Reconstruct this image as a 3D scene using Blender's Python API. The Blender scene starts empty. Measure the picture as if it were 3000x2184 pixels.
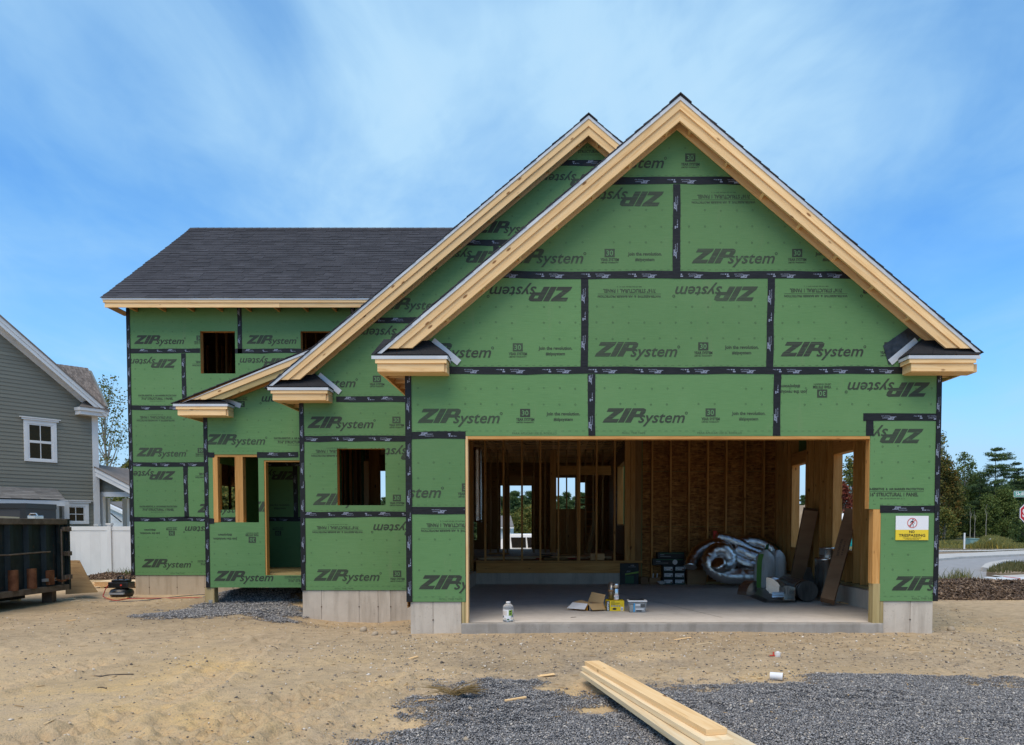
import bpy, bmesh, math, random
import numpy as np
from mathutils import Vector, Matrix
from mathutils.geometry import tessellate_polygon

sc = bpy.context.scene
COL = sc.collection
R = math.radians
random.seed(7)

# ------------------------------------------------------------------ camera, light, sky
E = 1.45                       # eye height (m)
F = 2320.0                     # focal length in pixels of a 3000 px wide frame
CX, CY = 1615.0, 1630.0        # principal point (the photo is a shifted crop)
TH = R(2.22)                   # slight downward pitch
cam_d = bpy.data.cameras.new('camera')
cam = bpy.data.objects.new('camera', cam_d)
COL.objects.link(cam)
sc.camera = cam
cam.location = (0, 0, E)
cam.rotation_euler = (R(90) - TH, 0, 0)
cam_d.sensor_width = 36.0
cam_d.sensor_fit = 'HORIZONTAL'
cam_d.lens = 36.0 * F / 3000.0
cam_d.shift_x = (1500 - CX) / 3000.0
cam_d.shift_y = (CY - 1092) / 3000.0
cam_d.clip_start = 0.1
cam_d.clip_end = 3000

SUN_EL, SUN_AZ = 62.0, 200.0   # azimuth: clockwise from +Y; sun high behind the camera
world = bpy.data.worlds.new('World')
sc.world = world
world.use_nodes = True
nt = world.node_tree
nt.nodes.clear()
def wn(t, **k):
    n = nt.nodes.new(t)
    for a, b in k.items(): setattr(n, a, b)
    return n
out = wn('ShaderNodeOutputWorld'); bg = wn('ShaderNodeBackground')
sky = wn('ShaderNodeTexSky', sky_type='NISHITA')
sky.sun_disc = False
sky.sun_elevation = R(SUN_EL)
sky.sun_rotation = R(SUN_AZ)
sky.air_density = 1.0; sky.dust_density = 0.3; sky.ozone_density = 2.2
tc = wn('ShaderNodeTexCoord')
sep = wn('ShaderNodeSeparateXYZ')
nt.links.new(tc.outputs['Generated'], sep.inputs[0])
def wmath(op, a, b=None):
    n = wn('ShaderNodeMath', operation=op)
    for i, s in enumerate((a, b)):
        if s is None: continue
        if isinstance(s, (int, float)): n.inputs[i].default_value = s
        else: nt.links.new(s, n.inputs[i])
    return n.outputs[0]
zz = wmath('ADD', wmath('MAXIMUM', sep.outputs[2], 0.0), 0.28)
comb = wn('ShaderNodeCombineXYZ')
nt.links.new(wmath('DIVIDE', sep.outputs[0], zz), comb.inputs[0])
nt.links.new(wmath('DIVIDE', sep.outputs[1], zz), comb.inputs[1])
def wnoise(scale, detail, rough, dist, sx, sy, off, rot=0.0):
    m = wn('ShaderNodeMapping')
    m.inputs['Scale'].default_value = (sx, sy, 1)
    m.inputs['Location'].default_value = off
    m.inputs['Rotation'].default_value = (0, 0, rot)
    nt.links.new(comb.outputs[0], m.inputs[0])
    n = wn('ShaderNodeTexNoise')
    n.inputs['Scale'].default_value = scale; n.inputs['Detail'].default_value = detail
    n.inputs['Roughness'].default_value = rough; n.inputs['Distortion'].default_value = dist
    nt.links.new(m.outputs[0], n.inputs['Vector'])
    return n.outputs[0]
big = wnoise(0.85, 2.0, 0.45, 0.35, 1.0, 1.0, (0.796, -6.263, 0.0))
mid_ = wnoise(2.1, 5.0, 0.55, 0.5, 1.25, 0.9, (5.994, -0.278, 0.0), R(-20))
wisp = wnoise(4.2, 8.0, 0.6, 0.6, 1.5, 0.8, (-0.592, -8.183, 0.0), R(-28))
csum = wmath('ADD', wmath('ADD', wmath('MULTIPLY', big, 0.60), wmath('MULTIPLY', mid_, 0.30)), wmath('MULTIPLY', wisp, 0.10))
ramp = wn('ShaderNodeValToRGB')
ramp.color_ramp.elements[0].position = 0.38
ramp.color_ramp.elements[1].position = 0.60
nt.links.new(csum, ramp.inputs[0])
SKY_K = 0.15
skym = wn('ShaderNodeMixRGB', blend_type='MULTIPLY')
skym.inputs[0].default_value = 1.0
skym.inputs[2].default_value = (0.47, 0.88, 1.20, 1)
nt.links.new(sky.outputs[0], skym.inputs[1])
hz = wn('ShaderNodeMapRange', interpolation_type='SMOOTHSTEP')   # pale band of distant air at the horizon
hz.inputs[1].default_value = 0.0; hz.inputs[2].default_value = 0.19; hz.inputs[3].default_value = 0.9; hz.inputs[4].default_value = 0.0
nt.links.new(sep.outputs[2], hz.inputs[0])
hmix = wn('ShaderNodeMixRGB'); hmix.inputs[2].default_value = (2.75, 3.75, 4.9, 1)
nt.links.new(hz.outputs[0], hmix.inputs[0])
ccol = wn('ShaderNodeValToRGB')                                    # thin cloud, then thicker bright cloud
ccol.color_ramp.elements[0].position = 0.45; ccol.color_ramp.elements[0].color = (1.75 / 8, 3.5 / 8, 5.3 / 8, 1)
ccol.color_ramp.elements[1].position = 0.66; ccol.color_ramp.elements[1].color = (3.1 / 8, 4.5 / 8, 5.6 / 8, 1)
nt.links.new(csum, ccol.inputs[0])
cbr = wn('ShaderNodeMixRGB', blend_type='MULTIPLY'); cbr.inputs[0].default_value = 1.0; cbr.inputs[2].default_value = (8, 8, 8, 1)
nt.links.new(ccol.outputs[0], cbr.inputs[1])
mix = wn('ShaderNodeMixRGB')
nt.links.new(wmath('MULTIPLY', ramp.outputs[0], 0.92), mix.inputs[0])
nt.links.new(skym.outputs[0], mix.inputs[1]); nt.links.new(cbr.outputs[0], mix.inputs[2])
nt.links.new(mix.outputs[0], hmix.inputs[1]); nt.links.new(hmix.outputs[0], bg.inputs['Color'])
bg.inputs['Strength'].default_value = SKY_K
nt.links.new(bg.outputs[0], out.inputs['Surface'])

sun_d = bpy.data.lights.new('sun', 'SUN')
sun_d.energy = 2.6
sun_d.angle = R(44)
sun_d.color = (1.0, 0.85, 0.66)
sun = bpy.data.objects.new('sun', sun_d)
COL.objects.link(sun)
sun.location = (0, -5, 30)
_a = R(SUN_AZ)
_sd = Vector((math.sin(_a) * math.cos(R(SUN_EL)), math.cos(_a) * math.cos(R(SUN_EL)), math.sin(R(SUN_EL))))
sun.rotation_euler = (-_sd).to_track_quat('-Z', 'Y').to_euler()

sc.view_settings.view_transform = 'Standard'
sc.view_settings.look = 'None'
sc.view_settings.exposure = 0.28
sc.view_settings.gamma = 1.0
sc.view_settings.use_curve_mapping = False
sc.render.engine = 'CYCLES'
sc.cycles.max_bounces = 8
sc.cycles.diffuse_bounces = 5
sc.cycles.use_denoising = True

# ------------------------------------------------------------------ measuring helpers
def ray(px, py):
    u = (px - CX) / F; v = -(py - CY) / F
    return Vector((u, v * math.sin(TH) + math.cos(TH), v * math.cos(TH) - math.sin(TH)))
def P(px, py, Y):
    d = ray(px, py); t = Y / d.y
    return Vector((d.x * t, Y, E + d.z * t))
def XZ(px, py, Y):
    p = P(px, py, Y); return (p.x, p.z)
def X(px, Y, py=1400): return P(px, py, Y).x
def Z(py, Y): return P(1615, py, Y).z
def G(px, py, z=0.03):
    d = ray(px, py); t = (z - E) / d.z
    return Vector((d.x * t, d.y * t, z))
def PW(px, py, c, dr):         # on the vertical plane through c along dr
    d = ray(px, py); n = Vector((-dr[1], dr[0], 0))
    t = n.dot(Vector((c[0], c[1], 0))) / n.dot(d)
    return Vector((d.x * t, d.y * t, E + d.z * t))

def _lat(seed, n=256):
    return np.random.RandomState(seed).rand(n, n)
_LC = {}
def vnoise(x, y, s, seed=0):
    if seed not in _LC: _LC[seed] = _lat(seed)
    L = _LC[seed]; x = np.asarray(x, float) / s + 1000.3; y = np.asarray(y, float) / s + 1000.7
    xi = np.floor(x).astype(int); yi = np.floor(y).astype(int)
    fx = x - xi; fy = y - yi
    fx = fx * fx * (3 - 2 * fx); fy = fy * fy * (3 - 2 * fy)
    a = L[xi % 256, yi % 256]; b = L[(xi + 1) % 256, yi % 256]
    c = L[xi % 256, (yi + 1) % 256]; d = L[(xi + 1) % 256, (yi + 1) % 256]
    return (a * (1 - fx) + b * fx) * (1 - fy) + (c * (1 - fx) + d * fx) * fy
def sstep(a, b, x):
    t = np.clip((np.asarray(x, float) - a) / (b - a), 0, 1); return t * t * (3 - 2 * t)

def gz(x, y):                   # broad shape of the ground
    x = np.asarray(x, float); y = np.asarray(y, float)
    z = 0.01 + 0.055 * np.exp(-((x - 1.7) / 4.6) ** 2 - ((y - 10.2) / 1.7) ** 2)
    z = z - 0.21 * np.exp(-((x + 2.75) / 1.0) ** 2 - ((y - 12.35) / 0.75) ** 2)
    z = z - 0.08 * np.exp(-((x + 3.6) / 0.9) ** 2 - ((y - 13.2) / 1.0) ** 2)
    z = z - 0.07 * sstep(-5.5, -9, x)
    z = z + 0.10 * np.exp(-((x + 5.0) / 0.9) ** 2 - ((y - 15.6) / 0.8) ** 2)
    z = z - 0.95 * sstep(27, 36, y) * sstep(-16, -8, x) * sstep(9, 4, x)
    z = z + 0.30 * sstep(60, 110, y) * sstep(10, 20, x)
    return z
def gzf(x, y): return float(gz(x, y))

# ------------------------------------------------------------------ node materials
M = {}
def newmat(name):
    m = bpy.data.materials.new(name); m.use_nodes = True
    t = m.node_tree; t.nodes.clear()
    o = t.nodes.new('ShaderNodeOutputMaterial'); b = t.nodes.new('ShaderNodeBsdfPrincipled')
    t.links.new(b.outputs[0], o.inputs[0])
    M[name] = m
    return m, t, b
def nd(t, typ, **k):
    n = t.nodes.new(typ)
    for a, v in k.items(): setattr(n, a, v)
    return n
def coords(t, kind, scale, rnd=True):
    tcn = nd(t, 'ShaderNodeTexCoord'); mp = nd(t, 'ShaderNodeMapping')
    mp.inputs['Scale'].default_value = scale
    t.links.new(tcn.outputs[kind], mp.inputs[0])
    if rnd:
        oi = nd(t, 'ShaderNodeObjectInfo'); mu = nd(t, 'ShaderNodeMath', operation='MULTIPLY')
        mu.inputs[1].default_value = 37.0
        t.links.new(oi.outputs['Random'], mu.inputs[0])
        t.links.new(mu.outputs[0], mp.inputs['Location'])
    return mp.outputs[0]
def noise(t, vec, scale, detail=5, rough=0.55, dist=0.0):
    n = nd(t, 'ShaderNodeTexNoise')
    n.inputs['Scale'].default_value = scale; n.inputs['Detail'].default_value = detail
    n.inputs['Roughness'].default_value = rough; n.inputs['Distortion'].default_value = dist
    t.links.new(vec, n.inputs['Vector'])
    return n.outputs[0]
def rampn(t, fac, stops):
    r = nd(t, 'ShaderNodeValToRGB')
    e = r.color_ramp.elements
    while len(e) < len(stops): e.new(0.5)
    for el, (p, c) in zip(e, stops):
        el.position = p
        el.color = (c[0], c[1], c[2], 1) if isinstance(c, (tuple, list)) else (c, c, c, 1)
    t.links.new(fac, r.inputs[0])
    return r.outputs[0]
def mixc(t, fac, a, b, mode='MIX'):
    n = nd(t, 'ShaderNodeMixRGB', blend_type=mode)
    for i, s in ((0, fac), (1, a), (2, b)):
        if isinstance(s, (int, float)): n.inputs[i].default_value = s
        elif isinstance(s, (tuple, list)): n.inputs[i].default_value = (s[0], s[1], s[2], 1)
        else: t.links.new(s, n.inputs[i])
    return n.outputs[0]
def bump(t, b, h, strength, dist=0.01):
    n = nd(t, 'ShaderNodeBump')
    n.inputs['Strength'].default_value = strength; n.inputs['Distance'].default_value = dist
    t.links.new(h, n.inputs['Height']); t.links.new(n.outputs[0], b.inputs['Normal'])
def objrand(t, lo, hi):
    oi = nd(t, 'ShaderNodeObjectInfo'); mr = nd(t, 'ShaderNodeMapRange')
    mr.inputs[3].default_value = lo; mr.inputs[4].default_value = hi
    t.links.new(oi.outputs['Random'], mr.inputs[0])
    return mr.outputs[0]
def simple(name, c1, c2=None, scale=(6, 6, 6), kind='Object', rough=0.6, metal=0.0, bmp=0.0, spec=0.4, detail=5, lo=0.35, hi=0.65, rnd=0.0, bscale=None):
    m, t, b = newmat(name)
    c2 = c2 or tuple(x * 0.8 for x in c1)
    v = coords(t, kind, scale)
    n = noise(t, v, 1.0, detail)
    c = rampn(t, n, [(lo, c1), (hi, c2)])
    if rnd:
        g = objrand(t, 1 - rnd, 1 + rnd); cg = nd(t, 'ShaderNodeCombineXYZ')
        for i in range(3): t.links.new(g, cg.inputs[i])
        c = mixc(t, 1.0, c, cg.outputs[0], 'MULTIPLY')
    t.links.new(c, b.inputs['Base Color'])
    b.inputs['Roughness'].default_value = rough; b.inputs['Metallic'].default_value = metal
    b.inputs['Specular IOR Level'].default_value = spec
    if bmp: bump(t, b, n if bscale is None else noise(t, v, bscale, 6), bmp)
    return m
def flat(name, c, rough=0.6, metal=0.0, spec=0.4):
    m, t, b = newmat(name)
    b.inputs['Base Color'].default_value = (*c, 1)
    b.inputs['Roughness'].default_value = rough; b.inputs['Metallic'].default_value = metal
    b.inputs['Specular IOR Level'].default_value = spec
    return m
def wood(name, light, mid, dark, knots=0.05, rnd=0.14):
    m, t, b = newmat(name)
    v = coords(t, 'UV', (1.1, 16, 1))
    g = noise(t, v, 1.6, 6, 0.6, 0.7)
    c = rampn(t, g, [(0.28, dark), (0.46, mid), (0.7, light)])
    v1 = coords(t, 'UV', (0.55, 2.2, 1))
    g1 = noise(t, v1, 1.0, 3)
    c = mixc(t, rampn(t, g1, [(0.4, 0.0), (0.7, 0.35)]), c, mid)
    v2 = coords(t, 'UV', (2.6, 6.5, 1))
    vo = nd(t, 'ShaderNodeTexVoronoi'); vo.inputs['Scale'].default_value = 1.0
    t.links.new(v2, vo.inputs['Vector'])
    k = rampn(t, vo.outputs['Distance'], [(knots * 1.2, 0.92), (knots * 2.3, 0.0)])
    c = mixc(t, k, c, (dark[0] * 0.32, dark[1] * 0.22, dark[2] * 0.16))
    gg = objrand(t, 1 - rnd, 1 + rnd); cg = nd(t, 'ShaderNodeCombineXYZ')
    for i in range(3): t.links.new(gg, cg.inputs[i])
    c = mixc(t, 1.0, c, cg.outputs[0], 'MULTIPLY')
    t.links.new(c, b.inputs['Base Color'])
    b.inputs['Roughness'].default_value = 0.72; b.inputs['Specular IOR Level'].default_value = 0.25
    bump(t, b, g, 0.25, 0.004)
    return m
wood('pine', (0.88, 0.625, 0.345), (0.82, 0.54, 0.265), (0.64, 0.365, 0.145), 0.052)
wood('pine_pale', (0.78, 0.64, 0.43), (0.72, 0.55, 0.33), (0.58, 0.39, 0.20), 0.05)
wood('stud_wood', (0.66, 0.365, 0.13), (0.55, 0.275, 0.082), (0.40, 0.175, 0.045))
wood('treated_wood', (0.42, 0.34, 0.17), (0.36, 0.27, 0.12), (0.25, 0.18, 0.07))
wood('post_wood', (0.58, 0.45, 0.24), (0.50, 0.37, 0.18), (0.36, 0.24, 0.10))
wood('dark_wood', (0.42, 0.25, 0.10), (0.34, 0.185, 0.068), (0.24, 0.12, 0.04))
wood('plywood', (0.30, 0.195, 0.085), (0.25, 0.15, 0.06), (0.16, 0.09, 0.034), 0.03)

# green coated sheathing with a faint horizontal weave, scuffs and pale specks
m, t, b = newmat('green_sheathing')
v = coords(t, 'Object', (1, 1, 1), False)
vs = coords(t, 'Object', (5, 5, 130), False)
weave = noise(t, vs, 1.0, 4, 0.6)
cloud = noise(t, v, 1.3, 5, 0.6)
c = rampn(t, weave, [(0.3, (0.094, 0.205, 0.073)), (0.7, (0.117, 0.245, 0.092))])
c = mixc(t, rampn(t, cloud, [(0.42, 0.0), (0.72, 0.5)]), c, (0.135, 0.255, 0.104))
sp = noise(t, coords(t, 'Object', (38, 38, 55), False), 1.0, 2, 0.5)
c = mixc(t, rampn(t, sp, [(0.745, 0.0), (0.80, 0.55)]), c, (0.30, 0.36, 0.22))
drt = noise(t, coords(t, 'Object', (4.5, 4.5, 0.8), False), 1.0, 6, 0.65)
c = mixc(t, rampn(t, drt, [(0.60, 0.0), (0.80, 0.30)]), c, (0.20, 0.225, 0.13))
sc2 = noise(t, coords(t, 'Object', (9, 9, 14), False), 1.0, 7, 0.75, )
c = mixc(t, rampn(t, sc2, [(0.66, 0.0), (0.74, 0.35)]), c, (0.155, 0.29, 0.14))
gg = objrand(t, 0.90, 1.08); cg = nd(t, 'ShaderNodeCombineXYZ')
for i in range(3): t.links.new(gg, cg.inputs[i])
c = mixc(t, 1.0, c, cg.outputs[0], 'MULTIPLY')
t.links.new(c, b.inputs['Base Color'])
b.inputs['Roughness'].default_value = 0.62; b.inputs['Specular IOR Level'].default_value = 0.3
bump(t, b, weave, 0.12, 0.003)
# roller-printed ink: streaky
m, t, b = newmat('print_ink')
st = noise(t, coords(t, 'Object', (1.6, 1.6, 75), False), 1.0, 3, 0.6)
c = rampn(t, st, [(0.36, (0.022, 0.028, 0.018)), (0.60, (0.030, 0.040, 0.024)), (0.74, (0.065, 0.125, 0.055))])
c = mixc(t, objrand(t, 0.0, 0.16), c, (0.085, 0.175, 0.075))
pt2 = noise(t, coords(t, 'Object', (11, 11, 16), False), 1.0, 6, 0.7)
c = mixc(t, rampn(t, pt2, [(0.62, 0.0), (0.72, 0.45)]), c, (0.10, 0.21, 0.09))
t.links.new(c, b.inputs['Base Color']); b.inputs['Roughness'].default_value = 0.7
flat('print_faint', (0.062, 0.115, 0.050), 0.7)
flat('print_green', (0.105, 0.235, 0.095), 0.62)
simple('seam_tape', (0.008, 0.008, 0.009), (0.014, 0.014, 0.016), (9, 9, 40), rough=0.5, bmp=0.25, spec=0.28)
flat('tape_print', (0.25, 0.28, 0.36), 0.5)
# oriented strand board: overlapping random flakes
def osb(name, a, bb, cc):
    m, t, b = newmat(name)
    cols = None
    for i, (sx, sz) in enumerate(((7, 26), (20, 11), (11, 42))):
        vo = nd(t, 'ShaderNodeTexVoronoi'); vo.inputs['Scale'].default_value = 1.0
        mp = nd(t, 'ShaderNodeMapping'); tcn = nd(t, 'ShaderNodeTexCoord')
        mp.inputs['Scale'].default_value = (sx, sx, sz); mp.inputs['Rotation'].default_value = (0, 0.4 * i, 0)
        t.links.new(tcn.outputs['Object'], mp.inputs[0]); t.links.new(mp.outputs[0], vo.inputs['Vector'])
        r = rampn(t, vo.outputs['Color'], [(0.1, a), (0.5, bb), (0.9, cc)])
        cols = r if cols is None else mixc(t, 0.40, cols, r)
    t.links.new(cols, b.inputs['Base Color'])
    b.inputs['Roughness'].default_value = 0.75; b.inputs['Specular IOR Level'].default_value = 0.2
    bump(t, b, cols, 0.3, 0.004)
osb('osb', (0.085, 0.032, 0.008), (0.30, 0.125, 0.034), (0.58, 0.30, 0.095))
# poured concrete with pits and run marks
def conc(name, a, bb, dark):
    m, t, b = newmat(name)
    v = coords(t, 'Object', (1, 1, 1))
    n1 = noise(t, v, 2.2, 8, 0.62)
    c = rampn(t, n1, [(0.3, a), (0.7, bb)])
    run = noise(t, coords(t, 'Object', (7, 7, 0.9)), 1.0, 5, 0.6)
    c = mixc(t, rampn(t, run, [(0.50, 0.0), (0.74, 0.62)]), c, dark)
    pit = noise(t, v, 46.0, 2, 0.5)
    c = mixc(t, rampn(t, pit, [(0.66, 0.0), (0.72, 0.55)]), c, dark)
    t.links.new(c, b.inputs['Base Color'])
    b.inputs['Roughness'].default_value = 0.85; b.inputs['Specular IOR Level'].default_value = 0.25
    bump(t, b, noise(t, v, 30.0, 6, 0.6), 0.35, 0.006)
conc('foundation', (0.47, 0.405, 0.335), (0.60, 0.53, 0.445), (0.28, 0.23, 0.18))
conc('foundation_tan', (0.42, 0.335, 0.24), (0.50, 0.405, 0.295), (0.31, 0.235, 0.155))
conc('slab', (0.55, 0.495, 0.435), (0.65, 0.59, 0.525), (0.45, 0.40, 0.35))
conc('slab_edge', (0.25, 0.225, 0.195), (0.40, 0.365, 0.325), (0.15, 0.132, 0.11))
conc('kerb_concrete', (0.42, 0.40, 0.37), (0.52, 0.50, 0.46), (0.34, 0.32, 0.29))
# roofing
def shing(name, a, bb, rnd):
    m, t, b = newmat(name)
    v = coords(t, 'Object', (1, 1, 1))
    n = noise(t, v, 90.0, 3, 0.7); n2 = noise(t, v, 2.0, 3)
    c = rampn(t, n, [(0.35, a), (0.68, bb)])
    c = mixc(t, rampn(t, n2, [(0.35, 0.0), (0.7, 0.35)]), c, tuple(x * 1.35 for x in bb))
    g1 = objrand(t, 1 - rnd, 1 + rnd); cg = nd(t, 'ShaderNodeCombineXYZ')
    for i in range(3): t.links.new(g1, cg.inputs[i])
    c = mixc(t, 1.0, c, cg.outputs[0], 'MULTIPLY')
    geo = nd(t, 'ShaderNodeNewGeometry')
    rp = rampn(t, geo.outputs['Random Per Island'], [(0.0, 1 - rnd), (1.0, 1 + rnd * 0.9)])
    c = mixc(t, 1.0, c, rp, 'MULTIPLY')
    t.links.new(c, b.inputs['Base Color']); b.inputs['Roughness'].default_value = 0.9
    b.inputs['Specular IOR Level'].default_value = 0.2
    bump(t, b, n, 0.5, 0.004)
shing('shingle_dark', (0.026, 0.026, 0.030), (0.064, 0.063, 0.071), 0.15)
shing('shingle_black', (0.012, 0.012, 0.014), (0.030, 0.030, 0.033), 0.12)
shing('shingle_brown', (0.125, 0.10, 0.085), (0.21, 0.175, 0.15), 0.25)
shing('shingle_grey', (0.11, 0.105, 0.10), (0.21, 0.20, 0.19), 0.25)
simple('metal_drip', (0.52, 0.53, 0.55), (0.62, 0.63, 0.64), (3, 3, 3), rough=0.42, metal=0.15)
simple('galvanised', (0.56, 0.53, 0.49), (0.72, 0.69, 0.65), (4, 4, 4), rough=0.26, metal=0.95, bmp=0.05)
simple('dull_steel', (0.25, 0.235, 0.215), (0.36, 0.34, 0.32), (4, 4, 4), rough=0.34, metal=0.85, bmp=0.08)
simple('plastic_wrap', (0.07, 0.066, 0.06), (0.14, 0.13, 0.12), (14, 14, 3), rough=0.25, metal=0.3, bmp=0.3, spec=0.6)
m, t, b = newmat('duct_foil')
v = coords(t, 'Object', (1, 1, 1))
vo = nd(t, 'ShaderNodeTexVoronoi'); vo.inputs['Scale'].default_value = 55.0
t.links.new(v, vo.inputs['Vector'])
n = noise(t, v, 40.0, 5, 0.7, 1.0)
hh = mixc(t, 0.5, vo.outputs['Distance'], n)
t.links.new(rampn(t, n, [(0.3, (0.80, 0.78, 0.76)), (0.7, (1.0, 0.97, 0.94))]), b.inputs['Base Color'])
b.inputs['Metallic'].default_value = 1.0; b.inputs['Roughness'].default_value = 0.16
bump(t, b, hh, 0.6, 0.012)
simple('underlayment', (0.012, 0.012, 0.013), (0.035, 0.035, 0.038), (18, 18, 18), rough=0.32, bmp=0.5)
simple('cardboard', (0.27, 0.155, 0.075), (0.33, 0.195, 0.10), (3, 3, 9), rough=0.85, bmp=0.08, rnd=0.15)
simple('cardboard_dark', (0.22, 0.12, 0.062), (0.275, 0.155, 0.082), (3, 3, 9), rough=0.85, bmp=0.08, rnd=0.1)
simple('cardboard_tan', (0.46, 0.29, 0.13), (0.53, 0.35, 0.17), (3, 3, 9), rough=0.85, bmp=0.08)
simple('white_paint', (0.70, 0.71, 0.72), (0.78, 0.78, 0.78), (2, 2, 2), rough=0.5)
simple('white_vinyl', (0.68, 0.68, 0.67), (0.74, 0.74, 0.73), (1.5, 1.5, 1.5), rough=0.42)
simple('white_paper', (0.72, 0.71, 0.71), (0.78, 0.77, 0.77), (4, 4, 4), rough=0.8)
simple('siding_grey', (0.20, 0.195, 0.16), (0.23, 0.225, 0.185), (0.6, 0.6, 9), rough=0.6, rnd=0.05)
simple('white_siding', (0.62, 0.64, 0.66), (0.72, 0.73, 0.74), (1, 1, 8), rough=0.6)
flat('window_glass', (0.012, 0.022, 0.020), 0.04, 0.0, 0.9)
flat('blind_grey', (0.10, 0.13, 0.11), 0.7)
flat('black_plastic', (0.012, 0.012, 0.013), 0.35, 0.0, 0.5)
flat('black_carton', (0.010, 0.013, 0.012), 0.5)
flat('dark_green_print', (0.02, 0.10, 0.035), 0.5)
flat('lime_print', (0.25, 0.42, 0.05), 0.5)
flat('grey_print', (0.30, 0.31, 0.32), 0.5)
flat('lime_stripe', (0.10, 0.30, 0.02), 0.4)
flat('yellow_print', (0.78, 0.55, 0.012), 0.45)
flat('orange_print', (0.62, 0.27, 0.015), 0.5)
flat('black_print', (0.010, 0.010, 0.010), 0.5)
flat('white_print', (0.80, 0.80, 0.82), 0.5)
flat('blue_print', (0.02, 0.32, 0.62), 0.5)
flat('sign_yellow', (0.82, 0.60, 0.035), 0.4)
flat('sign_red', (0.62, 0.06, 0.04), 0.4)
flat('stop_red', (0.48, 0.012, 0.025), 0.4)
flat('street_green', (0.0, 0.25, 0.17), 0.4)
flat('red_hose', (0.42, 0.015, 0.015), 0.4)
flat('blue_hose', (0.03, 0.06, 0.10), 0.4)
flat('dark_container', (0.045, 0.047, 0.052), 0.5)
flat('grey_meter', (0.22, 0.23, 0.24), 0.5)
flat('teal_plastic', (0.0, 0.34, 0.35), 0.45)
flat('pale_green_metal', (0.22, 0.36, 0.33), 0.5)
flat('car_white', (0.80, 0.81, 0.82), 0.18, 0.0, 0.6)
flat('car_glass', (0.008, 0.008, 0.010), 0.05, 0.0, 0.9)
flat('rubber', (0.015, 0.015, 0.015), 0.8)
m, t, b = newmat('bag_white')
v = coords(t, 'Object', (26, 26, 4))
n = noise(t, v, 1.0, 5, 0.6, 0.8)
t.links.new(rampn(t, n, [(0.3, (0.62, 0.58, 0.55)), (0.7, (0.78, 0.74, 0.71))]), b.inputs['Base Color'])
b.inputs['Roughness'].default_value = 0.4; bump(t, b, n, 0.7, 0.03)
m, t, b = newmat('clear_plastic')
b.inputs['Base Color'].default_value = (0.93, 0.95, 0.96, 1); b.inputs['Roughness'].default_value = 0.12
b.inputs['Transmission Weight'].default_value = 0.85; b.inputs['IOR'].default_value = 1.2
b.inputs['Specular IOR Level'].default_value = 0.6
# container paint with rust
m, t, b = newmat('rusty_paint')
v = coords(t, 'Object', (1, 1, 1))
n = noise(t, v, 3.2, 8, 0.66, 0.3)
runs = noise(t, coords(t, 'Object', (9, 9, 1.1)), 1.0, 6, 0.65)
c = rampn(t, n, [(0.3, (0.006, 0.011, 0.012)), (0.7, (0.022, 0.034, 0.036))])
c = mixc(t, rampn(t, runs, [(0.58, 0.0), (0.76, 0.8)]), c, (0.085, 0.045, 0.026))
c = mixc(t, rampn(t, noise(t, v, 7.0, 8, 0.7), [(0.60, 0.0), (0.70, 0.75)]), c, (0.14, 0.055, 0.025))
t.links.new(c, b.inputs['Base Color']); b.inputs['Roughness'].default_value = 0.6
b.inputs['Specular IOR Level'].default_value = 0.3; bump(t, b, n, 0.3, 0.01)
simple('rust', (0.10, 0.035, 0.016), (0.21, 0.085, 0.04), (7, 7, 7), rough=0.8, bmp=0.4, detail=8, spec=0.2)
simple('rusty_steel', (0.09, 0.062, 0.045), (0.17, 0.125, 0.09), (6, 6, 6), rough=0.7, bmp=0.3, detail=8)
# vegetation
def leafm(name, a, bb, cc=None):
    m, t, b = newmat(name)
    geo = nd(t, 'ShaderNodeNewGeometry')
    st = [(0.0, a), (0.75, bb)] + ([(0.97, cc)] if cc else [])
    c = rampn(t, geo.outputs['Random Per Island'], st)
    t.links.new(c, b.inputs['Base Color']); b.inputs['Roughness'].default_value = 0.65
    b.inputs['Specular IOR Level'].default_value = 0.2
    tr = nd(t, 'ShaderNodeBsdfTranslucent'); t.links.new(c, tr.inputs['Color'])
    mx = nd(t, 'ShaderNodeMixShader'); mx.inputs[0].default_value = 0.3
    o = [n for n in t.nodes if n.type == 'OUTPUT_MATERIAL'][0]
    t.links.new(b.outputs[0], mx.inputs[1]); t.links.new(tr.outputs[0], mx.inputs[2])
    t.links.new(mx.outputs[0], o.inputs[0])
leafm('leaf_green', (0.066, 0.105, 0.028), (0.15, 0.19, 0.05))
leafm('leaf_olive', (0.075, 0.105, 0.025), (0.18, 0.185, 0.045), (0.28, 0.20, 0.04))
leafm('leaf_autumn', (0.055, 0.065, 0.018), (0.15, 0.14, 0.035), (0.26, 0.14, 0.035))
leafm('leaf_red', (0.13, 0.025, 0.018), (0.24, 0.06, 0.035))
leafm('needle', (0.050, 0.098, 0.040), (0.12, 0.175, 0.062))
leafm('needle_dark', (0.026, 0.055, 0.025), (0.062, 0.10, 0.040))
leafm('weed', (0.11, 0.13, 0.04), (0.27, 0.25, 0.085), (0.46, 0.34, 0.06))
leafm('weed_green', (0.06, 0.10, 0.03), (0.16, 0.20, 0.06))
leafm('turf', (0.075, 0.085, 0.026), (0.16, 0.145, 0.06))
leafm('dry_stalk', (0.26, 0.17, 0.07), (0.42, 0.29, 0.13))
simple('bark', (0.07, 0.055, 0.042), (0.13, 0.105, 0.085), (8, 8, 2), rough=0.9, bmp=0.4)
simple('bark_pale', (0.22, 0.20, 0.17), (0.34, 0.32, 0.28), (8, 8, 2), rough=0.9, bmp=0.3)
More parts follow.
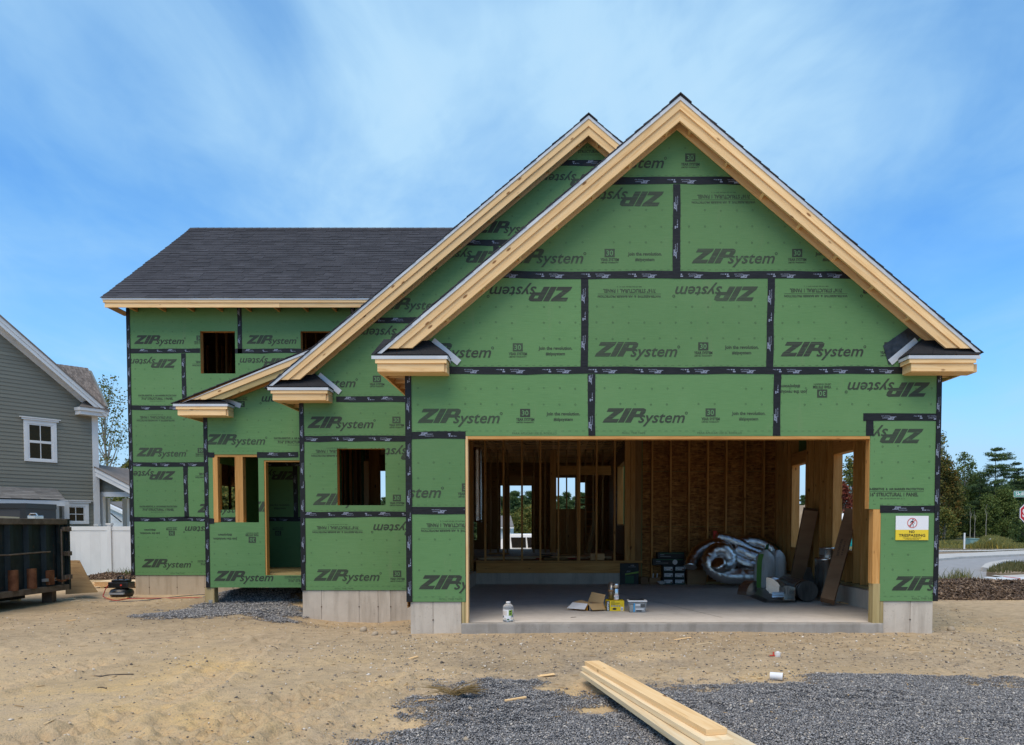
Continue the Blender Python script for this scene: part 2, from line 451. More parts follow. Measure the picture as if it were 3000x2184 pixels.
def stones(name, stops, rough=0.8):
    m, t, b = newmat(name)
    geo = nd(t, 'ShaderNodeNewGeometry')
    c = rampn(t, geo.outputs['Random Per Island'], stops)
    v = coords(t, 'Object', (1, 1, 1), False)
    c = mixc(t, 0.5, c, mixc(t, noise(t, v, 120, 3), c, (1.3, 1.3, 1.3), 'MULTIPLY'))
    t.links.new(c, b.inputs['Base Color']); b.inputs['Roughness'].default_value = rough
    b.inputs['Specular IOR Level'].default_value = 0.3
stones('gravel_stone', [(0.0, (0.11, 0.105, 0.103)), (0.5, (0.21, 0.20, 0.198)), (0.84, (0.335, 0.32, 0.31)), (1.0, (0.56, 0.49, 0.41))])
stones('pebble_stone', [(0.0, (0.075, 0.068, 0.062)), (0.3, (0.20, 0.165, 0.13)), (0.6, (0.38, 0.30, 0.21)), (0.85, (0.56, 0.46, 0.34)), (1.0, (0.72, 0.66, 0.58))])
stones('mulch_chip', [(0.0, (0.05, 0.032, 0.022)), (0.6, (0.125, 0.082, 0.055)), (1.0, (0.30, 0.21, 0.14))], 0.9)
stones('wood_chip', [(0.0, (0.34, 0.21, 0.09)), (0.6, (0.52, 0.35, 0.17)), (1.0, (0.66, 0.49, 0.27))], 0.8)
# bare ground
m, t, b = newmat('sand')
v = coords(t, 'Object', (1, 1, 1), False)
n1 = noise(t, v, 0.45, 6, 0.6, 0.4); n2 = noise(t, v, 5.5, 8, 0.68); n3 = noise(t, v, 55.0, 4, 0.7)
c = rampn(t, n1, [(0.34, (0.66, 0.485, 0.30)), (0.5, (0.72, 0.515, 0.29)), (0.66, (0.77, 0.52, 0.23))])
c = mixc(t, rampn(t, n2, [(0.42, 0.0), (0.70, 0.6)]), c, (0.47, 0.36, 0.25))
c = mixc(t, rampn(t, n3, [(0.52, 0.0), (0.72, 0.6)]), c, (0.36, 0.275, 0.195))
n4 = noise(t, v, 22.0, 6, 0.75)
c = mixc(t, rampn(t, n4, [(0.58, 0.0), (0.69, 0.7)]), c, (0.25, 0.185, 0.125))
n6 = noise(t, coords(t, 'Object', (28, 75, 1), False), 1.0, 5, 0.75)
c = mixc(t, rampn(t, n6, [(0.60, 0.0), (0.69, 0.65)]), c, (0.28, 0.21, 0.14))
n5 = noise(t, coords(t, 'Object', (14, 30, 1), False), 1.0, 5, 0.7)
c = mixc(t, rampn(t, n5, [(0.62, 0.0), (0.72, 0.55)]), c, (0.80, 0.66, 0.50))
ap = nd(t, 'ShaderNodeAttribute', attribute_name='grit')
c = mixc(t, ap.outputs['Fac'], c, rampn(t, n4, [(0.34, (0.56, 0.44, 0.31)), (0.50, (0.44, 0.335, 0.225)), (0.62, (0.24, 0.185, 0.135))]))
apk = nd(t, 'ShaderNodeAttribute', attribute_name='packed')
c = mixc(t, apk.outputs['Fac'], c, rampn(t, n2, [(0.34, (0.60, 0.45, 0.285)), (0.52, (0.50, 0.37, 0.23)), (0.68, (0.38, 0.28, 0.175))]))
at = nd(t, 'ShaderNodeAttribute', attribute_name='damp')
c = mixc(t, at.outputs['Fac'], c, (0.27, 0.205, 0.13))
ag = nd(t, 'ShaderNodeAttribute', attribute_name='gravel')
c = mixc(t, ag.outputs['Fac'], c, (0.075, 0.077, 0.085))
am = nd(t, 'ShaderNodeAttribute', attribute_name='meadow')
c = mixc(t, am.outputs['Fac'], c, rampn(t, n2, [(0.35, (0.12, 0.13, 0.05)), (0.7, (0.20, 0.17, 0.08))]))
t.links.new(c, b.inputs['Base Color']); b.inputs['Roughness'].default_value = 0.95
b.inputs['Specular IOR Level'].default_value = 0.12
bump(t, b, mixc(t, 0.5, n4, n3), 1.0, 0.045)
simple('asphalt', (0.25, 0.245, 0.24), (0.31, 0.30, 0.295), (3, 3, 3), rough=0.9, bmp=0.3, detail=8)
simple('dirt_brown', (0.22, 0.16, 0.10), (0.31, 0.235, 0.155), (1.5, 1.5, 1.5), rough=0.95, bmp=0.5, detail=8)
# ------------------------------------------------------------------ mesh building
WM = {}                        # world matrix of parents that are not at the origin
class MB:
    def __init__(s): s.v = []; s.f = []; s.u = []; s.m = []
    def add(s, vs, fs, us=None, mi=0):
        o = len(s.v); s.v += [tuple(a) for a in vs]
        for i, f in enumerate(fs):
            s.f.append(tuple(o + k for k in f)); s.m.append(mi)
            s.u.append(us[i] if us else [(vs[k][0], vs[k][2]) for k in f])
        return s
    def obox(s, c, ax, ay, az, mi=0):      # ax, ay, az: full edge vectors; UV runs along ax
        c = Vector(c); ax, ay, az = Vector(ax), Vector(ay), Vector(az)
        vs = [c + ax * i + ay * j + az * k for i in (-.5, .5) for j in (-.5, .5) for k in (-.5, .5)]
        L, W, H = ax.length, ay.length, az.length
        if ax.cross(ay).dot(az) < 0: flip = True
        else: flip = False
        fs = [(0, 1, 3, 2), (4, 6, 7, 5), (0, 4, 5, 1), (2, 3, 7, 6), (0, 2, 6, 4), (1, 5, 7, 3)]
        uv = [[(0, 0), (0, H), (W, H), (W, 0)], [(0, 0), (W, 0), (W, H), (0, H)],
              [(0, 0), (L, 0), (L, H), (0, H)], [(0, W), (0, W + H), (L, W + H), (L, W)],
              [(0, 0), (0, W), (L, W), (L, 0)], [(0, 2 * H), (L, 2 * H), (L, 2 * H + W), (0, 2 * H + W)]]
        if flip: fs = [f[::-1] for f in fs]; uv = [u[::-1] for u in uv]
        return s.add(vs, fs, uv, mi)
    def box(s, x0, x1, y0, y1, z0, z1, mi=0):
        d = [(abs(x1 - x0), 0), (abs(y1 - y0), 1), (abs(z1 - z0), 2)]
        e = [Vector((abs(x1 - x0), 0, 0)), Vector((0, abs(y1 - y0), 0)), Vector((0, 0, abs(z1 - z0)))]
        k = max(d)[1]
        return s.obox(((x0 + x1) / 2, (y0 + y1) / 2, (z0 + z1) / 2), e[k], e[(k + 1) % 3], e[(k + 2) % 3], mi)
    def board(s, p0, p1, w, h, up=(0, 0, 1), mi=0):
        p0, p1 = Vector(p0), Vector(p1); a = p1 - p0
        up = Vector(up); sd = a.cross(up).normalized(); u2 = sd.cross(a).normalized()
        return s.obox((p0 + p1) / 2, a, sd * w, u2 * h, mi)
    def xzprism(s, poly, y0, y1, mi=0):    # convex polygon in x,z extruded along y (y0 nearer)
        n = len(poly)
        ar = sum(poly[i][0] * poly[(i + 1) % n][1] - poly[(i + 1) % n][0] * poly[i][1] for i in range(n))
        if ar < 0: poly = poly[::-1]
        k = max(range(n), key=lambda i: (poly[i][0] - poly[i - 1][0]) ** 2 + (poly[i][1] - poly[i - 1][1]) ** 2)
        dx, dz = poly[k][0] - poly[k - 1][0], poly[k][1] - poly[k - 1][1]
        L = math.hypot(dx, dz) or 1; dx /= L; dz /= L
        q = lambda p: (p[0] * dx + p[1] * dz, -p[0] * dz + p[1] * dx)
        vs = [(p[0], y0, p[1]) for p in poly] + [(p[0], y1, p[1]) for p in poly]
        fs = [tuple(range(n)), tuple(range(2 * n - 1, n - 1, -1))]
        us = [[q(p) for p in poly], [q(p) for p in poly[::-1]]]
        for i in range(n):
            j = (i + 1) % n
            fs.append((i, n + i, n + j, j))
            a, b2 = q(poly[i]), q(poly[j])
            us.append([a, (a[0], a[1] + y1 - y0), (b2[0], b2[1] + y1 - y0), b2])
        return s.add(vs, fs, us, mi)
    def prism(s, poly, ext, mi=0):         # convex 3-D polygon extruded along ext
        n = len(poly); ext = Vector(ext); poly = [Vector(p) for p in poly]
        nm = (poly[1] - poly[0]).cross(poly[2] - poly[0])
        if nm.dot(ext) > 0: poly = poly[::-1]
        vs = poly + [p + ext for p in poly]
        fs = [tuple(range(n)), tuple(range(2 * n - 1, n - 1, -1))] + [(i, n + i, n + (i + 1) % n, (i + 1) % n) for i in range(n)]
        return s.add(vs, fs, None, mi)
    def tube(s, pts, r, n=8, cap=True, mi=0):
        pts = [Vector(p) for p in pts]; k = len(pts)
        rs = r if isinstance(r, (list, tuple)) else [r] * k
        o = []; prev = None; ln = 0; us = []
        for i, p in enumerate(pts):
            tg = (pts[min(i + 1, k - 1)] - pts[max(i - 1, 0)]).normalized()
            if prev is None:
                prev = tg.orthogonal().normalized()
            sd = (prev - tg * prev.dot(tg)).normalized(); prev = sd
            up = tg.cross(sd)
            o += [p + (sd * math.cos(2 * math.pi * j / n) + up * math.sin(2 * math.pi * j / n)) * rs[i] for j in range(n)]
        fs = []
        for i in range(k - 1):
            for j in range(n):
                a, b2 = i * n + j, i * n + (j + 1) % n
                fs.append((a, b2, b2 + n, a + n)); us.append([(i * .1, j * .05), (i * .1, j * .05 + .05), (i * .1 + .1, j * .05 + .05), (i * .1 + .1, j * .05)])
        if cap:
            fs.append(tuple(range(n - 1, -1, -1))); us.append([(0, 0)] * n)
            fs.append(tuple((k - 1) * n + j for j in range(n))); us.append([(0, 0)] * n)
        return s.add(o, fs, us, mi)
    def lathe(s, prof, c=(0, 0, 0), n=20, mi=0):     # prof: (r, z) from bottom to top
        vs = []
        for r_, z_ in prof:
            vs += [(c[0] + r_ * math.cos(2 * math.pi * j / n), c[1] + r_ * math.sin(2 * math.pi * j / n), c[2] + z_) for j in range(n)]
        fs = []
        for i in range(len(prof) - 1):
            for j in range(n):
                a, b2 = i * n + j, i * n + (j + 1) % n
                fs.append((a, b2, b2 + n, a + n))
        fs.append(tuple(range(n - 1, -1, -1))); fs.append(tuple((len(prof) - 1) * n + j for j in range(n)))
        return s.add(vs, fs, None, mi)
    def tris(s, arr, y, mi=0):             # list of 2-D polygons (x,z) as a flat sheet facing -y
        for p in arr:
            n = len(p)
            ar = sum(p[i][0] * p[(i + 1) % n][1] - p[(i + 1) % n][0] * p[i][1] for i in range(n))
            if ar < 0: p = p[::-1]
            s.add([(q[0], y, q[1]) for q in p], [tuple(range(n))], None, mi)
        return s
    def build(s, name, mat, parent=None, smooth=False, world=True, bevel=0.0):
        me = bpy.data.meshes.new(name)
        vs = s.v; loc = None
        if parent is None and world and vs:
            a = np.array(vs); loc = Vector(((a[:, 0].min() + a[:, 0].max()) / 2, (a[:, 1].min() + a[:, 1].max()) / 2, a[:, 2].min()))
            vs = [(q[0] - loc.x, q[1] - loc.y, q[2] - loc.z) for q in vs]
        me.from_pydata(vs, [], s.f)
        for mt in (mat if isinstance(mat, (list, tuple)) else [mat]): me.materials.append(M[mt])
        ul = me.uv_layers.new(name='UVMap')
        flatuv = [c for u in s.u for q in u for c in q]
        ul.data.foreach_set('uv', flatuv)
        me.polygons.foreach_set('material_index', s.m)
        if smooth: me.polygons.foreach_set('use_smooth', [True] * len(s.f))
        if bevel:
            bm = bmesh.new(); bm.from_mesh(me)
            bmesh.ops.bevel(bm, geom=bm.edges[:], offset=bevel, segments=2, affect='EDGES', profile=0.6)
            bm.to_mesh(me); bm.free()
        me.update()
        return link(name, me, parent, world, loc)
def link(name, me, parent=None, world=True, loc=None):
    o = bpy.data.objects.new(name, me); COL.objects.link(o)
    if loc is not None: o.location = loc
    if parent is not None:
        o.parent = parent
        if world and parent.name in WM: o.matrix_parent_inverse = WM[parent.name].inverted()
    return o
def tag(o, label=None, cat=None, group=None, kind=None):
    if label: o['label'] = label
    if cat: o['category'] = cat
    if group: o['group'] = group
    if kind: o['kind'] = kind
    return o
def thing(name, loc, label, cat, group=None, rz=0.0):
    o = bpy.data.objects.new(name, None); COL.objects.link(o)
    o.empty_display_size = 0.2
    o.location = loc; o.rotation_euler = (0, 0, rz)
    WM[o.name] = Matrix.Translation(Vector(loc)) @ Matrix.Rotation(rz, 4, 'Z')
    return tag(o, label, cat, group)
def np_mesh(name, verts, faces, mat, smooth=False):
    me = bpy.data.meshes.new(name)
    verts = np.ascontiguousarray(verts, np.float32); faces = np.ascontiguousarray(faces, np.int32)
    k = faces.shape[1]
    me.vertices.add(len(verts)); me.vertices.foreach_set('co', verts.ravel())
    me.loops.add(faces.size); me.loops.foreach_set('vertex_index', faces.ravel())
    me.polygons.add(len(faces))
    me.polygons.foreach_set('loop_start', np.arange(0, faces.size, k, dtype=np.int32))
    me.polygons.foreach_set('loop_total', np.full(len(faces), k, np.int32))
    if smooth: me.polygons.foreach_set('use_smooth', np.ones(len(faces), bool))
    if mat: me.materials.append(M[mat])
    me.update(calc_edges=True); me.validate()
    return me
# 2-D polygon work (convex pieces, half planes)
def clip_half(poly, n, c):                # keep n.p <= c
    o = []; k = len(poly)
    for i in range(k):
        a, b2 = poly[i], poly[(i + 1) % k]
        da = n[0] * a[0] + n[1] * a[1] - c; db = n[0] * b2[0] + n[1] * b2[1] - c
        if da <= 0: o.append(a)
        if (da < 0 < db) or (db < 0 < da):
            t = da / (da - db); o.append((a[0] + (b2[0] - a[0]) * t, a[1] + (b2[1] - a[1]) * t))
    return o
def rect(x0, x1, z0, z1): return [(x0, z0), (x1, z0), (x1, z1), (x0, z1)]
def rect_sub(r, h):
    x0, x1, z0, z1 = r; a0, a1, b0, b1 = max(x0, h[0]), min(x1, h[1]), max(z0, h[2]), min(z1, h[3])
    if a0 >= a1 or b0 >= b1: return [r]
    o = []
    if b1 < z1: o.append((x0, x1, b1, z1))
    if b0 > z0: o.append((x0, x1, z0, b0))
    if a0 > x0: o.append((x0, a0, b0, b1))
    if a1 < x1: o.append((a1, x1, b0, b1))
    return o
def minus(rects, holes):
    for h in holes: rects = [q for r_ in rects for q in rect_sub(r_, h)]
    return rects
def clip_convex(poly, conv):
    n = len(conv)
    ar = sum(conv[i][0] * conv[(i + 1) % n][1] - conv[(i + 1) % n][0] * conv[i][1] for i in range(n))
    if ar < 0: conv = conv[::-1]
    for i in range(n):
        a, b2 = conv[i], conv[(i + 1) % n]
        nn = (b2[1] - a[1], -(b2[0] - a[0]))
        poly = clip_half(poly, nn, nn[0] * a[0] + nn[1] * a[1])
        if len(poly) < 3: return []
    return poly
def tess(poly):
    pts = [Vector((p[0], p[1], 0)) for p in poly]
    return [[poly[i] for i in tr] for tr in tessellate_polygon([pts])]
_TX = {}
def text2d(s, bold=0.0, shear=0.0):       # built-in font outline as 2-D triangles, bottom left at baseline origin
    k = (s, bold, shear)
    if k in _TX: return _TX[k]
    cu = bpy.data.curves.new('lettering', 'FONT'); cu.body = s; cu.size = 1.0
    cu.resolution_u = 2; cu.offset = bold; cu.shear = shear; cu.fill_mode = 'FRONT'
    o = bpy.data.objects.new('lettering', cu); COL.objects.link(o)
    dg = bpy.context.evaluated_depsgraph_get(); me = o.evaluated_get(dg).to_mesh()
    me.calc_loop_triangles()
    r = [[(me.vertices[i].co.x, me.vertices[i].co.y) for i in tr.vertices] for tr in me.loop_triangles]
    o.evaluated_get(dg).to_mesh_clear()
    bpy.data.objects.remove(o); bpy.data.curves.remove(cu)
    _TX[k] = r
    return r
def fit(tr, x0, w, y0, h=None, cap=0.7):  # scale text to width w (m), starting at x0, baseline y0, cap height h
    xs = [p[0] for q in tr for p in q]
    a, b2 = min(xs), max(xs); sx = w / (b2 - a)
    sy = sx if h is None else h / cap
    return [[(x0 + (p[0] - a) * sx, y0 + p[1] * sy) for p in q] for q in tr]
def move(tr, dx, dz, rot180=False, sc_=1.0):
    k = -sc_ if rot180 else sc_
    return [[(dx + p[0] * k, dz + p[1] * k) for p in q] for q in tr]
def circ2d(cx, cz, r, n=12): return [(cx + r * math.cos(2 * math.pi * i / n), cz + r * math.sin(2 * math.pi * i / n)) for i in range(n)]
def ring2d(cx, cz, r0, r1, n=12):
    o = []
    a, b2 = circ2d(cx, cz, r0, n), circ2d(cx, cz, r1, n)
    for i in range(n): o.append([a[i], a[(i + 1) % n], b2[(i + 1) % n], b2[i]])
    return o
# ------------------------------------------------------------------ the printed panel artwork (metres)
U = 0.186
def zip_letters():
    sh = 0.56
    S = lambda pts: [((x + sh * y) * U, y * U) for x, y in pts]
    o = []
    o += tess(S([(0, 0), (1.02, 0), (1.02, .25), (.50, .25), (.98, .82), (.98, 1), (-.13, 1), (-.13, .75), (.40, .75), (0, .22)]))
    o += [S([(1.08, 0), (1.50, 0), (1.50, 1), (1.08, 1)])]
    o += [S([(1.57, 0), (1.99, 0), (1.99, 1), (1.57, 1)])]
    o += [S([(1.992, .80), (2.258, .80), (2.338, 1), (1.992, 1)])]
    o += [S([(2.34, 1), (2.26, .80), (2.26, .60), (2.42, .40), (2.56, .50), (2.62, .70), (2.56, .90)])]
    o += [S([(1.992, .38), (2.418, .38), (2.418, .399), (2.258, .60), (1.992, .60)])]
    return o
T_LOGO = zip_letters()
T_SYS = fit(text2d('system', 0.012, 0.30), 2.50 * U, 3.28 * U, 0.0, 0.57 * U, 0.52) + ring2d(5.88 * U, 0.66 * U, .06 * U, .10 * U, 8)
def centred(s, w, y0, h, bold=0.03, shear=0): return fit(text2d(s, bold, shear), -w / 2, w, y0, h)
T_YEAR = centred('YEAR SYSTEM', .24, .030, .034, 0.035) + centred('LIMITED WARRANTY', .23, 0, .018, 0.02) + [rect(-.066, .066, .078, .184)]
T_YEARN = centred('30', .088, .098, .066, 0.012)
T_JOIN = centred('Join the revolution.', .44, .10, .042, 0.028) + centred('#zipsystem', .25, .03, .040, 0.028)
T_STRU = centred('WATER-RESISTIVE  &  AIR BARRIER PROTECTION', .82, .118, .028, 0.03) + [rect(-.41, .41, .098, .102)] + \
    centred('7/16" STRUCTURAL 1 PANEL', .68, .038, .046, 0.03) + centred('08-10-26 00:04 EM C 2', .32, 0, .016, 0)
T_ROLL = centred('ROLL THE TAPE', .30, 0, .026, 0)
T_PARA = centred('PARA APLICAR USE EL RODILLO', .58, 0, .026, 0)
TAPE_LOGO = [[(p[0] * .165, p[1] * .165) for p in q] for q in zip_letters()] + fit(text2d('system', 0, .3), .078, .085, 0, .016, .52) + \
    fit(text2d('FLASHING TAPE', 0.01), .06, .115, -.022, .011) + [rect(-.02, .07, -.009, -.003)]
TAPE_MARK = [rect(0, .034, .003, .018), rect(.012, .030, -.022, -.004), rect(.040, .060, -.022, -.010)] + fit(text2d('Fiber', 0.01, .3), .068, .05, -.022, .013)

class Wall:
    """a framed wall facing the camera: sheathing panels with print, tape over the seams"""
    def __init__(s, Y, parent, holes=(), halves=()):
        s.Y = Y; s.parent = parent; s.holes = list(holes); s.halves = list(halves); s.th = 0.011
    def px(s, x0, x1, y0, y1):             # pixel box -> metres (x0,x1,z0,z1)
        ym = (y0 + y1) / 2
        return (X(x0, s.Y, ym), X(x1, s.Y, ym), Z(y1, s.Y), Z(y0, s.Y))
    def pieces(s, rects):
        o = []
        for r_ in minus(rects, s.holes):
            p = rect(*r_)
            for n, c in s.halves:
                p = clip_half(p, n, c)
                if len(p) < 3: break
            if len(p) >= 3: o.append(p)
        return o
    def panel(s, boxes, prints=(), marks=True):
        rects = [s.px(*b_) if len(b_) == 4 else b_[0] for b_ in boxes]
        g = 0.0015
        rects = [(a + g, b2 - g, c + g, d - g) for a, b2, c, d in rects] if len(rects) == 1 else rects
        pcs = s.pieces(rects)
        if not pcs: return None
        mb = MB()
        for p in pcs: mb.xzprism(p, s.Y, s.Y + s.th)
        pan = mb.build('sheathing_panel', 'green_sheathing', s.parent)
        for kind, px, py, *rest in prints:
            up = 'up' in rest
            x, z = X(px, s.Y, py), Z(py, s.Y)
            T, nm, mt = {'L': (T_LOGO, 'printed_logo', 'print_ink'), 'Y': (T_YEAR, 'printed_badge', 'print_ink'), 'J': (T_JOIN, 'printed_slogan', 'print_ink'),
                         'S': (T_STRU, 'printed_note', 'print_ink'), 'R': (T_ROLL, 'printed_reminder', 'print_faint'), 'A': (T_PARA, 'printed_reminder', 'print_faint')}[kind]
            tr = [q for poly in move(T + (T_SYS if kind == 'L' else []), x, z, up) for pc in pcs for q in [clip_convex(poly, pc)] if len(q) >= 3]
            if not tr: continue
            tr = [q for poly in move(T, x, z, up) for pc in pcs for q in [clip_convex(poly, pc)] if len(q) >= 3]
            mb = MB().tris(tr, s.Y - 0.0022)
            mats = [mt]
            if kind == 'L': mb.tris([q for poly in move(T_SYS, x, z, up) for pc in pcs for q in [clip_convex(poly, pc)] if len(q) >= 3], s.Y - 0.0034)
            if kind == 'Y':
                tr = [q for poly in move(T_YEARN, x, z, up) for pc in pcs for q in [clip_convex(poly, pc)] if len(q) >= 3]
                mb.tris(tr, s.Y - 0.0040, 1); mats.append('print_green')
            mb.build(nm, mats, pan)
        if marks:
            x0 = min(r_[0] for r_ in rects); x1 = max(r_[1] for r_ in rects); z0 = min(r_[2] for r_ in rects); z1 = max(r_[3] for r_ in rects)
            tr = []
            zr = [z0 + 0.41, z0 + 0.615, z0 + 0.82] if z1 - z0 > 1.0 else [z0 + 0.41, z0 + 0.615]
            k = 0; xx = x0 + 0.16
            while xx < x1 - 0.05:
                for z_ in zr:
                    if z_ < z1 - 0.08 and random.random() > .14:
                        tr += ring2d(xx + random.uniform(-.006, .006), z_ + random.uniform(-.006, .006), .0075, .0125, 8 if k % 3 != 2 else 4)
                xx += 0.2055; k += 1
            xx = x0 + 0.05
            while xx < x1 - 0.05:
                tr.append(rect(xx, xx + .038, z0 + .062, z0 + .066)); xx += .09
            for sx in (x0 + .055, x1 - .055):
                z_ = z0 + .1
                while z_ < z1 - .1:
                    tr.append(rect(sx - .002, sx + .002, z_, z_ + .025)); z_ += .16
            tr = [q for poly in tr for pc in pcs for q in [clip_convex(poly, pc)] if len(q) >= 3]
            if tr: tag(MB().tris(tr, s.Y - 0.0020).build('nailing_marks', 'print_faint', pan), kind='stuff')
        return pan
    def tape(s, x0, x1, y0, y1, flip=False, w=0.095, lift=0.0, ph=None):
        """strip between two pixel points, horizontal (y0==y1) or vertical (x0==x1)"""
        hor = abs(x1 - x0) > abs(y1 - y0)
        Yf = s.Y - 0.0046 - lift
        rnd = random.Random(int(x0 * 7 + y0))
        if hor:
            a, b2 = X(x0, s.Y, y0), X(x1, s.Y, y1); z = (Z(y0, s.Y) + Z(y1, s.Y)) / 2
        else:
            a, b2 = Z(max(y0, y1), s.Y), Z(min(y0, y1), s.Y); z = X(x0, s.Y, (y0 + y1) / 2)
        n = max(2, int((b2 - a) / 0.25))
        dr_ = [0.004 * math.sin(i * .9 + x0) + rnd.uniform(-.003, .003) for i in range(n + 1)]
        ed = [(a + (b2 - a) * i / n, w / 2 + rnd.uniform(-.005, .005) - dr_[i], w / 2 + rnd.uniform(-.005, .005) + dr_[i]) for i in range(n + 1)]
        polys = []
        for i in range(n):
            (t0, l0, h0), (t1, l1, h1) = ed[i], ed[i + 1]
            polys.append([(t0, -l0), (t1, -l1), (t1, h1), (t0, h0)])
        T = (lambda p: (p[0], z + p[1])) if hor else (lambda p: (z - p[1], p[0]))
        polys = [[T(p) for p in q] for q in polys]
        keep = []
        for q in polys:
            for r_ in ([q] if not s.halves else [q]):
                for nn, c in s.halves:
                    r_ = clip_half(r_, nn, c)
                    if len(r_) < 3: break
                if len(r_) >= 3: keep.append(r_)
        if not keep: return
        mb = MB()
        for q in keep: mb.xzprism(q, Yf, s.Y - 0.0003)
        tp = mb.build('seam_tape', 'seam_tape', s.parent)
        tr = []; t = a + 0.05 + rnd.random() * 0.25
        while t < b2 - 0.1:
            for tmpl, off in ((TAPE_LOGO, 0.0), (TAPE_MARK, 0.36)):
                for poly in tmpl:
                    tr.append([T(((t + off + (p[0] if not flip else .18 - p[0])), (p[1] + .006 if not flip else -p[1] - .006))) for p in poly])
            t += 0.60
        lo = (a + .005, b2 - .005)
        cl = [T((lo[0], -w / 2)), T((lo[1], -w / 2)), T((lo[1], w / 2)), T((lo[0], w / 2))]
        res = []
        for q in tr:
            q = clip_convex(q, cl)
            for nn, c in s.halves:
                if len(q) < 3: break
                q = clip_half(q, nn, c)
            if len(q) >= 3: res.append(q)
        if res: MB().tris(res, Yf - 0.0012).build('tape_lettering', 'tape_print', tp)
        return tp
def frame_boards(x0, x1, z0, z1, y0, y1, parent, mat='pine', t=0.038, sides='LRTB', inside=False):
    """timber lining of an opening, boards butted; behind the sheathing edge unless inside"""
    k = 0 if inside else t
    x0, x1, z0, z1 = x0 - k, x1 + k, z0 - k, z1 + k
    if 'L' in sides: MB().box(x0, x0 + t, y0, y1, z0, z1).build('jamb_board', mat, parent)
    if 'R' in sides: MB().box(x1 - t, x1, y0, y1, z0, z1).build('jamb_board', mat, parent)
    if 'T' in sides: MB().box(x0 + t + .001, x1 - t - .001, y0, y1, z1 - t, z1).build('head_board', mat, parent)
    if 'B' in sides: MB().box(x0 + t + .001, x1 - t - .001, y0, y1, z0, z0 + t).build('sill_board', mat, parent)
# ================================================================== THE HOUSE UNDER CONSTRUCTION
YG, YM, YP, YH = 10.40, 12.90, 14.30, 17.18
RKG, RKM, RKP = 10.12, 12.62, 14.02
S0 = E - 1.285                  # garage slab
FL = E - 0.77                   # first floor deck
house = thing('unfinished_house', (0, 14, 0), 'unfinished house clad in green sheathing panels with an open garage bay and raw timber eaves', 'house')
HX0, HX1 = X(378, YH, 1300), 1.84         # main body left and right
GX0, GX1 = X(1190, YG, 1430), X(2752, YG, 1430)
MX0 = X(880, YM, 1400); PX0 = X(601, YP, 1500)

# gable geometry: apex and eave ends of the drip edge line
class Gable:
    def __init__(s, ax, ay, lx, ly, rx, ry, Y):
        s.xA, s.zA = XZ(ax, ay, Y); s.xL, s.zL = XZ(lx, ly, Y)
        s.sl = (s.zA - s.zL) / (s.xA - s.xL)
        if rx is None: s.xR, s.zR = 2 * s.xA - s.xL, s.zL
        else: s.xR, s.zR = XZ(rx, ry, Y)
        s.sr = (s.zA - s.zR) / (s.xR - s.xA)
    def halves(s, drop):                  # keep below both slopes lowered by drop
        return [((-s.sl, 1), -s.sl * s.xA + s.zA - drop), ((s.sr, 1), s.sr * s.xA + s.zA - drop)]
    def band(s, side, a, b2, zc):         # strip between vertical offsets a and b2, level cut at zc
        k, sg = (s.sl, -1) if side == 'L' else (s.sr, 1)
        xa = s.xA + sg * (s.zA - a - zc) / k; xb = s.xA + sg * (s.zA - b2 - zc) / k
        return [(s.xA, s.zA - a), (s.xA, s.zA - b2), (xb, zc), (xa, zc)]
    def z(s, x, off=0): return s.zA - (s.sl * (s.xA - x) if x < s.xA else s.sr * (x - s.xA)) - off
gG = Gable(1993, 282, 1103, 1038, 2872, 1033, RKG)
gM = Gable(1724.5, 339, 781, 1137, None, None, RKM)

# ---- garage front wall
wg = Wall(YG, house, halves=gG.halves(0.13))
wg.panel([(1690, 2320, 270, 530)], [('L', 1701, 493), ('Y', 2022, 493)])
wg.panel([(1250, 1982, 530, 806)], [('L', 1945, 562, 'up'), ('L', 1466, 772), ('Y', 1786, 772), ('J', 1889, 772)])
wg.panel([(1982, 2700, 530, 806)], [('S', 2120, 563, 'up'), ('L', 2026.5, 772), ('Y', 2335, 772), ('J', 2438, 772)])
wg.panel([(1000, 1712, 806, 1086)], [('L', 1677, 841, 'up'), ('L', 1197, 1048), ('Y', 1517, 1048), ('J', 1627, 1048)])
wg.panel([(1712, 2257, 806, 1086)], [('S', 1844, 839, 'up'), ('L', 2221, 840, 'up'), ('L', 1742, 1045), ('Y', 2060, 1045), ('J', 2172.6, 1045)])
wg.panel([(2257, 2900, 806, 1086)], [('S', 2390.5, 838, 'up'), ('L', 2771, 840, 'up'), ('L', 2287, 1044.6), ('Y', 2605, 1044.6)])
wg.halves = []
DX0, DX1 = X(1363, YG, 1500), X(2548, YG, 1350)     # sheathing edges of the door opening
HD = Z(1278, YG)
wg.panel([((GX0, X(1733, YG, 1180), HD, Z(1086, YG) - .002),)], [('L', 1223, 1240), ('Y', 1538.5, 1240), ('J', 1650, 1240), ('A', 1566, 1273)])
wg.panel([((X(1733, YG, 1180) + .003, X(2276, YG, 1180), HD, Z(1086, YG) - .002),)], [('L', 1765, 1238.6), ('Y', 2081.5, 1238.6), ('J', 2193, 1238.6), ('R', 1857, 1272), ('A', 2108, 1272)])
a, b2 = X(2276, YG, 1180) + .003, X(2529, YG, 1180)
wg.panel([((a, GX1, Z(1221, YG), Z(1086, YG) - .002),), ((a, DX1, HD, Z(1221, YG)),)],
         [('L', 2725, 1121, 'up'), ('Y', 2409, 1124, 'up'), ('J', 2316, 1122, 'up')])
zE = Z(1495, YG); zB = Z(1764, YG)
wg.panel([((GX0, DX0, zE + .001, HD - .004),)], [('L', 1052, 1458), ('Y', 1368, 1458)])
wg.panel([((GX0, DX0, zB, zE - .001),)], [('S', 1325, 1526, 'up'), ('L', 1227, 1727), ('R', 1321, 1759)])
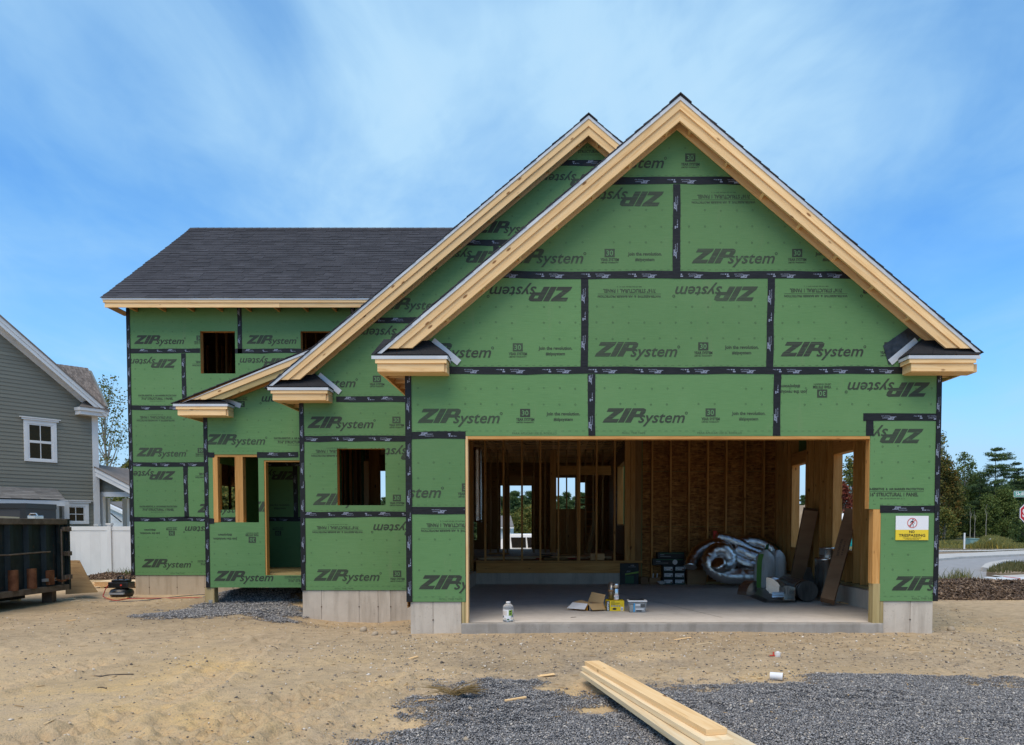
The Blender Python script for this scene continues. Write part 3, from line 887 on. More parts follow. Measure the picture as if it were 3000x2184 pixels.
RX0 = X(2544, YG, 1400); RX1 = X(2579, YG, 1620)
wg.panel([((DX1 + .002, GX1, Z(1492.5, YG), Z(1221, YG) - .003),)], [('L', 2706, 1257, 'up'), ('S', 2614, 1463)])
wg.panel([((RX1, GX1, Z(1762, YG), Z(1492.5, YG) - .003),)], [('L', 2612, 1730.5), ('R', 2705, 1757)])
wg.halves = gG.halves(0.135)
for y, x0, x1, fl in ((530, 1790, 2175, True), (806.5, 1440, 2560, True), (1086, 1308, 2650, True)):
    wg.tape(x0, x1, y, y, fl)
wg.halves = []
wg.tape(1200, 1364, 1276, 1276); wg.tape(2529, 2745, 1222, 1222, True)
wg.tape(1203, 1363, 1496, 1496, True); wg.tape(2578, 2742, 1493, 1493)
for x, y0, y1, l in ((1982, 541, 817, .002), (1712, 817, 1075, 0), (2257, 817, 1075, 0), (1733, 1097, 1277, 0), (2276, 1097, 1277, 0), (2548, 1233, 1277, 0)):
    wg.tape(x, x, y0, y1, lift=l)
# corner tapes wrap the building edges
def corner_tape(x, y, z0, z1, side, w=0.075):
    """black tape folded round a vertical edge"""
    sg = 1 if side == 'L' else -1
    mb = MB()
    n = max(2, int((z1 - z0) / .4)); rnd = random.Random(int(abs(x) * 1000))
    for i in range(n):
        a, b2 = z0 + (z1 - z0) * i / n, z0 + (z1 - z0) * (i + 1) / n
        w0 = w + rnd.uniform(-.004, .004)
        xa, xb = (x - .004, x + w0) if sg > 0 else (x - w0, x + .004)
        mb.xzprism(rect(xa, xb, a, b2), y - .0095, y - .0006)
    mb.box(x - .0055 if sg > 0 else x + .0005, x - .0005 if sg > 0 else x + .0055, y - .009, y + .075, z0, z1)
    tp = mb.build('corner_tape', 'seam_tape', house)
    tr = []; z = z0 + .1
    cxx = x + sg * w * .52
    while z < z1 - .3:
        for tm, off in ((TAPE_LOGO, 0.), (TAPE_MARK, .36)):
            for q in tm:
                q2 = [(cxx - p[1] * .8, z + off + p[0]) for p in q]
                if max(p[1] for p in q2) < z1: tr.append(q2)
        z += .6
    MB().tris(tr, y - .0108).build('tape_lettering', 'tape_print', tp)
corner_tape(GX0, YG, zB, Z(1100, YG), 'L'); corner_tape(GX1, YG, Z(1762, YG), Z(1085, YG), 'R', .06)

# ---- middle room wall (its gable rises behind the garage roof)
zMb = Z(1730, YM)
W3 = (X(988, YM), X(1129, YM), Z(1481, YM), Z(1315, YM))
wm = Wall(YM, house, holes=[W3], halves=gM.halves(0.13))
MXR = GX0 + 0.25
def rm(y0, y1, xr=None): return ((MX0, xr or 1.2, Z(y1, YM) + .0015, Z(y0, YM) - .0015),)
wm.halves = gM.halves(0.13)
wm.panel([rm(250, 478)], [('S', 1732, 456)])
wm.panel([rm(478, 711)], [('L', 1390, 683), ('L', 1774, 511, 'up')])
wm.panel([((MX0, X(1453, YM, 800), Z(939, YM) + .0015, Z(711, YM) - .0015),)], [('L', 1100, 907), ('L', 1468, 736, 'up')])
wm.panel([((X(1453, YM, 800), 1.2, Z(939, YM) + .0015, Z(711, YM) - .0015),)], [])
wm.panel([rm(939, 1170)], [('L', 847, 1135), ('Y', 1104.6, 1135), ('L', 1247, 964, 'up')])
wm.halves = []
wm.panel([rm(1170, 1286, MXR)], [('L', 900, 1254.8), ('Y', 1161.7, 1254.8)])
wm.panel([rm(1286, 1508, MXR)], [('S', 986, 1312, 'up'), ('L', 1277, 1314, 'up'), ('L', 916.6, 1480), ('Y', 1163, 1483)])
wm.panel([((MX0, MXR, zMb, Z(1508, YM) - .0015),)], [('S', 989, 1536, 'up'), ('L', 1287, 1537, 'up'), ('L', 919, 1702), ('Y', 1164, 1705), ('R', 1008, 1727), ('A', 1230, 1727)])
wm.halves = gM.halves(0.14)
for y in (478, 711, 939): wm.tape(700, 1900, y, y)
wm.tape(1453, 1453, 722, 930)
wm.halves = []
wm.tape(985, 1195, 1170, 1170); wm.tape(884, 1195, 1286, 1286, True); wm.tape(884, 1195, 1508, 1508)
corner_tape(MX0, YM, zMb, Z(1165, YM), 'L', .07)
frame_boards(W3[0] - .001, W3[1] + .001, W3[2] - .001, W3[3] + .001, YM + .012, YM + .15, house, 'stud_wood')

# ---- entry porch wall
zPb = Z(1722, YP)
PXR = MX0 + .3
W4 = (X(626, YP), X(757, YP), Z(1531, YP), Z(1332, YP)); D1 = (X(775, YP, 1500), X(905, YP, 1500), Z(1686, YP), Z(1349, YP))
gP0 = P(505, 1184, RKP); gP1 = P(904, 1026, RKP)
pS = (gP1.z - gP0.z) / (gP1.x - gP0.x)
pH = [((-pS, 1), gP0.z - pS * gP0.x - .12)]
wp = Wall(YP, house, holes=[W4, D1], halves=pH)
wp.panel([((PX0, PXR, Z(1333, YP), gP1.z),)], [('L', 602, 1303), ('S', 869, 1306), ('Y', 706, 1163, 'up'), ('L', 942, 1162, 'up')])
wp.panel([((PX0, PXR, zPb, Z(1333, YP) - .002),)], [('J', 659, 1560, 'up'), ('Y', 739, 1561, 'up'), ('L', 627, 1703), ('S', 900, 1712), ('L', 720, 1500)])
wp.halves = []
wp.tape(606, 628, 1333, 1333); wp.tape(753, 874, 1333, 1333); wp.tape(606, 628, 1527, 1527)
_sw = MB()
for a, b2, c, d in minus([(YP + .012, YH, zPb, Z(1186, YP))], [(14.55, 15.75, Z(1531, YP), Z(1350, YP))]): _sw.box(PX0 + .001, PX0 + .012, a, b2, c, d)
_sw.build('side_sheathing', 'green_sheathing', house)  # side wall added, its opening kept small, to darken the entry
corner_tape(PX0, YP, zPb, Z(1222, YP), 'L', .07)
frame_boards(D1[0], D1[1], D1[2], D1[3], YP + .012, YP + .15, house, 'stud_wood', .026, 'LT', inside=True)
MB().box(W4[0], W4[1], YP + .0115, YP + .15, W4[3] - .04, W4[3]).build('head_board', 'stud_wood', house)
MB().box(W4[0] - .01, X(638, YP), YP - .004, YP + .10, W4[2], W4[3] - .041).build('stud', 'stud_wood', house)
MB().box(X(688, YP), X(711, YP), YP + .005, YP + .145, W4[2], W4[3] - .041).build('porch_post', 'stud_wood', house)
MB().box(W4[0], W4[1], YP + .0125, YP + .14, W4[2] - .04, W4[2] - .002).build('sill_board', 'pine', house)
# floor of the entry and its posts
pf = MB(); pf.box(PX0 + .01, MX0 - .02, YP + .02, YH - .06, D1[2] - .06, D1[2] - .002); pf.build('porch_floor', 'treated_wood', house)
for i in range(6):
    MB().box(PX0 + .3, MX0 - .03, YP + .155 + i * .145, YP + .295 + i * .145, D1[2] + .0005, D1[2] + .026).build('floor_board', 'treated_wood', house)
for px, y, bt in ((620, YP + .10, 1777), (712, YP + 1.5, 1745)):
    x = X(px, y, 1740); z0 = gzf(x, y) - .1
    w = .085 if y < 15 else .075
    po = MB(); po.box(x - w, x + w, y - w, y + w, z0, zPb - .001); po_ = po.build('support_post', 'post_wood', house)
    MB().box(x - .02, x + .05, y - w - .006, y - w - .001, z0 + .1, z0 + .2).build('post_bracket', 'galvanised', po_)

# ---- main body front wall
zHb = Z(1686, YH)
wH = {}
W1 = (X(587, YH, 1030), X(689, YH, 1030), Z(1095, YH), Z(971, YH)); W2 = (X(881, YH, 1030), X(983, YH, 1030), Z(1095, YH), Z(971, YH))
W5 = (X(641, YH, 1400), X(751, YH, 1400), Z(1494, YH), Z(1325, YH))
D2 = (X(700, YH, 1500) + 99, X(701, YH, 1500) + 99, 0, .1)
wh = Wall(YH, house, holes=[W1, W2, W5])
HXR = MX0 + .05
def rh(y0, y1, x0=None, x1=None):
    return ((HX0 if x0 is None else X(x0, YH, (y0 + y1) / 2) + .0015, HXR if x1 is None else X(x1, YH, (y0 + y1) / 2) - .0015, Z(y1, YH) + .0015, Z(y0, YH) - .0015),)
wh.panel([rh(880, 1029, None, 702)], [('L', 393, 1008.5), ('Y', 585, 1009)])
wh.panel([rh(880, 1029, 702, 1035)], [('L', 722, 1008), ('Y', 905, 1009)])
wh.panel([rh(880, 1029, 1035, None)], [])
wh.panel([rh(1029, 1195, None, 539)], [('L', 519, 1052.7, 'up'), ('S', 461, 1177)])
wh.panel([rh(1029, 1195, 539, None)], [('S', 619, 1053, 'up'), ('L', 849, 1050, 'up')])
wh.panel([rh(1195, 1361)], [('S', 456, 1215, 'up'), ('L', 687, 1213, 'up'), ('L', 399.5, 1337.7), ('Y', 588.5, 1338)])
wh.panel([rh(1361, 1522, None, 545)], [('L', 514, 1381, 'up'), ('S', 464, 1502)])
wh.panel([rh(1361, 1522, 545, None)], [('S', 628, 1381, 'up'), ('L', 578, 1502), ('Y', 751, 1502), ('L', 872, 1381, 'up'), ('J', 820, 1496)])
wh.panel([((HX0, HXR, zHb, Z(1522, YH) - .0015),)], [('J', 439, 1547, 'up'), ('Y', 503, 1545, 'up'), ('L', 687, 1543, 'up'), ('L', 415, 1663), ('S', 634, 1662), ('Y', 815, 1545, 'up'), ('R', 520, 1682)])
wh.tape(380, 586, 1029, 1029); wh.tape(689, 884, 1029, 1029); wh.tape(380, 600, 1195, 1195, True); wh.tape(380, 640, 1361, 1361, True); wh.tape(752, 900, 1361, 1361, True); wh.tape(380, 900, 1522, 1522, True)
for x, y0, y1 in ((702, 900, 1036), (539, 1036, 1190), (545, 1367, 1517), (866, 1367, 1517), (1035, 900, 1020)): wh.tape(x, x, y0, y1)
corner_tape(HX0, YH, zHb, Z(903, YH), 'L', .075)
for W_ in (W1, W2, W5): frame_boards(W_[0] - .001, W_[1] + .001, W_[2] - .001, W_[3] + .001, YH + .012, YH + .15, house, 'stud_wood')

# ---- foundations: poured panels with recessed form seams
def foundation(xs, y0, y1, z0, z1, mat, ties=True):
    g = .004
    for a, b2 in zip(xs[:-1], xs[1:]):
        MB().box(a + g, b2 - g, y0, y1, z0, z1).build('foundation_panel', mat, house)
    MB().box(xs[0] + .02, xs[-1] - .02, y0 + .012, y1 - .012, z0, z1 - .01).build('foundation_core', mat, house)
    if ties:
        for a in xs[1:-1]:
            MB().tube([(a, y0 - .006, z0 + (z1 - z0) * .70), (a, y0 + .02, z0 + (z1 - z0) * .70)], .011, 8).build('form_tie', 'rusty_steel', house)
foundation([X(p, YG - .0) for p in (1199, 1266, 1350)], YG + .016, YG + .27, -.35, zB - .004, 'foundation')
foundation([X(p, YG) for p in (2590, 2675, 2742)], YG + .016, YG + .27, -.35, Z(1762, YG) - .004, 'foundation')
foundation([X(p, YM) for p in (881, 937, 1048, 1104, 1141, 1240)], YM + .016, YM + .27, -.5, zMb - .004, 'foundation')
foundation([X(p, YH) for p in (389, 430, 512, 594, 676, 758, 840, 930)], YH + .016, YH + .27, -.5, zHb - .004, 'foundation_tan')
MB().box(X(950, YM), X(1195, YM), YM + .010, YM + .2, -.5, gzf(-3, 12.6) + .055).build('footing_drain_board', 'underlayment', house)
# side foundations and curbs inside the garage
MB().box(GX1 - .25, GX1 - .01, YG + .30, 17.6, -.3, S0 + .29).build('foundation_wall', 'foundation', house)
MB().box(GX0 + .02, GX0 + .25, YG + .30, 17.6, -.3, S0 + .29).build('foundation_wall', 'foundation', house)
MB().box(MX0 + .02, MX0 + .25, YM + .275, YH, -.5, zMb - .01).build('foundation_wall', 'foundation', house)
# ---- garage slab, with its front lip
xs0, xs1 = X(1350, YG) + .004, X(2590, YG) - .004
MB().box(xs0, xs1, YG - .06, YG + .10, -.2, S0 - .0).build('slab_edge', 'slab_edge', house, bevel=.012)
MB().box(xs0, xs1, YG + .101, YG + .29, -.2, S0 - .0006).build('concrete_slab', 'slab', house)
MB().box(GX0 + .255, GX1 - .255, YG + .291, 17.32, -.2, S0 - .0006).build('concrete_slab', 'slab', house)
cj = MB(); xj = X(1880, 13, 1700); cj.board((xj + .9, YG + .6, S0 + .0006), (xj - .75, 17.0, S0 + .0006), .006, .0012); cj.build('slab_crack', 'black_plastic', house)

# ---- door opening timbers
JT = .038
MB().box(X(1364, YG), X(1370.5, YG), YG + .001, YG + .14, S0, HD - .002).build('jamb_board', 'pine', house)
for i, (a, b2) in enumerate(((1351, 1358.5), (1359, 1368))):
    MB().box(X(a, YG), X(b2, YG), YG + .002 + .004 * i, YG + .14, S0 - .0, zB - .003).build('jamb_stud', 'treated_wood', house)
MB().box(X(2560, YG), RX1 - .002, YG + .001, YG + .14, S0 + .52, Z(1493, YG)).build('jamb_stud', 'stud_wood', house)  # darker wood stands in for the shade on the upper jamb
MB().box(X(2557, YG, 1750), X(2577.5, YG, 1750), YG - .004, YG + .14, S0, S0 + .52).build('jamb_stud', 'treated_wood', house)
MB().box(X(2578.5, YG, 1800), X(2588, YG, 1800), YG + .004, YG + .14, S0, Z(1762, YG) - .004).build('jamb_stud', 'treated_wood', house)
MB().box(X(2547, YG), X(2575, YG), YG + .012, YG + .14, Z(1491, YG), HD).build('jamb_stud', 'stud_wood', house)
MB().box(X(1371, YG), DX1 - .003, YG + .001, YG + .15, HD - .038, HD - .003).build('head_board', 'stud_wood', house)
MB().box(GX0 + .02, GX1 - .02, YG + .016, YG + .15, HD, HD + .30).build('header_beam', 'stud_wood', house)

# ---- rake trim, roofs
def roof(g, y0, y1, rk, yw, nm, right=True, deck_mat='osb'):
    rf = None
    th = .05
    sides = ['L', 'R'] if right else ['L']
    for sd in sides:
        k, sg = (g.sl, -1) if sd == 'L' else (g.sr, 1)
        xe, ze = (g.xL, g.zL) if sd == 'L' else (g.xR, g.zR)
        poly = [(g.xA, g.zA - .005), (g.xA, g.zA - th), (xe, ze - th + .02), (xe, ze - .005)]
        d = MB(); d.xzprism(poly, rk + .022, y1); dk = d.build('roof_deck', deck_mat, house)
        # shingle courses running back from the rake, seen edge-on
        L = math.hypot(xe - g.xA, ze - g.zA); n = int(L / .145)
        ux, uz = (xe - g.xA) / L, (ze - g.zA) / L; nx, nz = -uz * sg, ux * sg
        if nz < 0: nx, nz = -nx, -nz
        mb = MB(); rnd = random.Random(int(L * 100))
        for i in range(n + 1):
            t0, t1 = max(0, i * .145 - .10), min(L + .03, i * .145 + .145)
            o0, o1 = .001, .020 + rnd.uniform(0, .006)
            q = [(g.xA + ux * t0 + nx * o0, g.zA + uz * t0 + nz * o0), (g.xA + ux * t1 + nx * (o1 - .009), g.zA + uz * t1 + nz * (o1 - .009)),
                 (g.xA + ux * t1 + nx * o1, g.zA + uz * t1 + nz * o1), (g.xA + ux * t0 + nx * (o0 + .009), g.zA + uz * t0 + nz * (o0 + .009))]
            mb.xzprism(q, rk - .018 + rnd.uniform(-.006, .006), y1)
        tag(mb.build('shingles', 'shingle_dark', dk), kind='stuff')
        zc = P(1600, {'garage': 1021, 'middle': 1113}[nm], rk).z
        MB().xzprism(g.band(sd, .0, .050, ze), rk - .010, rk + .0).build('drip_edge', 'metal_drip', house)
        MB().xzprism(g.band(sd, .045, .158, zc), rk + .0015, rk + .021).build('rake_trim', 'pine', house)
        MB().xzprism(g.band(sd, .125, .292, zc + .01), rk + .022, rk + .060).build('rake_board', 'pine', house)
        MB().xzprism(g.band(sd, .13, .285, zc + .06), yw - .040, yw - .0125).build('rake_rafter', 'pine', house)
        t = .35
        while t < L - .5:
            xm, zm = g.xA + ux * t - nx * .160, g.zA + uz * t - nz * .160
            MB().obox((xm, (rk + .061 + yw - .041) / 2, zm), (0, yw - .041 - rk - .061 - .001, 0), (ux * .038, 0, uz * .038), (nx * .085, 0, nz * .085)).build('lookout_block', 'pine', house)
            t += .61
    # ridge caps
    for i in range(int((y1 - rk) / .16) if nm == 'garage' else 4):
        y = rk - .03 + i * .16
        mb = MB()
        for k, sg in ((g.sl, -1), (g.sr, 1)):
            mb.xzprism([(g.xA, g.zA + .022 + .002 * (i % 2)), (g.xA + sg * .14, g.zA + .022 - k * .14), (g.xA + sg * .14, g.zA + .034 - k * .14), (g.xA, g.zA + .036)], y, y + .2)
        mb.build('ridge_cap', 'shingle_dark', house)
roof(gG, RKG, 17.9, RKG, YG, 'garage')
roof(gM, RKM, 19.6, RKM, YM, 'middle')
# entry roof: one slope rising to the right, dying under the middle roof
pr = MB()
xe = gP0.x; xr = MX0 + .15; zr = gP0.z + pS * (xr - xe)
pr.xzprism([(xe, gP0.z - .03), (xr, zr - .05), (xr, zr - .004), (xe, gP0.z - .004)], RKP + .022, YH - .002)
pd = pr.build('roof_deck', 'osb', house)
mb = MB(); L = math.hypot(xr - xe, zr - gP0.z); ux, uz = (xr - xe) / L, (zr - gP0.z) / L
for i in range(int(L / .145) + 1):
    t0, t1 = i * .145 - .02, min(L, i * .145 + .24)
    mb.xzprism([(xe + ux * t0 - uz * .010, gP0.z + uz * t0 + ux * .010), (xe + ux * t1 - uz * .001, gP0.z + uz * t1 + ux * .001),
                (xe + ux * t1 - uz * .010, gP0.z + uz * t1 + ux * .010), (xe + ux * t0 - uz * .022, gP0.z + uz * t0 + ux * .022)], RKP - .02 + .006 * (i % 3), YH - .003)
tag(mb.build('shingles', 'shingle_dark', pd), kind='stuff')
def pband(a, b2, zc):
    xa = xe + (zc + a - gP0.z) / pS; xb = xe + (zc + b2 - gP0.z) / pS
    return [(xr, zr - a), (xr, zr - b2), (max(xb, xe), zc), (max(xa, xe), zc)]
MB().xzprism(pband(0, .05, gP0.z - .05), RKP - .010, RKP).build('drip_edge', 'metal_drip', house)
zc = Z(1171, RKP)
MB().xzprism(pband(.048, .150, zc), RKP + .0015, RKP + .021).build('rake_trim', 'pine', house)
MB().xzprism(pband(.125, .255, zc + .01), RKP + .022, RKP + .060).build('rake_board', 'treated_wood', house)
MB().xzprism(pband(.13, .25, zc + .05), YP - .040, YP - .0125).build('rake_rafter', 'stud_wood', house)

# ---- eave returns: little hipped roofs closing the rake ends
def eave_return(xo, xi, zt, yf, yw, sg, flap=False, h=.26, run=.30):
    """xo outer end, xi inner end, zt drip-edge top; sg=+1 when the inner end lies to the right"""
    rt = MB().box(min(xo, xi) + .07, max(xo, xi) - .012, yf + .045, yw - .002, zt - .20, zt - .10).build('eave_return', 'pine', house)
    lo = lambda a, b2: (min(a, b2), max(a, b2))
    d0, d1, d2 = .042, .050, .102
    a, b2 = lo(xo, xi)
    MB().box(a, b2, yf - .010, yf - .001, zt - d0, zt).build('drip_edge', 'metal_drip', rt)
    i0, i1 = lo(xi - .001 * sg, xi + .008 * sg)
    MB().box(i0, i1, yf, yw - .014, zt - d0, zt - .001).build('drip_edge', 'metal_drip', rt)
    o1 = xo + sg * .045; e1 = xi - sg * .012
    a, b2 = lo(o1, e1)
    MB().box(a, b2, yf, yf + .019, zt - d0 - d1, zt - d0 - .001).build('fascia_trim', 'pine', rt)
    i0, i1 = lo(e1 - sg * .019, e1)
    MB().box(i0, i1, yf + .0195, yw - .014, zt - d0 - d1, zt - d0 - .001).build('fascia_trim', 'pine', rt)
    o2 = xo + sg * .068; e2 = xi - sg * .045
    a, b2 = lo(o2, e2)
    MB().box(a, b2, yf + .020, yf + .044, zt - d0 - d1 - d2, zt - d0 - d1 + .02).build('fascia_board', 'pine', rt)
    i0, i1 = lo(e2 - sg * .030, e2)
    MB().box(i0, i1, yf + .0445, yw - .014, zt - d0 - d1 - d2, zt - d0 - d1 + .018).build('fascia_board', 'pine', rt)
    # hipped top: three strips of shingle on the front slope, one on the hip end
    xp = xi - sg * run
    fl, fr = Vector((xo, yf - .012, zt)), Vector((xi + sg * .012, yf - .012, zt))
    wl, wpk = Vector((xo + sg * .10, yw - .013, zt + h)), Vector((xp, yw - .013, zt + h))
    wr = Vector((xi + sg * .012, yw - .013, zt))
    up = Vector((0, 0, .012))
    for i in range(3):
        t0, t1 = i / 3, (i + 1) / 3
        A, B = fl.lerp(wl, t0), fr.lerp(wpk, t0); C_, D_ = fl.lerp(wl, t1), fr.lerp(wpk, t1)
        o = Vector((0, 0, .004 * (2 - i)))
        for j in range(3):
            MB().prism([A.lerp(B, j / 3) + o, A.lerp(B, (j + 1) / 3 - .004) + o, C_.lerp(D_, (j + 1) / 3 - .004), C_.lerp(D_, j / 3)], up).build('shingle', 'shingle_black', rt)
    MB().prism([fr, wr, wpk], up * 1.6).build('hip_shingle', 'shingle_black', rt)
    # bent metal flashing up the wall beside the hip
    d = (wr - wpk).normalized(); nn = Vector((-d.z, 0, d.x)) * (1 if sg > 0 else -1)
    if nn.z < 0: nn = -nn
    q0 = wpk + d * .06; q1 = wr + d * .10
    MB().prism([q0, q1, q1 + nn * .085, q0 + nn * .085], (0, -.003, 0)).build('flashing', 'metal_drip', rt)
    if flap:
        q0 = wpk + nn * .04 - d * .02; q1 = wr + nn * .03 + d * .13
        o = Vector((0, .0055, 0))
        MB().prism([q0 + o, q1 + o, q1 + nn * .24 + o - d * .10, q0 + nn * .19 + o - d * .05], (0, -.0035, 0)).build('loose_underlayment', 'underlayment', rt)
eave_return(X(1089, RKG, 1045), X(1311, RKG, 1045), Z(1043, RKG - .01), RKG - .01, YG, 1)
eave_return(X(2870, RKG, 1045), X(2661, RKG, 1045), Z(1042, RKG - .01), RKG - .01, YG, -1, True)
eave_return(X(785, RKM, 1140), X(962, RKM, 1140), Z(1136, RKM - .01), RKM - .01, YM, 1)
eave_return(X(508, RKP, 1190), X(668, RKP, 1190), Z(1184, RKP - .01), RKP - .01, YP, 1, h=.13, run=.34)
# side eaves: fascia, soffit lookouts and deck running back along the side walls
def side_eave(xo, xw, zt, y0, y1, sg):
    e = xo + sg * .068
    MB().box(min(e, e + sg * .024), max(e, e + sg * .024), y0, y1, zt - .194, zt - .075).build('fascia_board', 'pine', house)
    MB().box(min(xo + sg * .045, e), max(xo + sg * .045, e) - .0004, y0, y1, zt - .092, zt - .043).build('fascia_trim', 'pine', house)
    MB().box(min(xw - sg * .004, xw - sg * .03), max(xw - sg * .004, xw - sg * .03), y0, y1, zt - .16, zt - .06).build('ledger', 'pine', house)
    y = y0 + .3
    while y < y1 - .05:
        a, b2 = sorted((e + sg * .025, xw - sg * .031))
        MB().box(a, b2, y, y + .038, zt - .165, zt - .07).build('rafter_tail', 'pine', house)
        y += .41
side_eave(X(1089, RKG, 1045), GX0, Z(1043, RKG), YG + .0, 12.88, 1)
side_eave(X(2870, RKG, 1045), GX1, Z(1042, RKG), YG + .0, 17.8, -1)
side_eave(X(785, RKM, 1140), MX0, Z(1136, RKM), YM + .0, YH - .02, 1)
side_eave(X(508, RKP, 1190), PX0, Z(1184, RKP), YP + .0, YH - .02, 1)

# ---- main roof
ex0, ez, ey = X(298, 16.75, 872), Z(872.5, 16.75), 16.75
ry = 20.97; rz = Z(672, ry)
xr_ = 2.2
th = math.atan2(rz - ez, ry - ey); sl = math.hypot(rz - ez, ry - ey)
def rp(x, t, o=0.0):                        # point on the front slope: t metres up from the eave, o off the surface
    return Vector((x, ey + math.cos(th) * t - math.sin(th) * o, ez + math.sin(th) * t + math.cos(th) * o))
mr = MB()
by = 2 * ry - ey
mr.prism([rp(ex0, 0, -.005), rp(xr_, 0, -.005), rp(xr_, sl, -.005), rp(ex0, sl, -.005)], (0, math.sin(th) * .05, -math.cos(th) * .05))
mr.prism([(ex0, by, ez), (xr_, by, ez), (xr_, ry, rz), (ex0, ry, rz)], (0, -math.sin(th) * .05, -math.cos(th) * .05))
main_roof = mr.build('main_roof', 'osb', house)
sh_me = {}
for w in (.20, .27, .33, .40):
    mb = MB()
    vs = [(-w / 2, 0, .005), (w / 2, 0, .005), (w / 2, .19, -.002), (-w / 2, .19, -.002), (-w / 2, 0, .014), (w / 2, 0, .014), (w / 2, .19, .003), (-w / 2, .19, .003)]
    mb.add(vs, [(0, 3, 2, 1), (4, 5, 6, 7), (0, 1, 5, 4), (1, 2, 6, 5), (2, 3, 7, 6), (3, 0, 4, 7)])
    me = bpy.data.meshes.new('shingle'); me.from_pydata(mb.v, [], mb.f); me.materials.append(M['shingle_dark']); sh_me[w] = me
rnd = random.Random(3)
rows = int(sl / .145); cnt = 0; rest_v = []; rest_f = []
rot = Matrix.Rotation(th, 4, 'X')
for i in range(rows + 1):
    t = i * .145 - .025
    x = ex0 - .03 + rnd.uniform(0, .02); first = True
    while x < (-1.55 + i * .11):
        w = rnd.choice((.20, .27, .27, .33, .33, .40))
        xc = x + w / 2; p = rp(xc, t, .001 + rnd.choice((0, 0, .004)))
        if cnt < 300:
            o = link('shingle', sh_me[w], main_roof, world=False)
            o.matrix_local = Matrix.Translation(p) @ rot
            cnt += 1
        else:
            mt = Matrix.Translation(p) @ rot; n0 = len(rest_v)
            rest_v += [tuple(mt @ v.co) for v in sh_me[w].vertices]
            rest_f += [tuple(n0 + k for k in pl.vertices) for pl in sh_me[w].polygons]
        x += w + .003
me = bpy.data.meshes.new('upper_shingles'); me.from_pydata(rest_v, [], rest_f); me.materials.append(M['shingle_dark'])
tag(link('upper_shingles', me, main_roof), kind='stuff')
for i in range(40):
    x = ex0 - .02 + i * .2
    if x > xr_ - .3: break
    mb = MB()
    mb.prism([rp(x, sl - .15, .018), rp(x + .24, sl - .15, .024), rp(x + .24, sl + .01, .028), rp(x, sl + .01, .022)], (0, 0, .012))
    mb.build('ridge_cap', 'shingle_dark', main_roof)
MB().box(ex0, xr_, ey - .010, ey + .0, ez - .045, ez).build('drip_edge', 'metal_drip', house)
MB().box(ex0 + .02, -1.0, ey + .001, ey + .020, ez - .100, ez - .046).build('fascia_trim', 'pine', house)
xs_ = [ex0 + .045, ex0 + 3.7, ex0 + 6.2, 0.0]
for a, b2 in zip(xs_[:-1], xs_[1:]):
    MB().box(a + .001, b2 - .001, ey + .0205, ey + .045, ez - .195, ez - .085).build('fascia_board', 'pine', house)
x = ex0 + .5
while x < -2:
    MB().box(x, x + .038, ey + .046, YH - .014, ez - .185, ez - .06).build('rafter_tail', 'stud_wood', house); x += .61
# left rake overhang of the main roof: soffit, fly rafter and ledger at the gable end
def sloped(x0, x1, o0, o1, nm, mat):
    MB().prism([rp(x0, .02, o0), rp(x0, sl, o0), rp(x0, sl, o1), rp(x0, .02, o1)], (x1 - x0, 0, 0)).build(nm, mat, house)
sloped(ex0 + .045, ex0 + .069, -.06, -.19, 'rake_board', 'pine')
sloped(HX0 - .04, HX0 - .012, -.06, -.19, 'rake_rafter', 'pine')
MB().prism([(ex0 + .07, ey + .046, ez - .19), (HX0 - .001, ey + .046, ez - .19), (HX0 - .001, YH + .3, ez - .19 + .0), (ex0 + .07, YH + .3, ez - .19)], (0, 0, .012)).build('soffit_board', 'plywood', house)
for i in range(7): MB().board(rp(ex0 + .07, .3 + i * .6, -.10), rp(HX0 - .041, .3 + i * .6, -.10), .09, .038, up=(0, -math.sin(th), math.cos(th))).build('lookout_block', 'pine', house)

# ---- walls that close the building (sheathing outside, framing inside)
HY1 = 25.8
def ywall(x, th_, y0, y1, z0, z1, holes=(), mat_='osb', nm='side_wall'):      # wall along y with holes (y0,y1,z0,z1)
    mb = MB()
    for a, b2, c, d in minus([(y0, y1, z0, z1)], holes): mb.box(x, x + th_, a, b2, c, d)
    return mb.build(nm, mat_, house)
def xwall(y, th_, x0, x1, z0, z1, holes=(), mat_='osb', nm='wall', halves=()):
    mb = MB()
    for a, b2, c, d in minus([(x0, x1, z0, z1)], holes):
        p = rect(a, b2, c, d)
        for n_, c_ in halves:
            p = clip_half(p, n_, c_)
            if len(p) < 3: break
        if len(p) >= 3: mb.xzprism(p, y, y + th_)
    return mb.build(nm, mat_, house)
GT = E + 2.35                               # garage ceiling
win_r = [(12.96, 13.89, E - .41, E + 1.235), (15.39, 16.27, E - .44, E + 1.22)]
ywall(GX1 - .013, .012, YG + .012, 17.6, S0 + .29, Z(1045, YG), win_r, 'green_sheathing', 'side_sheathing')
ywall(GX0 + .001, .012, YG + .012, 17.4, S0 + .2, Z(1045, YG), (), 'osb', 'side_sheathing')
for a, b2, c, d in win_r:
    for yy in (a - .06, b2 + .022): MB().box(GX1 - .155, GX1 - .015, yy, yy + .038, S0 + .34, GT - .05).build('stud', 'stud_wood', house)
    MB().box(GX1 - .16, GX1 - .0, b2 - .022, b2 + .021, c, d).build('jamb_board', 'stud_wood', house)
    MB().box(GX1 - .16, GX1 - .0, a - .021, a + .002, c, d).build('jamb_board', 'stud_wood', house)
    MB().box(GX1 - .16, GX1 - .0, a, b2, c - .038, c).build('sill_board', 'stud_wood', house)
    MB().box(GX1 - .16, GX1 - .0, a, b2, d, d + .24).build('header_beam', 'stud_wood', house)
y = YG + .2
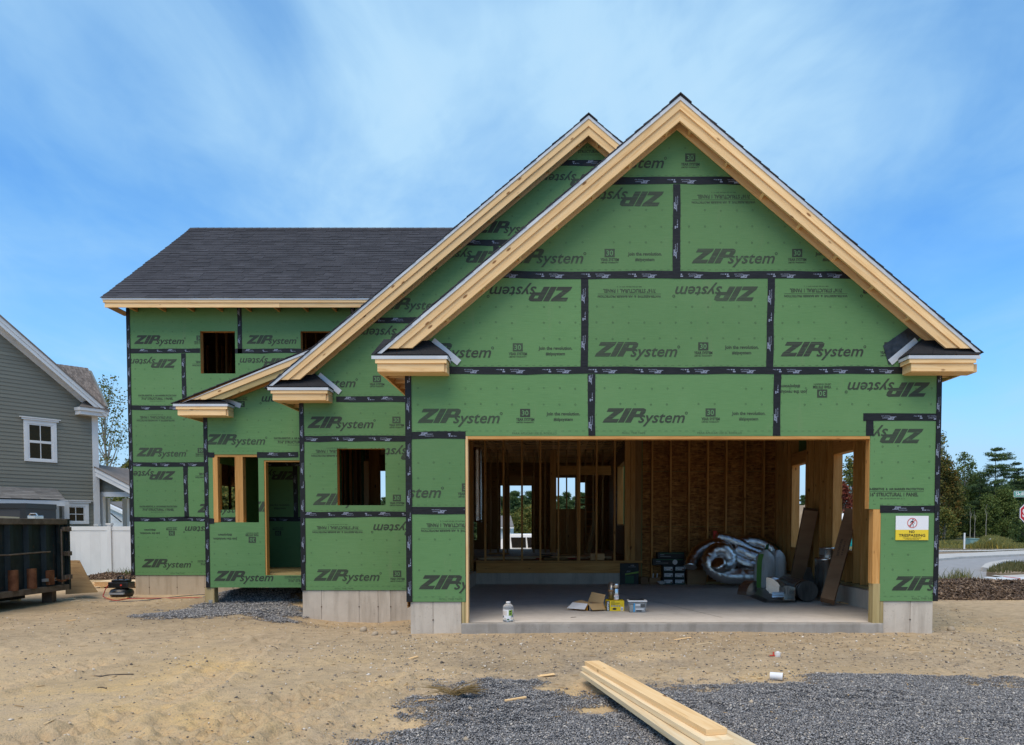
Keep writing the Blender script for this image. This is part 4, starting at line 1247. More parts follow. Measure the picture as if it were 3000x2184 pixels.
while y < 17.2:
    if not any(a - .09 < y < b2 + .05 for a, b2, _, _ in win_r):
        MB().box(GX1 - .155, GX1 - .014, y, y + .038, S0 + .34, GT - .05).build('stud', 'stud_wood', house)
    else:
        for a, b2, c, d in win_r:
            if a < y < b2 - .06: MB().box(GX1 - .155, GX1 - .014, y, y + .038, S0 + .34, c - .04).build('cripple_stud', 'stud_wood', house)
    y += .33
for x in (GX1 - .155, GX0 + .014): MB().box(x, x + .14, YG + .16, 17.3, S0 + .292, S0 + .338).build('bottom_plate', 'treated_wood', house)
y = YG + .35
while y < 17.2:
    MB().box(GX0 + .014, GX0 + .154, y, y + .038, S0 + .34, GT - .05).build('stud', 'stud_wood', house); y += .41
# pier framing by the door
# garage ceiling
MB().box(GX0 + .02, GX1 - .02, YG + .16, 17.3, GT, GT + .02).build('ceiling_deck', 'osb', house)
y = YG + .5
while y < 17.2:
    MB().box(GX0 + .02, GX1 - .02, y, y + .038, GT - .20, GT - .001).build('ceiling_joist', 'dark_wood', house); y += .61
# garage back wall: open studs on the left, boarded on the right
YB = 17.33
MB().box(GX0 + .02, HX1, YB, YB + .04, S0 - .1, S0 + .24).build('foundation_wall', 'foundation', house)
MB().box(GX0 + .255, HX1 - .02, YB - .012, YB + .03, S0 + .245, FL - .055).build('rim_board', 'stud_wood', house)
MB().box(GX0 + .255, HX1 + .16, YB - .014, YB + .13, FL - .05, FL + .0).build('bottom_plate', 'stud_wood', house)
for px in (1421, 1475, 1529, 1583, 1636, 1693, 1698, 1748, 1801):
    x = X(px, YB, 1450); MB().box(x - .019, x + .019, YB, YB + .14, FL + .001, GT - .01).build('stud', 'stud_wood', house)
MB().box(X(1369, YB), X(1386, YB), YB - .02, YB + .14, S0 + .2, GT).build('stud', 'stud_wood', house)
for a, b2 in ((1831, 1846), (1847, 1861)):
    MB().box(X(a, YB), X(b2, YB), YB - .01 + .004 * (a % 2), YB + .14, FL + .002, GT).build('stud', 'stud_wood', house)
xb1 = GX1 - .16
xs_ = [HX1 + .165, HX1 + 1.38, HX1 + 2.6, xb1]
for a, b2 in zip(xs_[:-1], xs_[1:]):
    for z0, z1 in ((S0 + .04, S0 + 1.255), (S0 + 1.26, S0 + 2.47), (S0 + 2.475, GT + .2)):
        MB().box(a + .0015, b2 - .0015, YB + .141, YB + .153, z0, z1).build('strand_board', 'osb', house)
MB().box(GX1 - .162, GX1 - .015, YB - .001, YB + .14, S0 + .3, GT).build('corner_stud', 'stud_wood', house)
MB().box(HX1 + .152, GX1 - .014, YB + .156, YB + .17, S0 - .1, GT + .3).build('rear_sheathing', 'green_sheathing', house)
for px in (1911, 1965, 2019, 2074, 2128, 2183, 2238):
    x = X(px, YB, 1450); MB().box(x - .019, x + .019, YB, YB + .14, S0 + .05, GT).build('stud', 'stud_wood', house)
MB().box(HX1 + .165, xb1, YB - .002, YB + .14, S0 + .0, S0 + .045).build('bottom_plate', 'treated_wood', house)
# gable ends and roofs close the garage above
xwall(17.62, .02, GX0, GX1 + .0, GT + .05, gG.zA, (), 'osb', 'rear_wall', gG.halves(.06))
# main body: floor, ceiling, rear wall with openings, side walls
MB().box(HX0 + .02, HX1, YH + .16, HY1, FL - .03, FL).build('floor_deck', 'osb', house)
CZ = E + 2.02
rear_holes = [(X(1493, HY1), X(1557, HY1), FL + .001, Z(1423, HY1)), (X(1466, HY1), X(1474, HY1), FL, Z(1423, HY1)), (X(1385, HY1), X(1397, HY1), FL + .3, Z(1475, HY1)),
              (X(1628, HY1), X(1685, HY1), Z(1492, HY1), Z(1400, HY1)), (X(1700, HY1), X(1714, HY1), Z(1491, HY1), Z(1414, HY1)),
              (X(1090, HY1), X(1140, HY1), Z(1484, HY1), Z(1380, HY1)), (X(668, HY1, 1095), X(673, HY1, 1095), Z(1096, HY1), Z(1084, HY1))]
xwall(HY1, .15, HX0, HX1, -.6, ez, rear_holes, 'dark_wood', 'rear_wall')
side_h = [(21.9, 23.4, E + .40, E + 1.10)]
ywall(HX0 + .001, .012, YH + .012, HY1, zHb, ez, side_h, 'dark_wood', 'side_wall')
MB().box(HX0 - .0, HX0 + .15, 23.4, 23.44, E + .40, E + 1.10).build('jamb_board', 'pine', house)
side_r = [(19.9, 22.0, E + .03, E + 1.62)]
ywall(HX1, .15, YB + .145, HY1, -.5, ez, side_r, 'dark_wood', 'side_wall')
MB().box(HX1 - .01, HX1 + .155, 21.96, 22.0, E + .03, E + 1.62).build('jamb_board', 'stud_wood', house)
MB().box(HX1 - .01, HX1 + .12, 19.9, 21.955, E + .0, E + .03).build('sill_board', 'pine', house)
MB().box(HX1 + .151, HX1 + 1.0, 22.05, 22.06, E - .3, E + 1.75).build('side_sheathing', 'green_sheathing', house)
# gable ends of the main roof
for x, w in ((HX0, .02), (HX1, .15)):
    mb = MB(); mb.prism([(x, YH, ez - .1), (x, 2 * ry - YH, ez - .1), (x, ry, rz - .15)], (w, 0, 0)); mb.build('gable_wall', 'green_sheathing' if x < 0 else 'osb', house)
# second floor and first-floor ceiling: joists across, strapping below
MB().box(HX0 + .05, HX1, YH + .02, HY1, CZ + .24, CZ + .26).build('floor_deck', 'osb', house)
x = X(1385, YB) - .3
while x < HX1 - .1:
    MB().box(x, x + .045, YH + .17, HY1 - .02, CZ + .02, CZ + .239).build('ceiling_joist', 'pine', house); x += .41
y = YB + .35
while y < HY1 - .2:
    MB().box(GX0 - .4, HX1 - .02, y, y + .062, CZ - .001, CZ + .019).build('ceiling_strap', 'pine', house); y += .41  # pale wood stands in for light on the straps
# partitions seen through the openings
def studs(y, pxs, z0, z1, mat='dark_wood', w=.038):
    for px in pxs:
        x = X(px, y); MB().box(x - w / 2, x + w / 2, y, y + .09, z0, z1).build('partition_stud', mat, house)
PY = 21.2
studs(PY, (1436, 1458, 1486, 1564, 1582, 1597, 1660, 1690, 1716, 1738, 1766), FL + .04, CZ - .005)
MB().box(X(1612, PY), X(1630, PY), PY - .01, PY + .09, FL + .04, CZ - .005).build('partition_stud', 'stud_wood', house)
MB().box(X(1430, PY), X(1492, PY), PY + .002, PY + .088, FL, FL + .038).build('partition_plate', 'stud_wood', house)
MB().box(X(1640, PY), X(1790, PY), PY - .002, PY + .092, Z(1392, PY), Z(1365, PY)).build('header_beam', 'stud_wood', house)
MB().box(X(1492, PY), X(1560, PY), PY - .002, PY + .092, Z(1423, PY), Z(1395, PY)).build('header_beam', 'dark_wood', house)
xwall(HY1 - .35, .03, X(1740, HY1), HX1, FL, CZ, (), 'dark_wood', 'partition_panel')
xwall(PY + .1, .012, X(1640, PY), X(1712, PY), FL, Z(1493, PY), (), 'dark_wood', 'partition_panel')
for k in range(6):
    MB().box(X(1700, 24), X(1716, 24) + .3, 24.0, 24.05, FL + .5 + k * .22, FL + .545 + k * .22).build('stair_tread', 'stud_wood', house)
MB().board((X(1722, 22), 22, FL), (X(1790, 22), 23.2, CZ - .3), .05, .24).build('stair_stringer', 'dark_wood', house)
# middle room and entry insides
ywall(MX0 + .012, .012, YM + .012, YH, zMb, Z(1120, YM), (), 'green_sheathing', 'side_sheathing')
MB().box(MX0 + .03, GX0, YM + .16, YH + .16, FL - .03, FL).build('floor_deck', 'osb', house)
MB().box(MX0 + .03, GX0 - .005, YM + .16, YH + .1, CZ + .1, CZ + .12).build('ceiling_deck', 'osb', house)
y = YM + .4
while y < YH:
    MB().box(MX0 + .03, GX0 - .005, y, y + .06, CZ + .07, CZ + .0995).build('ceiling_strap', 'stud_wood', house); y += .41
ywall(GX0 - .03, .012, YM + .16, YB, S0 + .2, gM.z(GX0, .3), (), 'osb', 'side_wall')
for i, px in enumerate((998, 1010, 1026, 1043, 1050)): studs(15.2 + .25 * i, (px,), FL, CZ, 'dark_wood' if i % 2 else 'stud_wood')
xwall(16.2, .02, MX0 + .04, X(1058, 16.2), FL, CZ, (), 'dark_wood', 'partition_panel')
MB().box(X(1066, 15.8), X(1080, 15.8), 15.8, 15.9, FL, Z(1352, 15.8)).build('partition_stud', 'pine', house)
MB().box(X(1082, 16.4), X(1112, 16.4), 16.4, 16.5, FL, CZ).build('partition_stud', 'stud_wood', house)
xwall(YH + .02, .13, HXR + .01, GX0, zHb, ez, [(X(1080, YH), X(1180, YH), FL, CZ)], 'osb', 'wall')
xwall(YH + .16, .02, HX0 + .02, HXR, zHb - .1, FL, (), 'dark_wood', 'rim_board')
MB().box(PX0 + .02, MX0 + .01, YP + .16, YH - .02, Z(1300, YP), Z(1300, YP) + .02).build('ceiling_deck', 'osb', house)
studs(19.2, (690, 702), FL, CZ, 'dark_wood'); studs(20.0, (671,), FL, CZ, 'dark_wood'); studs(18.6, (728, 742), FL, CZ, 'stud_wood')
MB().box(X(664, 22.5), X(700, 22.5), 22.4, 22.5, E + 1.12, E + 1.5).build('header_beam', 'dark_wood', house)
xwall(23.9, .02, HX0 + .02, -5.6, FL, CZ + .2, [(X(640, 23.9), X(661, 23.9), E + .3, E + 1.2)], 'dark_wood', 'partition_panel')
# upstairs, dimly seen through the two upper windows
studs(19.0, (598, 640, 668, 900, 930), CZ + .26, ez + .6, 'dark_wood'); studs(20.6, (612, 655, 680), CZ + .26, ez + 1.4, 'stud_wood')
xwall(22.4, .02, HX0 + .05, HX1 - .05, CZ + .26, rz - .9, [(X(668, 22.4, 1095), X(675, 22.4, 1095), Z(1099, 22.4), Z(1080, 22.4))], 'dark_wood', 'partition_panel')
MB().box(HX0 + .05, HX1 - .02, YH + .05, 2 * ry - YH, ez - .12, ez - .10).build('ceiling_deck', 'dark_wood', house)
# ================================================================== GROUND AND SITE
def poly_mask(pts, x, y):
    ins = np.zeros(x.shape, bool); n = len(pts)
    for i in range(n):
        x0, y0 = pts[i]; x1, y1 = pts[(i + 1) % n]
        c = ((y0 > y) != (y1 > y)) & (x < (x1 - x0) * (y - y0) / ((y1 - y0) or 1e-9) + x0)
        ins ^= c
    return ins
def seg_dist(pts, x, y):        # distance to and position along a polyline
    bd = np.full(x.shape, 1e9); bs = np.zeros(x.shape); acc = 0
    for a, b2 in zip(pts[:-1], pts[1:]):
        dx, dy = b2[0] - a[0], b2[1] - a[1]; L = math.hypot(dx, dy)
        t = np.clip(((x - a[0]) * dx + (y - a[1]) * dy) / L ** 2, 0, 1)
        d = np.hypot(x - a[0] - t * dx, y - a[1] - t * dy)
        m_ = d < bd; bd[m_] = d[m_]; bs[m_] = acc + t[m_] * L; acc += L
    return bd, bs
g2 = lambda *l: [tuple(G(a, b2).xy) for a, b2 in l]
GRAV1 = g2((1075, 2140), (1150, 2085), (1262, 2048), (1235, 2012), (1330, 1992), (1450, 1986), (1580, 1990), (1700, 2002), (1765, 2012), (1880, 2000), (2050, 2000),
           (2230, 1996), (2290, 1984), (2450, 1968), (2600, 1974), (2800, 1982), (3000, 1992), (3300, 2010), (3500, 2300), (3500, 2600), (900, 2600), (1030, 2200))
GRAV2 = [tuple(G(a, b2, -.03).xy) for a, b2 in ((395, 1812), (520, 1792), (600, 1768), (640, 1746), (720, 1735), (882, 1735), (884, 1815), (820, 1826), (700, 1818), (560, 1822), (450, 1822))]
def axis(f0, f1, fine, lo, hi, n):
    a = list(np.arange(f0, f1, fine))
    t = np.linspace(0, 1, n)[1:]
    return np.array(sorted(set(list(f0 - (f0 - lo) * t ** 3.2) + a + list(f1 + (hi - f1) * t ** 3.2))))
gx = axis(-9.4, 7.0, .025, -700, 700, 46)
gy = np.concatenate([axis(4.4, 13.8, .025, -60, 13.9, 8), np.arange(13.95, 20, .09), 20 + 1480 * np.linspace(0, 1, 70) ** 3])
XX, YY = np.meshgrid(gx, gy)
near = sstep(30, 18, YY) * sstep(-14, -9, XX) * sstep(14, 8, XX)
H = gz(XX, YY)
ROUGH = .18 + .95 * sstep(.45, .72, vnoise(XX, YY, 1.5, 60)) * (.4 + .6 * sstep(.35, .6, vnoise(XX, YY, .5, 61)))
H = H + near * ((vnoise(XX, YY, 2.3, 1) - .5) * .05 + ROUGH * ((vnoise(XX, YY, .6, 2) - .5) * .020 + (vnoise(XX, YY, .2, 3) - .5) * .020 + (vnoise(XX, YY, .08, 4) - .5) * .022) + (vnoise(XX, YY, .055, 44) - .5) * .007)
lump = sstep(.55, .8, vnoise(XX, YY, .9, 5))
H = H + near * lump * (vnoise(XX, YY, .11, 6) - .45) * .045
# tyre tracks: two treads with lugs, pushed-up edges
for tr in (g2((800, 1870), (690, 1930), (600, 2005), (450, 2075), (250, 2140), (0, 2200)), g2((330, 1935), (180, 1965), (60, 1990), (-150, 2050)),
           g2((1000, 2010), (800, 2080), (560, 2150), (400, 2250)), g2((1120, 1990), (930, 2060), (700, 2135), (560, 2200))):
    d, s_ = seg_dist(tr, XX, YY)
    w = np.exp(-(d / .17) ** 4) * near
    brk = .35 + .65 * sstep(.3, .5, vnoise(XX, YY, .55, 8))
    H = H + w * brk * (.024 * np.sign(np.sin(s_ * 2 * np.pi / .13 + 9 * d)) * sstep(.015, .06, d) - .018) + np.exp(-((d - .24) / .06) ** 2) * near * .035 * brk * (.5 + vnoise(XX, YY, .08, 9))
ch = np.exp(-((YY - 5.35) / .45) ** 2) * sstep(-4.2, -3.2, XX) * sstep(-.4, -1.4, XX) + .8 * np.exp(-((YY - 6.1) / .5) ** 2) * sstep(-3.2, -2.4, XX) * sstep(.2, -.6, XX)
H = H + ch * near * (np.abs(vnoise(XX, YY, .16, 70) - .5) * .10 + (vnoise(XX, YY, .06, 71) - .5) * .045 - .02)
FADE1 = vnoise(XX, YY, .35, 10)
gr = np.zeros_like(XX)
for pl in (GRAV1, GRAV2):
    m_ = poly_mask(pl, XX, YY)
    d, _ = seg_dist(pl + [pl[0]], XX, YY)
    sd = np.where(m_, d, -d)
    gr = np.maximum(gr, sstep(-.10, .34, sd + (FADE1 - .5) * .6 + (vnoise(XX, YY, .11, 90) - .5) * .35))
patch = np.maximum(np.exp(-((XX - G(1625, 2012).x) / .22) ** 2 - ((YY - G(1625, 2012).y) / .14) ** 2), np.exp(-((XX - G(1760, 2068).x) / .22) ** 2 - ((YY - G(1760, 2068).y) / .13) ** 2))
gr = np.clip(gr - 1.3 * patch * (.5 + FADE1), 0, 1)
H = H + .018 * gr * near
H = H + .17 * np.exp(-((XX - X(700, 15.2)) / .9) ** 2 - ((YY - 15.3) / .5) ** 2) * (YY < 16.9)
damp = .75 * np.exp(-((XX + 2.8) / .95) ** 2 - ((YY - 12.1) / .55) ** 2) + .55 * sstep(.35, .75, vnoise(XX, YY, 1.4, 12)) * sstep(9.5, 13, YY) * sstep(-3, -5, XX)
damp = damp + .35 * np.exp(-((XX - G(1450, 1950).x) / .5) ** 2 - ((YY - G(1450, 1950).y) / .35) ** 2)
mead = np.clip(sstep(40, 46, YY) * sstep(5, 8, XX) + sstep(48, 60, YY) + sstep(-11, -13, XX) * sstep(21.5, 23, YY), 0, 1)
packed = np.clip(.92 * sstep(7.6, 9.8, YY + 1.6 * (vnoise(XX, YY, 1.1, 80) - .5)) * (.55 + .45 * sstep(.3, .6, vnoise(XX, YY, .7, 81))) + .5 * sstep(.52, .72, vnoise(XX, YY, 1.0, 82)), 0, .95) * near
grit = .95 * np.clip(1.15 * np.exp(-((YY - 9.2) / 1.5) ** 2) * sstep(-2.8, -.4, XX) * sstep(.3, .62, vnoise(XX, YY, .6, 17) + .12) + .8 * np.exp(-((XX + 2.8) / 1.1) ** 2 - ((YY - 12.0) / .6) ** 2) + .6 * sstep(.55, .75, vnoise(XX, YY, .5, 18)) * sstep(-3, -.6, XX), 0, 1) * near
nx, ny = len(gx), len(gy)
verts = np.stack([XX.ravel(), YY.ravel(), H.ravel()], 1)
i, j = np.meshgrid(np.arange(nx - 1), np.arange(ny - 1)); q = (j * nx + i).ravel()
me = np_mesh('ground', verts, np.stack([q, q + 1, q + nx + 1, q + nx], 1), 'sand', True)
for nm, arr in (('gravel', gr), ('damp', np.clip(damp, 0, 1)), ('meadow', mead), ('grit', grit), ('packed', packed)):
    at = me.attributes.new(nm, 'FLOAT', 'POINT'); at.data.foreach_set('value', np.ascontiguousarray(arr.ravel(), np.float32))
tag(link('ground', me), 'bare sandy building plot with tyre tracks in front of the house', 'ground', kind='structure')
def hgt(x, y):                   # ground height by lookup
    a = np.clip(np.searchsorted(gx, x), 1, nx - 1); b2 = np.clip(np.searchsorted(gy, y), 1, ny - 1)
    fx = (x - gx[a - 1]) / (gx[a] - gx[a - 1]); fy = (y - gy[b2 - 1]) / (gy[b2] - gy[b2 - 1])
    return (H[b2 - 1, a - 1] * (1 - fx) + H[b2 - 1, a] * fx) * (1 - fy) + (H[b2, a - 1] * (1 - fx) + H[b2, a] * fx) * fy
def at_px(px, py):               # a point on the ground seen at a pixel
    z = .02
    for _ in range(6):
        p = G(px, py, z); z = float(hgt(np.array(p.x), np.array(p.y)))
    return Vector((p.x, p.y, z))
rs = np.random.RandomState(5)
OCT = np.array([(1, 0, 0), (-1, 0, 0), (0, 1, 0), (0, -1, 0), (0, 0, 1), (0, 0, -1)], float)
OCF = np.array([(0, 2, 4), (2, 1, 4), (1, 3, 4), (3, 0, 4), (2, 0, 5), (1, 2, 5), (3, 1, 5), (0, 3, 5)])
# a blockier 12-vertex stone for near gravel
_b = bmesh.new(); bmesh.ops.create_icosphere(_b, subdivisions=1, radius=1); _b.verts.ensure_lookup_table()
ICO = np.array([v.co[:] for v in _b.verts]); ICF = np.array([[v.index for v in f.verts] for f in _b.faces]); _b.free()
def rocks(name, x, y, size, mat, base=OCT, fac=OCF, flat_=.6, sink=.25, jit=.28, lift=None):
    n = len(x); k = len(base)
    v = base[None] * (1 + rs.uniform(-jit, jit, (n, k, 1))) * np.stack([rs.uniform(.7, 1.3, n), rs.uniform(.6, 1.1, n), rs.uniform(flat_ * .7, flat_ * 1.2, n)], 1)[:, None, :]
    a = rs.uniform(0, 6.28, n); tl = rs.normal(0, .35, n)
    ca, sa, ct, st_ = np.cos(a)[:, None], np.sin(a)[:, None], np.cos(tl)[:, None], np.sin(tl)[:, None]
    x1, z1 = v[..., 0] * ct - v[..., 2] * st_, v[..., 0] * st_ + v[..., 2] * ct
    x2, y2 = x1 * ca - v[..., 1] * sa, x1 * sa + v[..., 1] * ca
    s_ = size[:, None]
    z0 = hgt(x, y) + size * flat_ * (1 - 2 * sink) + (0 if lift is None else lift)
    vv = np.stack([x2 * s_ + x[:, None], y2 * s_ + y[:, None], z1 * s_ + z0[:, None]], 2).reshape(-1, 3)
    ff = (fac[None] + (np.arange(n) * k)[:, None, None]).reshape(-1, 3)
    return np_mesh(name, vv, ff, mat)
def scatter_poly(n, x0, x1, y0, y1): return rs.uniform(x0, x1, n), rs.uniform(y0, y1, n)
def gval(x, y):
    a = np.clip(np.searchsorted(gx, x), 0, nx - 1); b2 = np.clip(np.searchsorted(gy, y), 0, ny - 1); return gr[b2, a]
x, y = scatter_poly(290000, -1.9, 4.9, 4.75, 8.3)
keep = (gval(x, y) > rs.uniform(.03, .95, len(x)) ** 1.2) & (np.abs(x + .13 * y * 0) < 9) & (x < (3080 - CX) / F * y + .1) & (x > (980 - CX) / F * y - .1)
x, y = x[keep], y[keep]
tag(link('gravel', rocks('gravel', x, y, rs.uniform(.0042, .0092, len(x)) * (1 + .7 * (rs.rand(len(x)) > .95)), 'gravel_stone', flat_=.5, lift=rs.uniform(0, .009, len(x)))), 'grey crushed gravel spread in the foreground', 'gravel', kind='stuff')
x, y = scatter_poly(60000, -7.6, -3.9, 11.3, 17.0)
keep = gval(x, y) > rs.uniform(.05, .9, len(x)); x, y = x[keep], y[keep]
tag(link('gravel_bed', rocks('gravel_bed', x, y, rs.uniform(.008, .017, len(x)), 'gravel_stone', lift=rs.uniform(0, .015, len(x)))), 'grey gravel heaped under the entry porch', 'gravel', kind='stuff')
# pebbles and crumbs lying on the sand
x = rs.uniform(-9, 7, 130000); y = 4.5 + rs.rand(130000) ** 1.3 * 12
w = .24 + .75 * np.exp(-((y - 9.2) / 1.7) ** 2) * sstep(-3.6, -1.0, x) + .6 * np.exp(-((x + 2.8) / 1.0) ** 2 - ((y - 11.9) / .7) ** 2) + .4 * sstep(.5, .75, vnoise(x, y, .8, 15)) * sstep(-4, -1, x)
keep = (rs.rand(len(x)) < w) & ~((y > YG - .1) & (x > GX0) & (x < GX1)) & ~((y > YM) & (x > MX0) & (x < GX0)); x, y = x[keep], y[keep]
sz = .0025 + .014 * rs.rand(len(x)) ** 6 + (.004 + .014 * rs.rand(len(x))) * (rs.rand(len(x)) > .985 - .03 * np.exp(-((y - 9.2) / 1.5) ** 2) * sstep(-3.6, -1.0, x))
tag(link('pebbles', rocks('pebbles', x, y, sz, 'pebble_stone', sink=.3)), 'small pebbles scattered over the bare sand', 'pebbles', kind='stuff')
n = 800
x = rs.uniform(-8, 6.5, n); y = 4.8 + rs.rand(n) * 11
keep = ~((y > YG - .1) & (x > GX0) & (x < GX1)) & ~((y > YM) & (x > MX0)); x, y = x[keep], y[keep]
n = len(x); L = rs.uniform(.012, .055, n); W = rs.uniform(.002, .007, n); a = rs.uniform(0, 6.28, n); z = hgt(x, y) + .004
BX = np.array([(-1, -1, 0), (1, -.6, 0), (1, 1, 0), (-1, .7, 0), (-1, -1, 1), (1, -.6, 1), (1, 1, 1), (-1, .7, 1)], float)
BF = np.array([(0, 3, 2, 1), (4, 5, 6, 7), (0, 1, 5, 4), (1, 2, 6, 5), (2, 3, 7, 6), (3, 0, 4, 7)])
def slivers(name, x, y, z, L, W, T, a, mat, tilt=None):
    n = len(x); px_, py_ = BX[None, :, 0] * L[:, None], BX[None, :, 1] * W[:, None]; pz = BX[None, :, 2] * T[:, None]
    if tilt is not None: pz = pz + px_ * np.sin(tilt)[:, None]; px_ = px_ * np.cos(tilt)[:, None]
    vv = np.stack([px_ * np.cos(a)[:, None] - py_ * np.sin(a)[:, None] + x[:, None], px_ * np.sin(a)[:, None] + py_ * np.cos(a)[:, None] + y[:, None], pz + z[:, None]], 2).reshape(-1, 3)
    return np_mesh(name, vv, (BF[None] + (np.arange(n) * 8)[:, None, None]).reshape(-1, 4), mat)
tag(link('wood_splinters', slivers('wood_splinters', x, y, z, L, W, np.full(n, .004), a, 'wood_chip', rs.normal(0, .08, n))), 'pale wood splinters strewn over the sand', 'splinters', kind='stuff')
# rocks big enough to single out
for px, py, s_, lab in ((2275, 1953, .030, 'rounded tan rock on the sand behind the cardboard tube'), (2426, 1942, .026, 'grey rock on the sand just beyond the gravel edge, larger of a pair'),
                        (2448, 1946, .017, 'small grey rock beside the larger rock beyond the gravel'), (2786, 1848, .075, 'pale angular rock against the right corner of the foundation'),
                        (1065, 1850, .07, 'pale rock in the hollow under the middle foundation wall'), (1098, 1862, .06, 'squarish rock in the hollow beside the garage corner'), (1155, 1858, .055, 'pale flat rock near the garage foundation corner'),
                        (1992, 2004, .035, 'flat pale rock at the gravel edge right of the boards'), (2073, 2022, .03, 'tan rock half sunk in the gravel right of the boards'), (2145, 2008, .03, 'tan rock on the gravel edge farthest right of the boards'),
                        (1378, 2078, .02, 'tan rock sitting on the gravel below the straw tuft')):
    p = at_px(px, py)
    me = rocks('rock', np.array([p.x]), np.array([p.y]), np.array([s_]), 'pebble_stone', ICO, ICF, .7, .3, .18)
    o = link('rock', me); tag(o, lab, 'rock', 'loose rocks on the ground')
# twigs and offcuts that show singly
def twig(pts, r, lab):
    mb = MB(); q = [at_px(*p) + Vector((0, 0, r)) for p in pts]; mb.tube(q, r, 6)
    tag(mb.build('twig', 'bark'), lab, 'twig')
twig([(276, 1982), (296, 1984), (316, 1980), (350, 1981), (391, 1982)], .006, 'long thin dark twig lying on the open sand at left')
twig([(286, 2016), (300, 2016), (312, 2019)], .005, 'short dark twig below the long twig on the sand')
twig([(795, 1893), (806, 1898), (812, 1903)], .006, 'bent twig on the sand below the middle foundation')
def chip(px, py, L, W, rz, lab, mat='pine', T=.012, nm='wood_offcut', tilt=0.1):
    p = at_px(px, py); mb = MB(); mb.obox((0, 0, T / 2), (L, 0, L * tilt), (0, W, 0), (0, 0, T))
    o = mb.build(nm, mat, None, world=False); o.location = p + Vector((0, 0, .004)); o.rotation_euler = (0, 0, rz); tag(o, lab, 'wood scrap', 'scraps of wood on the ground')
chip(1211, 1930, .12, .03, .9, 'short orange wood offcut on the sand below the garage corner')
chip(1600, 1985, .16, .07, .15, 'flat orange splinter of board at the top of the gravel', T=.006)
chip(1510, 2052, .18, .035, .3, 'long wood splinter lying across the left gravel')
chip(1246, 2055, .16, .05, .1, 'tan scrap of board at the left edge of the gravel', 'cardboard_tan', .006)
chip(208, 1820, .13, .06, .6, 'small wood offcut on the sand in front of the dumpster')
chip(45, 1762, .18, .09, .05, 'pale block of wood beside the dumpster bottom rail', 'pine_pale', .07, tilt=0)
chip(206, 1757, .18, .07, .2, 'white scrap of wood on the sand right of the dumpster', 'pine_pale', .02)
chip(224, 1763, .2, .05, -.1, 'pale flat scrap of wood beside the white scrap', 'pine_pale', .02)
chip(276, 1765, .14, .05, .1, 'pale sliver of wood on the sand left of the compressor', 'pine_pale', .01)
chip(344, 1756, .42, .09, .05, 'pine block lying in front of the black compressor', 'pine', .04, tilt=0)
chip(2060, 1888, .2, .02, .1, 'thin pale stick on the sand below the garage slab', 'pine_pale', .008)
chip(2000, 1873, .22, .03, .2, 'orange splinter of wood on the sand near the slab edge', T=.006)
# straw tuft
mb = MB(); p0 = at_px(1330, 2052)
for k in range(110):
    a = random.uniform(-.5, .6) + (math.pi if random.random() < .3 else 0); L = random.uniform(.1, .26)
    b0 = p0 + Vector((random.uniform(-.06, .06), random.uniform(-.05, .05), .01))
    b1 = b0 + Vector((math.cos(a) * L, math.sin(a) * L * .6, random.uniform(.01, .09)))
    mb.tube([b0, (b0 + b1) / 2 + Vector((0, 0, .02)), b1], .0018, 3, False)
tag(mb.build('straw_tuft', 'dry_stalk'), 'tuft of dry orange straw on the gravel edge', 'straw')
# ---- boards lying in the foreground
def ground_board(pa, pb, w, t, zoff, lab, mat, sideshift=0.0):
    a, b2 = Vector(pa), Vector(pb); d = (b2 - a).normalized(); sd = Vector((d.y, -d.x, 0)).normalized()
    mb = MB(); mb.board(a + sd * sideshift + Vector((0, 0, zoff + t / 2)), b2 + sd * sideshift + Vector((0, 0, zoff + t / 2)), w, t)
    tag(mb.build('lumber_board', mat, bevel=.003), lab, 'board', 'boards lying on the gravel')
A = G(1748, 1960, .15); B = G(2100, 2168, .15); A.z = B.z = .05
d = (B - A).normalized(); sd = Vector((-d.y, d.x, 0))
if sd.x < 0: sd = -sd
A0 = A; zb = .048
ground_board(A + d * .02 - sd * .045, B + d * .30 - sd * .10, .235, .038, zb, 'wide pale board at the bottom of the pile on the gravel', 'pine_pale')
ground_board(A + d * .35 + sd * .065, B + d * .22 + sd * .095, .215, .038, zb + .003, 'broad pale board lying on the right side of the pile', 'pine_pale')
ground_board(A - d * .02 - sd * .045, B + d * .10 - sd * .03, .185, .038, zb + .042, 'narrower pale board in the middle of the pile', 'pine_pale')
ground_board(A - d * .05 - sd * .03, B + d * .0 - sd * .0, .140, .038, zb + .081, 'yellow knotty board on top of the pile', 'pine')
# cardboard tube, bottle cap bits
p = at_px(2275, 1993); t = thing('cardboard_tube', (p.x, p.y, p.z), 'white cardboard tube lying on its side at the gravel edge', 'tube', rz=R(-22))
mb = MB(); n = 20; r_ = .036
for sgn, rr in ((1, r_), (-1, r_ - .004)):
    pass
ring = []
for xx, rr in ((-.058, r_), (.058, r_), (.058, r_ - .004), (-.05, r_ - .004)):
    ring.append([(xx, rr * math.cos(6.2832 * k / n), r_ + rr * math.sin(6.2832 * k / n)) for k in range(n)])
vs = [v for q in ring for v in q]; fs = []
for a in range(3):
    for k in range(n): fs.append((a * n + k, a * n + (k + 1) % n, (a + 1) * n + (k + 1) % n, (a + 1) * n + k))
m0 = MB().add(vs, fs[:n]); m0.build('outer_paper', 'white_paper', t, world=False)
m1 = MB().add(vs, fs[n:]); m1.build('inner_core', 'cardboard', t, world=False)
p = at_px(2278, 1924); mb = MB(); mb.lathe([(.030, 0), (.032, .02), (.028, .045), (.012, .058)], (0, 0, 0), 12)
t = thing('bottle_cap', tuple(p), 'broken clear plastic cap with a red tab on the sand', 'litter'); mb.build('clear_dome', 'bag_white', t, world=False)
